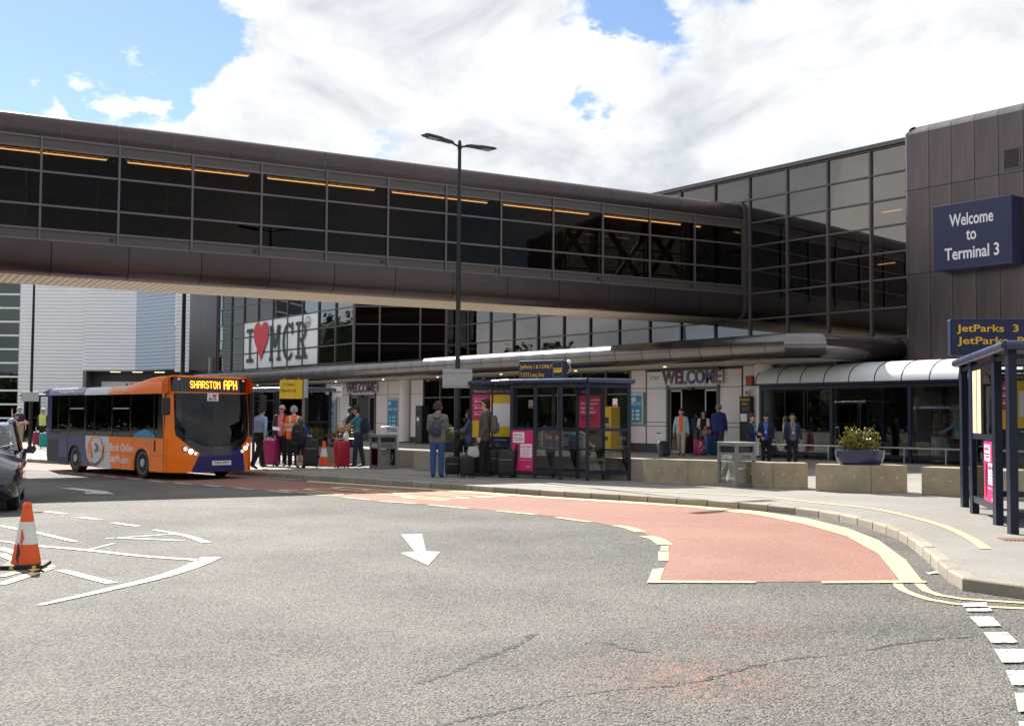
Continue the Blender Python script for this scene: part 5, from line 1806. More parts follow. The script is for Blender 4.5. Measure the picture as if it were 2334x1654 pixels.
for px_, py_, sx, sz, m_, lab, nm in ((1709.5, 868, .32, .36, mat('alarm_red', (.25, .03, .02), .5), 'dark red square alarm box on the wall beside the near entrance', 'alarm_box'), (1703.5, 895, .18, .2, PWHT, 'small white and red notice on the wall below the alarm box', 'wall_notice')):
    a, z = fpx(px_, py_, 2.62)
    c = fa(a, 2.62)
    t = thing(nm, lab, 'notice', (c.x, c.y, z), FRZ)
    MB().box(-sx / 2, sx / 2, -.05, .05, -sz / 2, sz / 2).build('plate', m_, t, bevel=.008)
    box('border', -sx / 2 + .03, sx / 2 - .03, -.056, -.05, -sz / 2 + .03, sz / 2 - .03, mat('alarm_red2', (.42, .05, .03), .5) if nm == 'alarm_box' else mat('notice_red', (.55, .05, .04), .5), t)
for px_, ww, lab, body in ((1259, .60, 'navy Trolleys board seen through the middle of the central shelter', 'Trolleys'), (1146, .62, 'navy Trolleys board behind the map on the central shelter', 'Trolleys')):
    c = at_depth(px_, 1000, 33.2)
    t = thing('trolley_board', lab, 'sign', (c.x, c.y, SZ), R(-30))
    box('board', -ww / 2, ww / 2, -.015, .015, .55, 1.18, PNAVY, t)
    text('lettering', body, YELLOW_LET, t, (0, -.018, .92), (1, 0, 0), (0, 0, 1), w=ww * .8, h=.17, thick=.004)
    for x in (-ww / 2 - .02, ww / 2 + .02):
        MB().tube([(x, 0, 0), (x, 0, 1.22)], .02, 8).build('post', STEEL, t)
# steel hoop barriers
for px_, Y, w, lab in ((886, 38.5, .66, 'bent steel hoop barrier behind the farther litter bin'), (1022, 36.0, .5, 'bent steel hoop barrier behind the twin headed lamp column')):
    c = at_depth(px_, 1000, Y)
    t = thing('hoop_barrier', lab, 'barrier', (c.x, c.y, KH - .006), R(-15))
    MB().tube([(-w / 2, 0, 0), (-w / 2, 0, 1.05), (-w / 2 + .03, 0, 1.12), (-w / 2 + .1, 0, 1.15), (w / 2 - .1, 0, 1.15), (w / 2 - .03, 0, 1.12), (w / 2, 0, 1.05), (w / 2, 0, 0)], .025, 10).build('hoop', STEEL, t, smooth=40)
    MB().tube([(-w / 2, 0, .55), (w / 2, 0, .55)], .02, 8).build('cross_bar', STEEL, t)
# drain grating and a scrap of paper
g = [gp(x, y, KH) for x, y in ((2290, 1225), (2340, 1224), (2345, 1232), (2300, 1233))]
c = sum(g, Vector()) / 4
t = thing('drain_cover', 'rusty ribbed drain cover in the pavement by the nearest shelter', 'drain cover', (c.x, c.y, KH - .004), R(-6))
RUST = mat('rusty_iron', (.22, .115, .085), .8, .2, var=.3, vs_=12)
box('plate', -.2, .2, -.16, .16, 0, .004, RUST, t)
for k in range(8):
    box('rib', -.19 + k * .05, -.165 + k * .05, -.15, .15, .004, .010, RUST, t)
c = gp(2125, 1307)
t = thing('paper_scrap', 'crumpled white scrap of paper in the gutter', 'litter', (c.x, c.y, .004), R(20))
MB().add([(-.07, -.03, 0), (.0, -.045, .012), (.07, -.03, .006), (.075, .03, .02), (.01, .05, .004), (-.06, .03, .014)], [(0, 1, 4, 5), (1, 2, 3, 4)]).build('sheet', PWHT, t)
# ------------------------------------------------------------------ the bus
BORANGE = mat('bus_orange', (.98, .205, .010), .30, var=.07, vs_=1.5, spec=.35, coat=.1)
BBLUE = mat('bus_blue', (.010, .017, .115), .25, var=.10, vs_=1.5, coat=.2)
BBLUE2 = mat('bus_front_blue', (.020, .022, .14), .25, var=.10, vs_=1.5, coat=.2)
BWHITE = mat('bus_white', (.58, .58, .60), .3, var=.06, coat=.15)
BGLOSS = mat('bus_gloss_black', (.010, .010, .012), .12, var=.2, coat=.15)
BDARK = mat('bus_trim_black', (.018, .018, .02), .5, var=.2)
BINT = mat('bus_interior', (.06, .058, .06), .7, var=.3)
BSEAT = mat('bus_seat', (.10, .045, .03), .8, var=.3)
LED = mat('led_orange', (.9, .3, .02), .4, emit=(1.0, .30, .02), es=2.0)
G_BUS = glass('bus_side_glass', (.55, .54, .52), (.9, .9, .9), 1.5, .0025, 1.2)
G_WS = glass('bus_windscreen_glass', (.42, .43, .44), (.95, .95, .95), 1.42, .0012, .8, .0)
HEADL = mat('headlight_lens', (.75, .75, .72), .1, .2, var=.1, emit=(1, .95, .8), es=.15)
HEADON = mat('headlight_lit', (.9, .88, .8), .1, emit=(1, .93, .78), es=3.0)
AMBER = mat('amber_lens', (.7, .2, .02), .2)
PLATE = mat('number_plate', (.80, .80, .78), .4, var=.03)

PHI = R(46)
hd = Vector((math.cos(PHI), -math.sin(PHI), 0))
fdv = Vector((math.sin(PHI), math.cos(PHI), 0))
FL = Vector((-8.35, 27.9, 0))
LB, WBUS = 7.5, 2.4
# local frame: origin below the front centre, +x forward, +y to the bus's left (kerb side)
bc = FL + fdv * (WBUS / 2)
BUS = thing('single_deck_bus', 'orange and blue single deck bus with lit destination display', 'bus', (bc.x, bc.y, 0), math.atan2(hd.y, hd.x))
YO = -WBUS / 2          # visible offside
SK, WA, CV = .20, 1.035, 2.14
def arch(cx_, r, n=14):
    a0 = math.asin(min(1, (.33 - SK) / r * -1))
    return [(cx_ + r * math.cos(t), .33 + r * math.sin(t)) for t in [math.pi + .38 - (math.pi + .76) * i / n for i in range(n + 1)]]
AR = .43
def side_poly(s0, s1, z0, z1, arcs=(), sl0=0.0, sl1=0.0):
    """outline in (s, z): s = metres behind the front; arcs cut wheel openings in the lower edge"""
    low = [(s0 + sl0, z0)]
    for c in arcs:
        low += [(u, v) for u, v in arch(c, AR) if v >= z0 - 1e-6]
        # arch() runs from rear to front in +s order
    low.append((s1 + sl1, z0))
    return low + [(s1, z1), (s0, z1)]
def put_side(nm, poly, m, y=YO, th=.035, both=True):
    out = []
    for s in ((1,) if not both else (1, -1)):
        yy = y * s
        mb = MB()
        mb.prism(poly, yy, yy + (th if yy < 0 else -th), lambda u, v, e: (-u, e, v))
        out.append(mb.build(nm, m, BUS))
    return out[0]
FWS, RWS = 1.46, 5.50
def arch_low(s0, s1, c, z0):
    pts = []
    n = 14
    for i in range(n + 1):
        t = math.pi - math.pi * i / n
        u, v = c + AR * math.cos(t), .36 + AR * math.sin(t) * .95
        pts.append((u, max(v, z0)))
    return [(c - AR, z0)] + pts + [(c + AR, z0)]
def panel(s0, s1, z0, z1, c=None, dz0=0.0, dz1=0.0):
    low = [(s0 + dz0, z0)]
    if c:
        low += arch_low(s0, s1, c, z0)
    low.append((s1 + dz1, z0))
    return low + [(s1, z1), (s0, z1)]
put_side('side_panel', panel(.22, 3.36, SK, WA, FWS, 0, -.16), BORANGE)
put_side('side_panel', [(3.20, SK), (3.9, SK), (4.6, .45), (4.79, .70), (4.80, WA), (3.36, WA)], BWHITE)
put_side('side_panel', [(3.9, SK)] + arch_low(0, 0, RWS, SK) + [(6.60, SK), (6.60, WA), (4.80, WA), (4.79, .70), (4.6, .45)], BBLUE)
put_side('side_panel', [(6.61, SK + .03), (7.36, SK + .03), (7.43, .5), (7.44, WA), (6.61, WA)], BBLUE)
put_side('engine_grille', [(6.66, .26), (7.32, .26), (7.36, .5), (7.36, .90), (6.66, .90)], BDARK, y=YO - .004, th=.03)
put_side('waist_rail', [(.3, WA), (7.44, WA), (7.44, WA + .02), (.3, WA + .02)], BDARK, y=YO + .004)
# emergency door outline and step
put_side('door_panel', [(5.98, .42), (6.58, .42), (6.58, 1.0), (5.98, 1.0)], BBLUE, y=YO - .006, th=.03, both=False)
put_side('door_step', [(5.98, .23), (6.58, .23), (6.58, .40), (5.98, .40)], BDARK, y=YO - .003, th=.03, both=False)
# wheels
RIMG = mat('wheel_grey', (.42, .41, .40), .5, var=.2)
def wheel(x, y, r=.40, w=.24):
    t = link('wheel', None, BUS, (x, y, r))
    s = -1 if y < 0 else 1
    def lat(nm, prof, m):
        mb = MB().lathe(prof, 28)
        mb.v = [(a, c * s, b) for a, b, c in mb.v]
        return mb.build(nm, m, t, smooth=35)
    lat('tyre', [(.25, -w), (.36, -w), (r, -w + .05), (r, -.05), (.37, 0), (.26, -.01)], RUBBER)
    lat('rim', [(.272, -.03), (.268, -.008), (.245, -.012), (.232, -.035), (.20, -.060), (.14, -.055), (.115, -.02), (.10, .012), (.015, .016)], RIMG)
    for k in range(8):
        a = 2 * math.pi * k / 8
        MB().ball((.16 * math.cos(a), s * -.055, .16 * math.sin(a)), .018, 6, 4).build('wheel_nut', STEEL, t)
    return t
for s_ in (FWS, RWS):
    for yy in (YO + .03, -YO - .03):
        wheel(-s_, yy)
# inner shell below the windows, arches, floor
box('chassis', -7.3, -.3, -.85, .85, .25, .45, BDARK, BUS)
box('floor', -7.38, -.25, YO + .04, -YO - .04, .90, .94, BINT, BUS)
for c in (FWS, RWS):
    MB().prism(arch_low(0, 0, c, .2)[1:-1], -1.16, 1.16, lambda u, v, e: (-u, e, v)).build('wheel_housing', BDARK, BUS)
box('rear_wall', -7.46, -7.42, YO + .05, -YO - .05, .25, 2.2, BBLUE, BUS)
# roof: coved side strips in three colours, roof line rising in a hump to the front dome
def roof_z(s):
    if s > 3.0:
        return 2.36
    if s > .75:
        q = (3.0 - s) / 2.25
        return 2.36 + .22 * (q * q * (3 - 2 * q))
    return 2.58
def roof_ring(s, pull=0.0):
    z = roof_z(s)
    w = WBUS / 2
    r = .20
    pr = [(-w, CV), (-w - .0, z - r)] + [(-w + r - r * math.cos(R(t)), z - r + r * math.sin(R(t))) for t in (20, 40, 60, 80)] + [(-w * .55, z + .015), (0, z + .03)]
    pr = pr + [(-u, v) for u, v in reversed(pr[:-1])]
    return [(-s, u, v) for u, v in pr]
def roof_part(s0, s1, m, n):
    ss = [s0 + (s1 - s0) * i / n for i in range(n + 1)]
    return MB().loft([roof_ring(s) for s in ss], cap=False, closed=False).build('roof_panel', m, BUS, smooth=40)
roof_part(.16, 3.45, BORANGE, 20)
roof_part(3.46, 4.94, BWHITE, 4)
roof_part(4.95, 7.40, BBLUE, 6)
MB().loft([roof_ring(7.40), [(-7.47, v[1] * .97, min(v[2], 2.28)) for v in roof_ring(7.4)]], cap=False, closed=False).build('roof_panel', BBLUE, BUS, smooth=40)
MB().loft([[(-1.2, -.5, 2.6), (-1.2, .5, 2.6), (-1.2, .5, 2.5), (-1.2, -.5, 2.5)], [(-2.2, -.5, 2.54), (-2.2, .5, 2.54), (-2.2, .5, 2.44), (-2.2, -.5, 2.44)]]).build('roof_pod', WHITE, BUS, bevel=.02)
box('ceiling', -7.3, -.4, YO + .1, -YO - .1, 2.16, 2.18, WHITE, BUS)
# side glazing: dark bonded panes and pillars
cuts = [(.62, .80, 0), (.86, 2.09, 1), (2.16, 3.16, 1), (3.23, 4.24, 1), (4.28, 4.79, 1), (4.91, 5.88, 1), (5.96, 6.64, 1), (6.70, 7.12, 1)]
for s0, s1, _ in cuts:
    for s in (1, -1):
        yy = YO * s + .012 * s
        box('side_pane', -s1, -s0, yy - .004, yy + .004, WA + .02, CV, G_BUS, BUS)
prev = .30
for s0, s1, _ in cuts:
    for s in (1, -1):
        yy = YO * s
        box('pillar', -s0, -prev, yy + .002 if s > 0 else yy - .03, yy + .03 if s > 0 else yy - .002, WA + .02, CV, BGLOSS, BUS)
    prev = s1
for s in (1, -1):
    yy = YO * s
    box('rear_pillar', -7.44, -7.12, yy if s > 0 else yy - .035, yy + .035 if s > 0 else yy, WA + .02, CV, BBLUE, BUS)
for s0, s1 in ((2.2, 3.12), (4.95, 5.84)):
    hb = MB()
    hb.box(-s1, -s0, YO - .008, YO, 1.76, 1.79)
    hb.build('hopper_bar', GALV, BUS)
# tag of picture on the waist by the driver
MB().prism([(.70, WA), (1.95, WA), (1.85, WA + .09), (1.6, WA + .17), (1.3, WA + .21), (1.05, WA + .18), (.8, WA + .1)], YO - .004, YO - .001, lambda u, v, e: (-u, e, v)).build('side_picture', POSTB, BUS)
# lettering on the side
def side_text(body, s, z, m, w, h, bold=0.0):
    return text('lettering', body, m, BUS, (-s, YO - .006, z), (1, 0, 0), (0, 0, 1), w=w, h=h, thick=.005, bold=bold)
side_text('Book Online', 2.58, .76, WHITE_LET, 1.36, .20, .006)
side_text('aph', 2.93, .45, WHITE_LET, .52, .27, .006)
side_text('.com', 2.40, .42, WHITE_LET, .46, .13, .006)
side_text('0844 871 7431', 2.84, 2.255, WHITE_LET, 1.05, .115)
side_text('The Airport Parking Experts', 5.82, 2.235, WHITE_LET, 1.66, .10)
# round emblem
lg = [(4.14 + .0 + .58 * math.cos(R(t)), .64 + .41 * math.sin(R(t))) for t in range(0, 360, 12)]
MB().prism(lg, YO - .006, YO - .003, lambda u, v, e: (-u, e, v)).build('emblem', BWHITE, BUS)
def ring_arc(r0, r1, a0, a1, m, y0):
    mb = MB()
    n = 16
    for i in range(n):
        t0, t1 = R(a0 + (a1 - a0) * i / n), R(a0 + (a1 - a0) * (i + 1) / n)
        q0 = 1 - abs(2 * i / n - 1) ** 2 * .8
        q1 = 1 - abs(2 * (i + 1) / n - 1) ** 2 * .8
        P_ = lambda t, r: (-(4.14 - 1.0 * r * math.cos(t) * 1.28), y0, .64 + r * math.sin(t))
        ra, rb_ = r1 - (r1 - r0) * q0, r1 - (r1 - r0) * q1
        mb.add([P_(t0, r1), P_(t1, r1), P_(t1, rb_), P_(t0, ra)], [(0, 1, 2, 3)])
    return mb.build('emblem_ring', m, BUS)
ring_arc(.32, .40, 60, 230, BORANGE, YO - .0075)
ring_arc(.31, .40, 225, 420, BBLUE2, YO - .0075)
for ch, dx, m_ in (('A', -.33, BORANGE), ('P', 0, BBLUE2), ('H', .33, BORANGE)):
    text('lettering', ch, m_, BUS, (-4.14 + dx, YO - .011, .64), (1, 0, 0), (.22, 0, 1), w=.36, h=.40, thick=.005, bold=.03)
for s0, s1, z0, z1 in ((.26, .98, .60, .606), (1.96, 3.2, .60, .606), (.955, .961, .22, 1.03), (1.97, 1.976, .22, 1.03), (4.9, 5.0, .60, .606), (6.0, 6.6, .41, .416), (2.62, 2.626, .22, .60)):
    box('panel_seam', -s1, -s0, YO - .0022, YO + .001, z0, z1, BDARK, BUS)
# small side fittings
for s, z in ((1.15, .86), (3.45, .62), (4.7, .30)):
    MB().ball((-s, YO - .004, z), (.03, .012, .03), 10, 6).build('side_marker', AMBER, BUS)
MB().ball((-1.25, YO - .004, .90), (.035, .012, .045), 10, 6).build('filler_cap', GALV, BUS)
box('side_handle', -.78, -.72, YO - .014, YO - .002, .70, .98, BDARK, BUS)
# front: one curved skin cut into regions
def fx(y, z):
    q = abs(y) / 1.2
    bow = -.05 * q ** 2 - .32 * max(0, q - .62) ** 2 / .1444
    rake = -.16 * max(0, (z - 1.0) / 1.6) ** 1.3 + .02 * max(0, 1 - abs(z - .6) / .4)
    return .06 + bow + rake
NY, NZ = 220, 220
YS = np.linspace(-1.2, 1.2, NY + 1)
ZS = np.linspace(.20, 2.60, NZ + 1)
def region(y, z):
    t = y + 1.2          # 0 at the offside edge
    m_ = t - 1.24
    # outline with rounded upper corners
    cxr, czr, rr_ = 1.2 - .2, 2.60 - .2, .2
    if abs(y) > cxr and z > czr and (abs(y) - cxr) ** 2 + (z - czr) ** 2 > rr_ ** 2:
        return None
    if .14 < t < 2.27 and 2.19 < z < 2.545:
        return 'destination_screen'
    smile = .60 + .40 * (abs(m_) / .92) ** 2.2
    hw = 1.055 - max(0, (1.25 - z)) * .16
    if abs(m_) < hw and smile < z < 2.165:
        return 'windscreen' if z > smile + .20 else 'lower_mask'
    if z <= smile:
        lx = .60 + (z - .27) * .47
        rx_ = 2.09 - (z - .3) * .22
        if lx < t < rx_:
            return 'lower_panel'
    return 'front_panel'
parts_ = {}
for i in range(NY):
    for j in range(NZ):
        rg_ = region((YS[i] + YS[i + 1]) / 2, (ZS[j] + ZS[j + 1]) / 2)
        if rg_:
            parts_.setdefault(rg_, []).append((i, j))
fm_ = {'destination_screen': BGLOSS, 'windscreen': G_WS, 'lower_mask': BGLOSS, 'lower_panel': BBLUE2, 'front_panel': BORANGE}
for rg_, cells in parts_.items():
    idx, vs, fs = {}, [], []
    inset = {'destination_screen': -.012, 'windscreen': -.012, 'lower_mask': -.010, 'lower_panel': 0, 'front_panel': 0}[rg_]
    def vid(i, j):
        if (i, j) not in idx:
            idx[(i, j)] = len(vs)
            vs.append((fx(YS[i], ZS[j]) + inset, YS[i], ZS[j]))
        return idx[(i, j)]
    for i, j in cells:
        fs.append((vid(i, j), vid(i + 1, j), vid(i + 1, j + 1), vid(i, j + 1)))
    mb = MB().add(vs, fs)
    o = mb.build(rg_, fm_[rg_], BUS, smooth=60, fix=False)
# corner fillers joining front skin, sides and roof
for s in (-1, 1):
    MB().add([(fx(1.2, z), s * 1.2, z) for z in (.2, 1.035)] + [(-.24, s * 1.2, z) for z in (.2, 1.035)], [(0, 1, 3, 2)]).build('front_corner', BORANGE, BUS, fix=False)
    MB().add([(fx(1.2, z), s * 1.2, z) for z in (1.0, 1.6, 2.16)] + [(-.30, s * 1.2, 1.0), (-.30, s * 1.2, 1.6), (-.30, s * 1.2, 2.16)], [(0, 1, 4, 3), (1, 2, 5, 4)]).build('front_pillar', BORANGE, BUS, fix=False)
rr0 = roof_ring(.17)
MB().loft([rr0, [(fx(abs(v[1]), min(v[2], 2.59)) - .004, v[1], min(v[2], 2.598)) for v in rr0]], cap=False, closed=False).build('front_dome', BORANGE, BUS, smooth=60)
# dot matrix destination
FONT57 = {'S': '01110100011000001110000011000101110', 'H': '10001100011000111111100011000110001', 'A': '01110100011000111111100011000110001', 'R': '11110100011000111110101001001010001', 'T': '11111001000010000100001000010000100', 'O': '01110100011000110001100011000101110', 'N': '10001110011010110011100011000110001', 'P': '11110100011000111110100001000010000'}
def dots(word, y0, dx, z0, dz, rad, name):
    mb = MB()
    yv = y0
    for ch in word:
        bits = FONT57[ch]
        for r_ in range(7):
            for c_ in range(5):
                if bits[r_ * 5 + c_] == '1':
                    yy, zz = yv + c_ * dx, z0 + (6 - r_) * dz
                    xx = fx(yy, zz) + .004
                    mb.add([(xx, yy - rad * .8, zz - rad), (xx, yy + rad * .8, zz - rad), (xx, yy + rad * .8, zz + rad), (xx, yy - rad * .8, zz + rad)], [(0, 1, 2, 3)])
        yv += 6 * dx
    return mb.build('destination_lettering', LED, BUS, fix=False)
dots('SHARSTON', -.62, .0175, 2.295, .0265, .011, 'dest')
dots('APH', .31, .0225, 2.285, .033, .0155, 'dest')
# front fittings
def on_front(y, z, off=.01):
    return (fx(y, z) + off, y, z)
for y0, z0, r_, m_ in ((-.80, .78, .06, HEADL), (-.66, .72, .058, HEADON), (-.53, .66, .052, HEADL), (1.0, .86, .05, HEADL), (.90, .78, .05, HEADON), (.78, .70, .045, HEADL)):
    for rr2, mm_, off in ((r_ * 1.25, BDARK, .0), (r_, m_, .012)):
        mb = MB().lathe([(rr2, 0), (rr2, .02), (rr2 * .6, .03)], 16)
        mb.v = [(c, a, b) for a, b, c in mb.v]
        x_, y_, z_ = on_front(y0, z0, off - .012)
        mb.v = [(a + x_, b + y_, c + z_) for a, b, c in mb.v]
        mb.build('headlight' if mm_ is not BDARK else 'headlight_bezel', mm_, BUS, smooth=40)
box('number_plate', fx(.19, .42) + .004, fx(.19, .42) + .016, -.07, .46, .365, .475, PLATE, BUS)
text('plate_lettering', 'YJ65 EPV', DARK_LET, BUS, (fx(.19, .42) + .018, .195, .42), (0, 1, 0), (0, 0, 1), w=.44, h=.075, thick=.003, bold=.01)
box('window_sticker', fx(-.02, 2.07) + .0, fx(-.02, 2.07) + .003, -.18, .13, 1.97, 2.17, WHITE, BUS)
text('sticker_lettering', 'I      \nMCR', DARK_LET, BUS, (fx(0, 2.07) + .006, -.025, 2.065), (0, 1, 0), (0, 0, 1), w=.22, h=.15, thick=.002, bold=.01)
hp2 = [(-.005 + u_[0] * .0, 0) for u_ in ()]
hpts = []
for t in range(0, 360, 20):
    tt = R(t)
    hpts.append((.02 + 16 * math.sin(tt) ** 3 * .0042, 2.105 + (13 * math.cos(tt) - 5 * math.cos(2 * tt) - 2 * math.cos(3 * tt) - math.cos(4 * tt)) * .0036))
MB().prism(hpts, fx(0, 2.07) + .004, fx(0, 2.07) + .006, lambda u, v, e: (e, u, v)).build('sticker_heart', POSTR, BUS)
text('maker_lettering', 'Optare', GALV, BUS, (fx(.1, .80) + .0, .10, .80), (0, 1, 0), (0, 0, 1), w=.22, h=.045, thick=.003)
for y0 in (-.9, .9):
    x_, y_, z_ = on_front(y0, 2.50, -.004)
    box('marker_lamp', x_, x_ + .012, y_ - .03, y_ + .03, z_ - .012, z_ + .012, HEADL, BUS)
for y0, y1, z1 in ((-.15, -.75, 1.05), (.35, .95, 1.08)):
    a, b = on_front(y0, .86, .02), on_front(y1, z1, .02)
    MB().bar(a, b, .02).build('wiper', BDARK, BUS)
# mirrors
for s, yy, zz in ((-1, -1.34, 1.84), (1, 1.36, 1.95)):
    arm = MB().tube([(fx(1.1, 2.2) - .02, s * 1.12, 2.16), (.10, s * 1.30, 2.18), (.10, yy, 2.10)], .018, 8).build('mirror_arm', BDARK, BUS, smooth=40)
    MB().box(.02, .12, yy - .10, yy + .10, zz - .23, zz + .20).build('mirror', BDARK, BUS, bevel=.035)
# interior seen through the glass
for k in range(6):
    for y0 in (-.75, .75):
        sx_ = -2.5 - k * .78
        st = MB()
        st.box(sx_ - .06, sx_ + .40, y0 - .36, y0 + .36, 1.05, 1.15)
        st.box(sx_ - .12, sx_ - .02, y0 - .36, y0 + .36, 1.10, 1.75)
        st.build('passenger_seat', BSEAT, BUS, bevel=.02)
MB().box(-.55, -.12, -1.05, 1.05, .95, 1.05).build('dashboard', BINT, BUS, bevel=.03)
sw = MB()
sw.tube([(-.62 + .10 * math.sin(a), -.55 + .22 * math.cos(a), 1.22 + .20 * math.sin(a)) for a in [2 * math.pi * k / 20 for k in range(21)]], .016, 6, cap=False)
sw.build('steering_wheel', BDARK, BUS, smooth=60)
box('cab_partition', -1.5, -1.47, YO + .06, -.1, .94, 2.1, BINT, BUS)
for xx in (-2.1, -3.6, -5.2):
    MB().tube([(xx, .25, .94), (xx, .25, 2.16)], .016, 8).build('grab_pole', mat('grab_pole_orange', (.65, .12, .03), .4), BUS)

# ------------------------------------------------------------------ the car at the left edge
CARP = mat('car_black_paint', (.008, .009, .016), .18, var=.15, coat=1.0)
G_CAR = glass('car_glass', (.45, .5, .48), (.95, .95, .95), 1.6, .001, 1.0, .06)
CARX = Vector((.365, -.931, 0))
wp = gp(44, 1161)
CARO = Vector((wp.x, wp.y, 0)) 
CL = Vector((-CARX.y, CARX.x, 0))        # car's left
# nearside front wheel outer contact at wp
co0 = CARO - CARX * (-.0) - CL * .84
CAR = thing('parked_car', 'dark hatchback car cut off by the picture edge beside the traffic cone', 'car', (co0.x, co0.y, 0), math.atan2(CARX.y, CARX.x))
# local: +x forward, y left; front axle at x = 0
def ring_at(x, zb, zw, zt, wb, ww, wt):
    """half profile: sill, waist, roof"""
    pr = [(0, zb), (wb * .8, zb), (wb, zb + .08), (ww, (zb + zw) * .5), (ww, zw - .08), (ww * .97, zw), (wt, zt - .05), (wt * .82, zt), (0, zt + .02)]
    return [(x, -u, v) for u, v in pr] + [(x, u, v) for u, v in reversed(pr[1:-1])]
body_r = [ring_at(.76, .30, .50, .56, .55, .60, .45), ring_at(.70, .22, .62, .68, .70, .74, .55), ring_at(.52, .18, .72, .78, .80, .83, .62), ring_at(.25, .17, .80, .88, .84, .865, .68), ring_at(-.25, .17, .86, .96, .85, .87, .74), ring_at(-.62, .17, .90, 1.0, .85, .87, .76), ring_at(-1.6, .17, .92, .98, .85, .87, .80), ring_at(-2.6, .17, .94, .98, .85, .865, .78), ring_at(-3.05, .22, .95, .99, .80, .84, .72), ring_at(-3.2, .35, .85, .95, .74, .78, .66)]
MB().loft(body_r).build('body', CARP, CAR, smooth=50)
gh = [[(-.50, -.70, .985), (-.50, .70, .985), (-.50, .70, .98), (-.50, -.70, .98)], [(-1.25, -.58, 1.42), (-1.25, .58, 1.42), (-1.25, .58, 1.41), (-1.25, -.58, 1.41)], [(-2.4, -.58, 1.45), (-2.4, .58, 1.45), (-2.4, .58, 1.44), (-2.4, -.58, 1.44)], [(-3.0, -.66, 1.02), (-3.0, .66, 1.02), (-3.0, .66, 1.01), (-3.0, -.66, 1.01)]]
MB().add([(-1.22, -.60, 1.405), (-1.22, .60, 1.405), (-1.6, .61, 1.465), (-1.6, -.61, 1.465), (-2.45, -.58, 1.45), (-2.45, .58, 1.45)], [(0, 1, 2, 3), (3, 2, 5, 4)]).build('roof', CARP, CAR, smooth=50, fix=False)
MB().add([(-.48, -.73, .97), (-.48, .73, .97), (-1.215, .60, 1.40), (-1.215, -.60, 1.40)], [(0, 1, 2, 3)]).build('windscreen', G_CAR, CAR, fix=False)
for s in (-1, 1):
    MB().bar((-.48, s * .75, .96), (-1.22, s * .62, 1.41), .06).build('windscreen_pillar', CARP, CAR)
    MB().bar((-1.22, s * .62, 1.42), (-2.45, s * .60, 1.45), .06).build('roof_rail', CARP, CAR)
    MB().bar((-2.45, s * .60, 1.45), (-3.0, s * .70, .98), .09).build('rear_pillar', CARP, CAR)
    MB().bar((-1.75, s * .80, .95), (-1.80, s * .62, 1.44), .06).build('door_pillar', CARP, CAR)
    MB().add([(-.66, s * .80, .955), (-1.72, s * .81, .955), (-1.78, s * .63, 1.41), (-1.27, s * .63, 1.40)], [(0, 1, 2, 3)]).build('side_window', G_CAR, CAR, fix=False)
    MB().add([(-1.79, s * .81, .955), (-2.8, s * .77, .965), (-2.42, s * .62, 1.41), (-1.85, s * .63, 1.42)], [(0, 1, 2, 3)]).build('side_window', G_CAR, CAR, fix=False)
    MB().loft([[(-.50, s * .86, .99), (-.50, s * .88, .96), (-.50, s * .86, .94)], [(-.50, s * 1.0, 1.05), (-.50, s * 1.02, .98), (-.50, s * .98, .93)], [(-.60, s * 1.05, 1.06), (-.60, s * 1.07, .98), (-.60, s * 1.02, .92)], [(-.62, s * .92, 1.04), (-.62, s * .94, .98), (-.62, s * .90, .94)]]).build('door_mirror', CARP, CAR, smooth=60)
    MB().add([(.66, s * .40, .60), (.58, s * .70, .62), (.36, s * .845, .72), (.22, s * .85, .80), (.30, s * .72, .80), (.52, s * .46, .70)], [(0, 1, 2, 3, 4, 5)]).build('headlight', HEADL, CAR, fix=False)
    MB().ball((.70, s * .58, .36), (.03, .055, .055), 12, 8).build('fog_lamp', HEADL, CAR, smooth=60)
    MB().tube([(.735, s * .36, .30), (.72, s * .45, .27), (.66, s * .66, .30), (.60, s * .76, .36)], .012, 6).build('chrome_trim', CHROME, CAR)
    for xw in (0.0, -2.5):
        w_ = link('wheel', None, CAR, (xw, s * .84, .31))
        def lat(nm, prof, m, n=26):
            mb = MB().lathe(prof, n)
            mb.v = [(a, c * s, b) for a, b, c in mb.v]
            return mb.build(nm, m, w_, smooth=35)
        lat('tyre', [(.2, -.19), (.28, -.19), (.31, -.15), (.31, -.04), (.28, 0), (.21, -.01)], RUBBER)
        lat('rim', [(.03, -.04), (.19, -.05), (.215, -.005), (.2, -.02), (.06, -.02), (.02, -.01)], GALV)
MB().box(.70, .765, -.5, .5, .40, .50).build('grille', BDARK, CAR)
MB().tube([(.78, -.35, .52), (.79, 0, .49), (.78, .35, .52)], .014, 6).build('chrome_trim', CHROME, CAR)
box('number_plate', .77, .785, -.26, .26, .30, .41, PLATE, CAR)
for s in (-.35, .3):
    MB().bar((-.42, s, .985), (-.66, s + .45, 1.09), .018).build('wiper', BDARK, CAR)
box('dashboard', -.95, -.5, -.7, .7, .85, .96, BINT, CAR)
for s in (-.36, .36):
    MB().box(-1.75, -1.6, s - .24, s + .24, .6, 1.2).build('front_seat', BINT, CAR, bevel=.05)
# ------------------------------------------------------------------ people
SKIN = mat('skin', (.50, .27, .18), .55, var=.10, vs_=8)
SKIN_D = mat('skin_brown', (.20, .095, .055), .55, var=.10, vs_=8)
SKIN_L = mat('skin_pale', (.60, .36, .27), .55, var=.08, vs_=8)
EYE = mat('eye_dark', (.02, .015, .012), .3)
def cloth(name, c, rough=.85):
    return mat('cloth_' + name, c, rough, var=.22, vs_=7, bump=.5, bs=26)
def hairm(name, c):
    return mat('hair_' + name, c, .6, var=.35, vs_=25, bump=.8, bs=90)
SHOE = mat('shoe_dark', (.02, .018, .018), .5, var=.2)

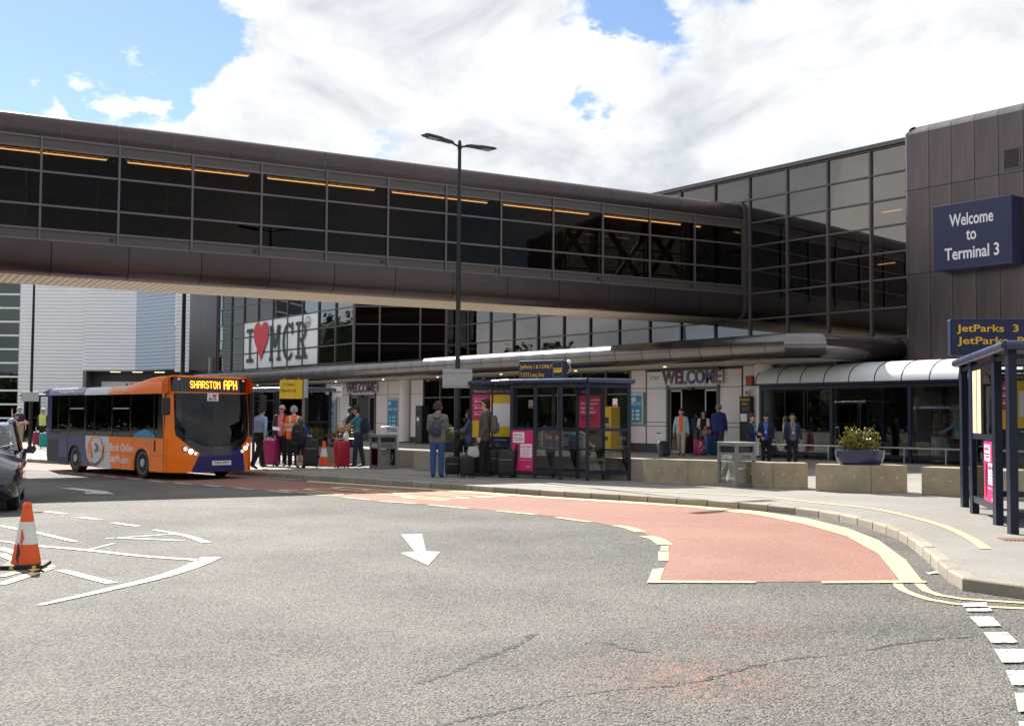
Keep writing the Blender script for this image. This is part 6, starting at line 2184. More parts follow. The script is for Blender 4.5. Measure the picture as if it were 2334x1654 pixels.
def capsule(mb, p, q, ra, rb, n=12, m=4):
    p, q = Vector(p), Vector(q)
    d = q - p
    if d.length < 1e-5:
        d = Vector((0, 0, 1e-3))
    dn = d.normalized()
    a = Vector((0, 0, 1)) if abs(dn.z) < .9 else Vector((1, 0, 0))
    s = dn.cross(a).normalized()
    t = dn.cross(s)
    rings = []
    for i in range(m + 1):
        th = math.pi / 2 * i / m
        rr_ = max(ra * math.sin(th), 1e-4)
        c = p - dn * ra * math.cos(th)
        rings.append([c + (s * math.cos(2 * math.pi * j / n) + t * math.sin(2 * math.pi * j / n)) * rr_ for j in range(n)])
    for i in range(m + 1):
        th = math.pi / 2 * i / m
        rr_ = max(rb * math.cos(th), 1e-4)
        c = q + dn * rb * math.sin(th)
        rings.append([c + (s * math.cos(2 * math.pi * j / n) + t * math.sin(2 * math.pi * j / n)) * rr_ for j in range(n)])
    mb.loft(rings)

def remesh(mb, voxel, smooth_it=3):
    me = mb.mesh([WHITE])
    o = bpy.data.objects.new('tmp', me)
    col.objects.link(o)
    md = o.modifiers.new('r', 'REMESH')
    md.mode = 'VOXEL'
    md.voxel_size = voxel
    sm = o.modifiers.new('s', 'SMOOTH')
    sm.factor = .5
    sm.iterations = smooth_it
    dg = bpy.context.evaluated_depsgraph_get()
    out = bpy.data.meshes.new_from_object(o.evaluated_get(dg))
    bpy.data.objects.remove(o)
    bpy.data.meshes.remove(me)
    out.materials.clear()
    return out

def rotx(v, a):
    c, s = math.cos(a), math.sin(a)
    return Vector((v.x, v.y * c - v.z * s, v.y * s + v.z * c))
def rotz_(v, a):
    c, s = math.cos(a), math.sin(a)
    return Vector((v.x * c - v.y * s, v.x * s + v.y * c, v.z))

def person(label, pos, face, H=1.75, top=None, legs=None, skin=None, hair=None, hs='short', shoes=None, inner=None, inner_w=.05, sleeve='long', lean=0.0,
           legL=(0, 0), legR=(0, 0), armL=(5, 6, 12), armR=(5, 6, 12), head=(0, 0), fat=1.0, jacket=True, shorts=False, skirt=None, sit=False, glasses=None, hood=False, vest=None, group='travellers', inw=0.0, voxel=.015, stripes=None, seat_z=None):
    """one standing, walking or seated figure; local +y is forward. Angles in degrees: leg = (hip flexion, knee), arm = (flexion, abduction, elbow)"""
    rs = random.Random(label)
    k = H / 1.75
    skin = skin or SKIN
    shoes = shoes or SHOE
    prims = []          # (p, q, ra, rb, material)
    def C(p, q, ra, rb, m):
        prims.append((Vector(p), Vector(q), ra, rb, m))
    f = fat
    lr = R(lean)
    pelvis = Vector((0, 0, .93))
    def T(x, y, z):     # torso point, leaning about the hips
        return pelvis + rotx(Vector((x, y, z - .93)), -lr)
    jr = 1.10 if jacket else 1.0
    # torso
    C(T(-.075, 0, .95), T(.075, 0, .95), .118 * f, .118 * f, legs)
    C(T(-.07, .0, 1.03), T(.07, .0, 1.03), .116 * f * jr, .116 * f * jr, top)
    C(T(-.068, .005, 1.12), T(.068, .005, 1.12), .110 * f * jr, .110 * f * jr, top)
    C(T(-.085, .005, 1.22), T(.085, .005, 1.22), .115 * f * jr, .115 * f * jr, top)
    C(T(-.10, 0, 1.31), T(.10, 0, 1.31), .112 * f * jr, .112 * f * jr, top)
    C(T(-.125, -.01, 1.385), T(.125, -.01, 1.385), .082 * jr, .082 * jr, top)
    C(T(-.155, -.01, 1.412), T(.155, -.01, 1.412), .058 * jr, .058 * jr, top)
    C(T(-.09, -.02, 1.44), T(.09, -.02, 1.44), .05 * jr, .05 * jr, top)
    if jacket:
        C(T(-.085, 0, .93), T(.085, 0, .93), .125 * f, .125 * f, top)
        C(T(-.085, 0, .88), T(.085, 0, .88), .122 * f, .122 * f, top)
    if hood:
        C(T(-.06, -.075, 1.45), T(.06, -.075, 1.45), .055, .055, top)
        C(T(-.05, -.10, 1.40), T(.05, -.10, 1.40), .05, .05, top)
    if skirt:
        C(T(-.08, 0, .85), T(.08, 0, .85), .135, .135, skirt)
        C(T(-.09, 0, .70), T(.09, 0, .70), .15, .15, skirt)
    # neck and head
    hp_, hy = R(head[1]), R(head[0])
    nk = T(0, -.01, 1.46)
    hd0 = T(0, .012, 1.53)
    C(nk, hd0, .058, .054, skin)
    def Hd(x, y, z):    # head point relative to the head centre
        return hd0 + rotz_(rotx(Vector((x, y, z)), -hp_ - lr * .4), hy) * 1.15
    C(Hd(0, -.012, .125), Hd(0, -.005, .115), .088, .088, skin)
    C(Hd(0, .02, .095), Hd(0, .03, .03), .072, .056, skin)
    C(Hd(-.018, .042, .015), Hd(.018, .042, .015), .038, .038, skin)
    C(Hd(0, .092, .085), Hd(0, .108, .062), .010, .016, skin)
    for s in (-1, 1):
        C(Hd(s * .088, -.01, .085), Hd(s * .09, -.015, .055), .018, .014, skin)
    # legs
    feet = []
    for s, (fl, kn) in ((-1, legL), (1, legR)):
        hip = Vector((s * .09, 0, .92))
        a = R(fl)
        th = Vector((s * .012, math.sin(a), -math.cos(a)))
        knee = hip + th * .43
        b = R(fl - kn)
        sh = Vector((0, math.sin(b), -math.cos(b)))
        ank = knee + sh * .41
        wl_ = 1.0 + (f - 1) * .6
        lm_ = skin if shorts else legs
        C(hip, knee, .100 * wl_, .074 * wl_, legs)
        C(hip + th * .1, hip + th * .25, .098 * wl_, .088 * wl_, legs)
        if shorts:
            C(knee, knee + sh * .15, .052, .055, skin)
            C(knee + sh * .12, ank, .056, .038, skin)
        else:
            C(knee, knee + sh * .16, .074 * wl_, .072 * wl_, legs)
            C(knee + sh * .14, ank, .072 * wl_, .062 * wl_, legs)
        fr_ = rotx(Vector((0, 1, 0)), 0)
        tilt = max(-.6, min(.6, b * .8))
        fd = Vector((s * .12, math.cos(tilt), math.sin(tilt) * (1 if tilt < 0 else .5)))
        heel = ank + Vector((0, -.02, -.045))
        C(heel, ank + fd * .09 + Vector((0, 0, -.05)), .040, .040, shoes)
        C(ank + fd * .08 + Vector((0, 0, -.052)), ank + fd * .16 + Vector((0, 0, -.058)), .040, .030, shoes)
        feet.append(min(heel.z, (ank + fd * .16).z - .058) - .036)
    # arms
    hands = []
    for s, (fl, ab, el) in ((-1, armL), (1, armR)):
        shd = T(s * .182, -.01, 1.40)
        a, b = R(fl) , R(ab)
        ua = rotx(Vector((s * math.sin(b), math.sin(a) * math.cos(b), -math.cos(a) * math.cos(b))), -lr * .3)
        elb = shd + ua * .285
        a2 = a + R(el)
        fa_ = rotx(Vector((s * (math.sin(b) * .4 - inw), math.sin(a2), -math.cos(a2))).normalized(), -lr * .3)
        wri = elb + fa_ * .245
        am = top
        C(shd, elb, .062 * jr, .050 * jr, top)
        if sleeve == 'short':
            C(shd + ua * .17, elb, .043, .040, skin)
            prims[-2] = (prims[-2][0], shd + ua * .17, .064, .060, top)
            C(elb, wri, .040, .028, skin)
        elif sleeve == 'half':
            C(elb, elb + fa_ * .06, .048, .045, top)
            C(elb + fa_ * .05, wri, .038, .028, skin)
        else:
            C(elb, wri, .050 * jr, .038 * jr, top)
        C(wri, wri + fa_ * .03, .030, .030, skin)
        hands.append((wri + fa_ * .02, fa_, s))
    mb = MB()
    for p, q, ra, rb, m_ in prims:
        capsule(mb, p, q, ra, rb)
    me = remesh(mb, voxel, 4)
    mats_ = []
    def mi(m_):
        if m_ not in mats_:
            mats_.append(m_)
        return mats_.index(m_)
    for pr_ in prims:
        mi(pr_[4])
    # assign each face to the garment of the nearest body part
    nf = len(me.polygons)
    cen = np.empty(nf * 3)
    me.polygons.foreach_get('center', cen)
    cen = cen.reshape(-1, 3)
    best = np.full(nf, 1e9)
    which = np.zeros(nf, int)
    for p, q, ra, rb, m_ in prims:
        d = np.array(q - p)
        L2 = max(1e-9, d @ d)
        t = np.clip(((cen - np.array(p)) @ d) / L2, 0, 1)
        dist = np.linalg.norm(cen - (np.array(p) + t[:, None] * d), axis=1) - (ra + (rb - ra) * t)
        w = dist < best
        best[w] = dist[w]
        which[w] = mi(m_)
    # local torso coordinates for open fronts, vests and bands
    rel = cen - np.array(pelvis)
    c_, s_ = math.cos(lr), math.sin(lr)
    ty = rel[:, 1] * c_ - rel[:, 2] * s_
    tz = rel[:, 1] * s_ + rel[:, 2] * c_ + .93
    tx = rel[:, 0]
    istop = which == mi(top)
    if inner is not None:
        wv = inner_w * (1 + .35 * (tz - 1.1))
        which[istop & (ty > .03) & (np.abs(tx) < wv) & (tz > .86) & (tz < 1.47)] = mi(inner)
    if vest is not None:
        vm, band = vest
        vz = istop & (np.abs(tx) < .185) & (tz > .96) & (tz < 1.46)
        if vm is not None:
            which[vz] = mi(vm)
        allv = vz if vm is not None else istop
        for z0 in ((1.03, 1.10), (1.18, 1.24)):
            which[allv & (tz > z0[0]) & (tz < z0[1])] = mi(band)
        which[allv & (np.abs(np.abs(tx) - .11) < .025) & (tz > 1.2)] = mi(band)
    for m_ in mats_:
        me.materials.append(m_)
    me.polygons.foreach_set('material_index', which.astype(np.int32))
    me.polygons.foreach_set('use_smooth', np.ones(nf, bool))
    # hands with five fingers, eyes and mouth are joined on as extra geometry
    ex = MB()
    sk = mats_.index(skin) if skin in mats_ else mi(skin)
    ex.mi(sk)
    for wri, d, s in hands:
        side = d.cross(Vector((1, 0, 0)))
        if side.length < .1:
            side = Vector((0, 1, 0))
        side.normalize()             # roughly the thumb direction (forward)
        if side.y < 0:
            side = -side
        nrm = d.cross(side).normalized() * (-s)
        if nrm.x * s > 0:
            nrm = -nrm               # palm faces the body
        palm = wri + d * .055
        rings = []
        for q, w_, t_ in ((-.005, .026, .020), (.03, .036, .018), (.07, .040, .015), (.092, .037, .011)):
            cc_ = wri + d * q
            rings.append([cc_ + side * w_ * math.cos(a) + nrm * t_ * math.sin(a) for a in [2 * math.pi * j / 8 for j in range(8)]])
        ex.loft(rings)
        for j, (o_, ln) in enumerate(((.028, .072), (.010, .082), (-.009, .076), (-.027, .060))):
            b0 = wri + d * .088 + side * o_
            p1 = b0 + (d * .92 + nrm * .35) * ln * .42
            p2 = p1 + (d * .6 + nrm * .8) * ln * .33
            p3 = p2 + (d * .2 + nrm * .98) * ln * .28
            ex.tube([b0, p1, p2, p3], [.0095, .009, .008, .0065], 6)
        b0 = wri + d * .025 + side * .030
        ex.tube([b0, b0 + (side * .8 + d * .6) * .03, b0 + (side * .55 + d * .85 + nrm * .3) * .062, b0 + (side * .3 + d * .9 + nrm * .5) * .085], [.012, .011, .010, .007], 6)
    mats_.append(EYE)
    me.materials.append(EYE)
    ex.mi(len(mats_) - 1)
    for s in (-1, 1):
        e_ = Hd(s * .031, .086, .092)
        ex.ball(e_, .011, 8, 6)
    lip = mat('lip', (.30, .10, .08), .5)
    mats_.append(lip)
    me.materials.append(lip)
    ex.mi(len(mats_) - 1)
    ex.tube([Hd(-.022, .075, .022), Hd(0, .083, .021), Hd(.022, .075, .022)], [.003, .006, .003], 6)
    bm = bmesh.new()
    bm.from_mesh(me)
    m2 = bpy.data.meshes.new('x')
    m2.from_pydata(ex.v, [], ex.f)
    m2.polygons.foreach_set('material_index', ex.m)
    m2.polygons.foreach_set('use_smooth', np.ones(len(ex.f), bool))
    bm.from_mesh(m2)
    bm.to_mesh(me)
    bm.free()
    bpy.data.meshes.remove(m2)
    zmin = min(feet)
    off = -zmin * k
    if seat_z is not None:
        off = seat_z - (.93 - .115) * k
    o = link('person', me, None, (pos[0], pos[1], pos[2] + off), (0, 0, R(face)))
    o.scale = (k, k, k)
    tag(o, label, 'person', group)
    # hair
    if hs != 'bald' and hair is not None:
        hb = MB()
        def HC(p, q, ra, rb):
            capsule(hb, p, q, ra, rb, 14, 5)
        if hs in ('short', 'long', 'bob', 'cap', 'bun', 'pony', 'thick', 'thin'):
            e_ = .012 if hs == 'thick' else 0.0
            if hs != 'thin':
                HC(Hd(0, -.012, .150 + e_), Hd(0, -.02, .145 + e_), .082 + e_, .086 + e_)
            HC(Hd(0, -.038, .115), Hd(0, -.04, .075), .078 + e_, .068)
            for s in (-1, 1):
                HC(Hd(s * .035, .01, .165 + e_), Hd(s * .06, -.02, .125), .046 + e_, .044)
                HC(Hd(s * .072, -.03, .11), Hd(s * .070, -.04, .06), .026, .022)
            if hs != 'thin':
                HC(Hd(-.035, .055, .175), Hd(.035, .055, .175), .030 + e_, .030 + e_)
        if hs in ('long', 'bob'):
            ln = -.16 if hs == 'long' else -.03
            for s in (-1, 0, 1):
                HC(Hd(s * .06, -.05, .12), Hd(s * .07, -.07, ln), .055, .045)
            for s in (-1, 1):
                HC(Hd(s * .078, .005, .13), Hd(s * .088, .0, ln + .03), .034, .030)
        if hs == 'bun':
            HC(Hd(0, -.10, .20), Hd(0, -.10, .19), .045, .045)
        if hs == 'pony':
            HC(Hd(0, -.11, .14), Hd(0, -.14, -.02), .04, .022)
        hm_ = remesh(hb, .011, 2)
        hm_.materials.append(hair)
        hm_.polygons.foreach_set('use_smooth', np.ones(len(hm_.polygons), bool))
        link('hair', hm_, o)
    if hs == 'cap':
        cb = MB()
        rings = []
        for i in range(6):
            th = R(i * 17)
            rr_ = .107 * math.cos(th)
            rings.append([Hd(rr_ * math.cos(a), -.015 + rr_ * 1.12 * math.sin(a), .135 + .10 * math.sin(th)) for a in [2 * math.pi * j / 18 for j in range(18)]])
        cb.loft(rings)
        pk = [(Hd(.085 * math.cos(a), .06 + .12 * math.sin(a), .140 - .02 * math.sin(a))) for a in [math.pi * j / 8 for j in range(9)]]
        pk2 = [p + Vector((0, 0, .008)) for p in pk]
        n = len(pk)
        cb.add(pk + pk2, [tuple(range(n)), tuple(reversed(range(n, 2 * n)))] + [(j, j + 1, n + j + 1, n + j) for j in range(n - 1)])
        cb.build('cap', hair, o, smooth=50)
    if glasses is not None:
        gb = MB()
        for s in (-1, 1):
            c = Hd(s * .033, .103, .092)
            rt = (Hd(1, 0, 0) - Hd(0, 0, 0)).normalized()
            up = (Hd(0, 0, 1) - Hd(0, 0, 0)).normalized()
            fw = rt.cross(up)
            gb.obox(c, rt * .030, up * .019, fw * .004)
            gb.bar(Hd(s * .062, .10, .097), Hd(s * .094, -.005, .088), .007)
        gb.bar(Hd(-.01, .105, .097), Hd(.01, .105, .097), .006)
        gb.build('glasses', glasses, o)
    return o

# garments
C_GREY = cloth('grey_hoodie', (.16, .155, .145)); C_JEAN = cloth('blue_jeans', (.030, .085, .22)); C_DJEAN = cloth('dark_jeans', (.018, .030, .06)); C_BLACK = cloth('black', (.010, .010, .012))
C_CHAR = cloth('charcoal_hoodie', (.085, .072, .068)); C_PURP = cloth('slate_blue_jacket', (.085, .085, .17)); C_TEAL = cloth('teal_tshirt', (.055, .20, .26)); C_LBLUE = cloth('pale_blue_shirt', (.30, .38, .58))
C_PINK = cloth('pink_shirt', (.70, .17, .24)); C_MAROON = cloth('maroon_blazer', (.045, .018, .028)); C_ORANGE = cloth('hi_vis_orange', (.90, .16, .02)); C_REFL = cloth('reflective_tape', (.52, .52, .50), .4)
C_YELL = cloth('hi_vis_yellow', (.62, .72, .03)); C_NAVY = cloth('navy', (.012, .020, .050)); C_BLUE = cloth('royal_blue', (.02, .07, .36)); C_KHAKI = cloth('khaki', (.36, .29, .20)); C_DENIM = cloth('pale_denim', (.28, .40, .45))
C_TOMATO = cloth('orange_tshirt', (.72, .12, .02)); C_WHITE = cloth('white', (.70, .68, .66)); C_BLUEJ = cloth('blue_jacket', (.05, .13, .42)); C_INDIGO = cloth('indigo_jacket', (.020, .028, .14)); C_GREYV = cloth('grey_waistcoat', (.115, .105, .11)); C_BEIGE = cloth('beige_coat', (.36, .30, .24))
H_BLACK = hairm('black', (.010, .009, .009)); H_BROWN = hairm('brown', (.055, .028, .016)); H_GREY = hairm('grey', (.36, .35, .34)); H_RED = hairm('auburn', (.13, .025, .014)); H_BLOND = hairm('blond', (.48, .33, .15)); H_WHITE = hairm('white', (.55, .54, .52))
SUNG = mat('sunglass_black', (.008, .008, .008), .15)
def G(x, y, z=KH - .006):
    p = gp(x, y, z)
    return (p.x, p.y, z)
def GY(x, Y, z=KH - .006):
    p = at_depth(x, 1000, Y)
    return (p.x, Y, z)

hoodie_p = person('man in a grey hoodie and blue jeans seen from behind', G(996, 1088), -6, 1.84, C_GREY, C_JEAN, SKIN, H_BROWN, 'short', SHOE, lean=2, armL=(14, 8, 42), armR=(14, 8, 42), hood=True, inw=.35, voxel=.013, head=(-8, 0))
bob_p = person('woman with a black bob and slate blue jacket beside the lamp column', G(1070, 1081), 78, 1.66, C_PURP, C_DJEAN, SKIN, H_BLACK, 'bob', SHOE, armL=(25, 8, 70), armR=(10, 10, 40), voxel=.013)
shade_p = person('tall man in sunglasses and charcoal hoodie with a grey rucksack', G(1103, 1087), 84, 1.90, C_CHAR, C_BLACK, SKIN_L, H_BLACK, 'short', SHOE, lean=-3, armL=(-8, 12, 35), armR=(-4, 12, 40), legL=(6, 4), legR=(-8, 2), glasses=SUNG, hood=True, voxel=.013, fat=1.05)
teal_p = person('teenager in a teal T-shirt reaching over the planter', G(816, 1065), 84, 1.76, C_TEAL, C_DJEAN, SKIN, H_BLACK, 'thick', SHOE, sleeve='short', jacket=False, lean=4, armL=(48, 6, 22), armR=(42, 6, 25), legL=(8, 4), legR=(-8, 3), head=(5, 8), voxel=.013)
person('bald man in a maroon blazer and pink shirt holding a sheet of paper', G(641, 1062), 172, 1.80, C_MAROON, C_BLACK, SKIN_L, None, 'bald', inner=C_PINK, inner_w=.075, armL=(28, 14, 72), armR=(4, 12, 12), glasses=mat('thin_glasses', (.1, .05, .04), .3), inw=.35, fat=1.08)
person('grey haired man in an orange hi-vis jacket seen from behind', G(668, 1063.5), 12, 1.76, C_ORANGE, C_BLACK, SKIN_L, H_GREY, 'short', vest=(None, C_REFL), armL=(12, 12, 40), armR=(30, 10, 70), fat=1.1)
boy_p = person('boy in black shorts and striped cap with a large black rucksack', G(684, 1066), -12, 1.40, C_BLUE, C_BLACK, SKIN_L, cloth('striped_cap', (.12, .12, .15)), 'cap', sleeve='short', jacket=False, shorts=True, armL=(20, 8, 55), armR=(25, 8, 60))
person('balding man in a pale blue shirt walking past the bus front', G(590, 1069), -35, 1.76, C_LBLUE, C_BLACK, SKIN, H_BROWN, 'thin', jacket=False, lean=6, armL=(15, 10, 25), armR=(-18, 22, 8), legL=(20, 8), legR=(-16, 14), fat=1.12)
person('elderly man in a bright blue jacket pulling a case near the terminal', GY(738, 40.5), -75, 1.60, C_BLUEJ, C_GREY, SKIN_D, H_GREY, 'short', inner=C_WHITE, armL=(25, 8, 35), armR=(20, 8, 40), lean=5)
person('woman with a dark ponytail and black rucksack near the terminal doors', GY(713, 42.0), 25, 1.62, C_NAVY, C_BLACK, SKIN, H_BROWN, 'pony', armL=(20, 8, 60), armR=(15, 8, 50))
person('blond woman half hidden by the yellow sign post', GY(697, 41.0), 160, 1.62, C_WHITE, C_DJEAN, SKIN_L, H_BLOND, 'long', armL=(10, 8, 30), armR=(10, 8, 30))
person('man in a dark suit striding towards the far entrance', GY(789, 44.5, PZ), -60, 1.74, C_BLACK, C_BLACK, SKIN_D, H_BLACK, 'short', lean=14, legL=(24, 10), legR=(-20, 18), armL=(-15, 10, 15), armR=(25, 10, 25))
person('small child in a straw hat behind the planter', GY(789, 36.2), 100, 1.16, C_WHITE, C_JEAN, SKIN_L, mat('straw', (.42, .30, .14), .8, var=.2, vs_=20), 'cap', sleeve='short', armL=(30, 8, 60), armR=(30, 8, 60))
person('grey haired man in a navy polo shirt with a hand raised to his face', G(42, 1020), 20, 1.78, C_NAVY, C_KHAKI, SKIN_L, H_GREY, 'short', sleeve='short', jacket=False, armL=(65, 20, 110), armR=(8, 12, 15), fat=1.12)
person('white haired man in a yellow hi-vis vest facing the road', G(97, 1016.5), 172, 1.74, C_BLACK, C_BLACK, SKIN_L, H_WHITE, 'short', vest=(C_YELL, C_REFL), inner=None, armL=(4, 12, 10), armR=(4, 14, 14), glasses=mat('thin_glasses', (.1, .05, .04), .3))
person('brown haired person in a pale shirt bending forward behind the car', GY(8, 46.0), -75, 1.68, C_LBLUE, C_DJEAN, SKIN, H_BROWN, 'short', sleeve='short', jacket=False, lean=42, armL=(70, 8, 40), armR=(70, 8, 50), head=(0, 25))
person('bearded man in orange T-shirt and pale denim jacket pulling a black case', G(1553, 1039.5, PZ), 165, 1.70, C_DENIM, C_KHAKI, SKIN, H_BLACK, 'short', inner=C_TOMATO, inner_w=.075, legL=(18, 6), legR=(-14, 16), armL=(4, 12, 8), armR=(-10, 16, 8), head=(-10, 12))
person('woman in a white top and black pinafore holding a pink hat', G(1604, 1036, PZ), 160, 1.64, C_WHITE, C_BLACK, SKIN_L, H_BLACK, 'long', sleeve='half', jacket=False, inner=C_BLACK, inner_w=.12, skirt=C_BLACK, armL=(22, 10, 60), armR=(28, 6, 45), inw=.3)
person('person in a grey jacket turned away in the near doorway', GY(1588, 45.2, PZ), 30, 1.66, C_PURP, C_GREY, SKIN, H_BLACK, 'short', armL=(5, 10, 20), armR=(5, 10, 20))
person('bald man in an indigo jacket and jeans walking into the near entrance', GY(1638, 41.8, PZ), -8, 1.86, C_INDIGO, C_DJEAN, SKIN_L, hairm('cropped', (.25, .16, .11)), 'thin', armL=(10, 12, 20), armR=(2, 14, 10), legL=(10, 4), legR=(-10, 10), hood=True, fat=1.1)
LAN = mat('lanyard_badge', (.45, .55, .65), .4)
def badge(o, z=1.13):
    b_ = MB()
    b_.box(-.03, .03, .155, .165, z - .05, z + .03)
    b_.tube([(-.05, .10, 1.44), (-.03, .15, 1.3), (0, .155, z + .03)], .006, 5)
    b_.tube([(.05, .10, 1.44), (.03, .15, 1.3), (0, .155, z + .03)], .006, 5)
    return b_.build('badge', LAN, o)
badge(person('auburn haired staff woman in a navy jacket turning to her colleague', GY(1712, 36.9), -125, 1.62, C_NAVY, C_BLACK, SKIN_L, H_RED, 'thick', inner=C_BLUE, inner_w=.075, armL=(12, 12, 40), armR=(20, 10, 60), fat=1.12, group='airport staff'))
badge(person('dark haired staff woman in a navy jacket looking down', GY(1746, 37.2), 165, 1.66, C_NAVY, C_BLACK, SKIN_L, H_BLACK, 'bun', inner=C_BLUE, inner_w=.07, armL=(8, 12, 15), armR=(8, 12, 30), head=(5, 28), group='airport staff'))
badge(person('staff woman in glasses with a grey waistcoat under a navy jacket', GY(1806, 36.4), 178, 1.63, C_NAVY, C_BLACK, SKIN_L, H_BROWN, 'short', inner=C_GREYV, inner_w=.095, armL=(6, 16, 14), armR=(6, 16, 14), legL=(6, 4), legR=(-6, 6), glasses=mat('thin_glasses', (.1, .05, .04), .3), fat=1.1, group='airport staff'))
a_, _z = fpx(2183, 1000, 2.1)
c = fa(a_, 2.1)
person('blond woman in a pale denim jacket behind the walkway glass', (c.x, c.y, PZ), 55, 1.66, C_DENIM, C_BLACK, SKIN_L, H_BLOND, 'long', armL=(35, 10, 30), armR=(12, 10, 20), lean=4)
person('person in dark clothes standing beside the near entrance column', GY(1734, 42.6, PZ), 40, 1.72, C_BLACK, C_BLACK, SKIN_D, H_BLACK, 'short')
sp = gp(1306, 1087, KH) + Vector((.15, .35, 0))
person('seated traveller in a beige coat with a teal rucksack behind the shelter', (sp.x, sp.y, 0), -30, 1.60, C_BEIGE, C_DJEAN, SKIN, cloth('blue_cap', (.02, .05, .32)), 'cap', legL=(80, 80), legR=(84, 84), lean=12, armL=(30, 8, 50), armR=(30, 8, 50), seat_z=.645)
bd = BUS.matrix_basis @ Vector((-1.02, -.55, 0))
person('bus driver seated at the wheel of the orange bus', (bd.x, bd.y, 0), math.degrees(math.atan2(hd.y, hd.x)) - 90, 1.70, C_LBLUE, C_BLACK, SKIN, H_BROWN, 'short', legL=(82, 70), legR=(82, 70), armL=(45, 6, 40), armR=(45, 6, 40), seat_z=1.16, voxel=.02, group='people aboard the bus')
box('driver_seat', -1.3, -.85, -.8, -.3, .95, 1.16, BSEAT, BUS)
bd = BUS.matrix_basis @ Vector((-5.25, -.80, 0))
person('passenger in a grey patterned top at the rear bus window', (bd.x, bd.y, 0), math.degrees(math.atan2(hd.y, hd.x)) - 90, 1.66, C_GREY, C_BLACK, SKIN_L, H_BROWN, 'short', legL=(85, 80), legR=(85, 80), seat_z=1.16, voxel=.02, group='people aboard the bus')

# ------------------------------------------------------------------ bags
def rbox(w, d, h, r, m, nm, parent, c=(0, 0, 0), taper=1.0, bulge=0.0):
    def rr_(sx, sy, z, n=24, e=5.0):
        return [(c[0] + sx * math.copysign(abs(math.cos(a)) ** (2 / e), math.cos(a)), c[1] + sy * math.copysign(abs(math.sin(a)) ** (2 / e), math.sin(a)), c[2] + z) for a in [2 * math.pi * k / n for k in range(n)]]
    rings = []
    for z, q in ((0, 1 - r / max(w, d) * 1.2), (r * .35, 1 - r / max(w, d) * .35), (r, 1.0), (h * .5, 1.0 + bulge), (h - r, taper), (h - r * .35, taper - r / max(w, d) * .5), (h, taper - r / max(w, d) * 1.4)):
        rings.append(rr_(w / 2 * q, d / 2 * q, z))
    return MB().loft(rings).build(nm, m, parent, smooth=45)
def suitcase(label, pos, rz, w, d, h, m, handle=.0, tilt=0.0, ribs=0, pocket=False, dots_=False, trim=None):
    t = thing('suitcase', label, 'suitcase', pos, R(rz), 'suitcases')
    t.rotation_euler = (R(tilt), 0, R(rz))
    rbox(w, d, h, .06, m, 'shell', t, (0, 0, .05))
    for sx in (-1, 1):
        for sy in (-1, 1):
            mb = MB().lathe([(.012, -.012), (.026, -.012), (.026, .012), (.012, .012)], 12)
            mb.v = [(c_ + sx * w * .38, a + sy * d * .32, b + .027) for a, b, c_ in mb.v]
            mb.build('wheel', RUBBER, t)
    MB().tube([(-.06, 0, h + .05), (-.055, 0, h + .085), (.055, 0, h + .085), (.06, 0, h + .05)], .010, 8).build('grip', BLACK, t, smooth=40)
    if handle:
        for s in (-1, 1):
            MB().tube([(s * w * .22, d * .32, h * .98), (s * w * .22, d * .32, h + handle)], .008, 6).build('handle_rod', STEEL, t)
        MB().bar((-w * .26, d * .32, h + handle), (w * .26, d * .32, h + handle), .025).build('handle', BLACK, t)
    for k in range(ribs):
        x = -w * .36 + w * .72 * k / max(1, ribs - 1)
        MB().box(x - .012, x + .012, -d / 2 - .006, -d / 2 + .01, .13, h - .03).build('rib', m, t, bevel=.004)
    if pocket:
        rbox(w * .82, .05, h * .55, .03, m, 'front_pocket', t, (0, -d / 2 - .005, .14))
        MB().tube([(-w * .36, -d / 2 - .03, h * .72), (w * .36, -d / 2 - .03, h * .72)], .005, 5).build('zip', GALV, t)
    if trim is not None:
        MB().box(-w * .3, -w * .22, -d / 2 - .012, -d / 2 + .004, .15, h * .5).build('trim', trim, t)
    if dots_:
        rs = random.Random(3)
        for k in range(22):
            x, z = rs.uniform(-w * .36, w * .36), rs.uniform(.12, h - .04)
            mm = [SY, WHITE, PINK, ORANGE][k % 4]
            mb = MB().lathe([(.028, 0), (.028, .003)], 10)
            mb.v = [(a + x, -d / 2 - .004 + c_ * -1, b + z) for a, b, c_ in mb.v]
            mb.build('sticker', mm, t)
    return t
S_BLACK = mat('case_black', (.012, .012, .013), .5, var=.25, vs_=9, bump=.4, bs=60)
S_RED = mat('case_red', (.42, .012, .025), .4, var=.12)
S_PINK = mat('case_magenta', (.36, .012, .13), .38, var=.12)
S_TEAL = mat('case_teal', (.01, .30, .27), .4)
S_CRIM = mat('case_crimson', (.30, .02, .07), .45)
S_BLUE = mat('case_blue', (.01, .10, .30), .4)
S_WHITE = mat('case_white', (.60, .62, .60), .35)
suitcase('round cornered black cabin case beside the man in the grey hoodie', G(1031, 1085), 5, .38, .24, .44, S_BLACK, pocket=True)
suitcase('black cabin case with raised handle beside the woman with the bob', G(1065, 1088), 30, .34, .24, .50, S_BLACK, handle=.28)
suitcase('large black case behind the man in sunglasses', G(1122, 1086), 8, .46, .30, .64, S_BLACK, pocket=True)
suitcase('bulky black case with red trim against the pink advert', G(1156, 1088), -12, .46, .30, .62, S_BLACK, pocket=True, trim=S_RED)
suitcase('tall black case behind the woman with the bob', G(1088, 1083), 15, .42, .28, .60, S_BLACK, trim=S_RED)
suitcase('large magenta hard case behind the front of the bus', G(613, 1062), -20, .58, .34, .74, S_PINK, handle=.30)
suitcase('large black case beside the boy in shorts', G(708, 1066), 10, .44, .32, .78, S_BLACK, pocket=True)
suitcase('upright red case in front of the low concrete wall', G(778, 1066), 38, .44, .30, .74, S_RED, handle=.28)
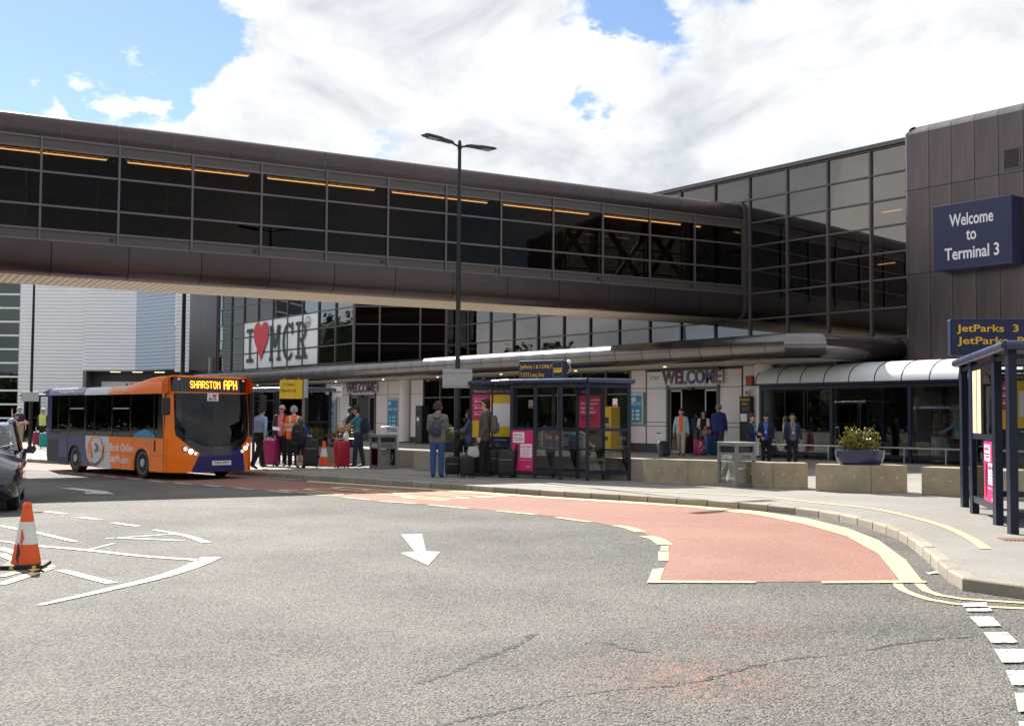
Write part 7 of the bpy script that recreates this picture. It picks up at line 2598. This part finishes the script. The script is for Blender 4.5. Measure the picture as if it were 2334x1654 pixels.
suitcase('teal hard case beside the man in the yellow vest', G(101, 1020), 10, .42, .28, .60, S_TEAL)
suitcase('crimson case behind the man in the yellow vest', G(84, 1016), 10, .36, .26, .62, S_CRIM)
suitcase('black wheeled case pulled by the man in the denim jacket', G(1516, 1041, PZ), 25, .40, .26, .52, S_BLACK, handle=.42, tilt=-22)
suitcase('red cabin case covered in colourful stickers', G(1594, 1038, PZ), 12, .42, .26, .55, S_PINK, handle=.42, dots_=True)
suitcase('blue hard case beside the red stickered case', G(1617, 1036.5, PZ), 20, .40, .26, .72, S_BLUE, handle=.30)
a_, _z = fpx(2143, 1040, 2.1)
c = fa(a_, 2.1)
suitcase('white ribbed hard case behind the walkway glass', (c.x, c.y, PZ), 10, .52, .32, .80, S_WHITE, handle=.3, ribs=5)
t = thing('holdall', 'grey holdall resting on the white hard case', 'bag', (c.x, c.y, PZ + .86), R(10))
rbox(.50, .26, .24, .06, cloth('holdall_grey', (.24, .22, .21)), 'bag_body', t, taper=.7)
MB().tube([(-.12, 0, .2), (-.08, 0, .34), (.08, 0, .34), (.12, 0, .2)], .012, 6).build('strap', C_CHAR, t)
p = G(733, 1050)
t = thing('holdall', 'bright red holdall behind the large black case', 'bag', (p[0], p[1] + 1.5, p[2]), R(0))
rbox(.55, .35, .85, .1, S_RED, 'bag_body', t, taper=.8)
MB().tube([(-.12, 0, .8), (-.08, 0, .94), (.08, 0, .94), (.12, 0, .8)], .014, 6).build('strap', C_BLACK, t)
def rucksack(label, per, m, m2, z=1.22, h=.46, w=.30, d=.18, y=-.20, x=0.0, tilt=0):
    """rides on a figure's back but stays a thing of its own"""
    k = per.scale[0]
    M_ = Matrix.Translation(per.location) @ Matrix.Rotation(per.rotation_euler[2], 4, 'Z')
    q = M_ @ Vector((x * k, y * k, (z - h / 2) * k))
    t = thing('rucksack', label, 'rucksack', q, per.rotation_euler[2], 'rucksacks')
    t.rotation_euler = (0, R(tilt), per.rotation_euler[2])
    rbox(w, d, h, .09, m, 'bag_body', t, taper=.80, bulge=.04)
    rbox(w * .74, .07, h * .45, .035, m2, 'front_pocket', t, (0, -d / 2, .05))
    MB().tube([(-w * .3, -d * .35, h * .6), (0, -d * .56, h * .66), (w * .3, -d * .35, h * .6)], .005, 5).build('zip', GALV, t)
    for s in (-1, 1):
        MB().tube([(s * .07, d * .35, h * .97), (s * .12, d / 2 + .05, h * 1.06), (s * .155, d / 2 + .20, h * .92), (s * .16, d / 2 + .22, h * .55), (s * .15, d / 2 + .06, h * .2)], .016, 6).build('strap', m2, t, smooth=40)
    return t
B_TEAL = cloth('bag_grey_teal', (.05, .07, .08)); B_PURP = cloth('bag_purple', (.045, .035, .09)); B_GREY = cloth('bag_grey', (.11, .105, .10)); B_NAVY = cloth('bag_navy', (.012, .014, .03))
rucksack('small dark rucksack with purple pocket on the man in the grey hoodie', hoodie_p, B_TEAL, B_PURP, 1.16, .40, .30, .15, -.205, -.04, 12)
rucksack('grey rucksack on the man in sunglasses', shade_p, B_GREY, B_GREY, 1.20, .46, .32, .17, -.23)
rucksack('navy rucksack on the teenager in the teal T-shirt', teal_p, B_NAVY, C_INDIGO, 1.20, .46, .32, .18, -.21)
rucksack('large black rucksack on the boy in shorts', boy_p, S_BLACK, C_BLACK, 1.12, .60, .38, .22, -.24)
rucksack('teal and grey rucksack on the seated traveller', bpy.data.objects[[o.name for o in col.objects if o.get('label', '').startswith('seated traveller')][0]], cloth('bag_teal', (.02, .20, .28)), B_GREY, 1.16, .44, .32, .16, -.24)
# shoulder bag and sheet of paper
q = bob_p.location
t = thing('shoulder_bag', 'black shoulder bag hanging at the side of the woman with the bob', 'bag', (q.x - .22, q.y - .20, KH + .62), R(60))
rbox(.34, .12, .30, .05, C_BLACK, 'bag_body', t, taper=.85)
MB().tube([(-.12, 0, .28), (-.05, .05, .55), (.10, .12, .80)], .014, 6).build('strap', C_BLACK, t)
t = thing('tote_bag', 'pale canvas bag lying on the cabin case by the lamp column', 'bag', G(1078, 1088)[:2] + (KH + .50,), R(20))
rbox(.30, .14, .26, .05, mat('canvas_pale', (.48, .46, .43), .8, var=.1), 'bag_body', t, taper=.8)
pp = G(641, 1062)
t = thing('sheet_of_paper', 'white sheet of paper held by the man in the maroon blazer', 'paper', (pp[0] - .07, pp[1] - .40, pp[2] + 1.08), R(10))
MB().add([(-.12, 0, 0), (.10, -.02, -.03), (.10, .07, .07), (-.12, .09, .10), (-.12, 0.002, .001), (.10, -.018, -.029), (.10, .072, .071), (-.12, .092, .101)], [(0, 1, 2, 3), (7, 6, 5, 4), (0, 4, 5, 1), (1, 5, 6, 2), (2, 6, 7, 3), (3, 7, 4, 0)]).build('sheet', PWHT, t)
pp = G(1604, 1036, PZ)
t = thing('sun_hat', 'pink sun hat held by the woman in the black pinafore', 'hat', (pp[0] + .05, pp[1] - .30, pp[2] + .84), 0)
mb = MB().lathe([(.17, 0), (.165, .012), (.09, .02), (.085, .09), (.05, .12), (.01, .125)], 22)
mb.v = [(a, -c_, b) for a, b, c_ in mb.v]
mb.build('brim_and_crown', mat('hat_pink', (.42, .22, .20), .8), t, smooth=40)
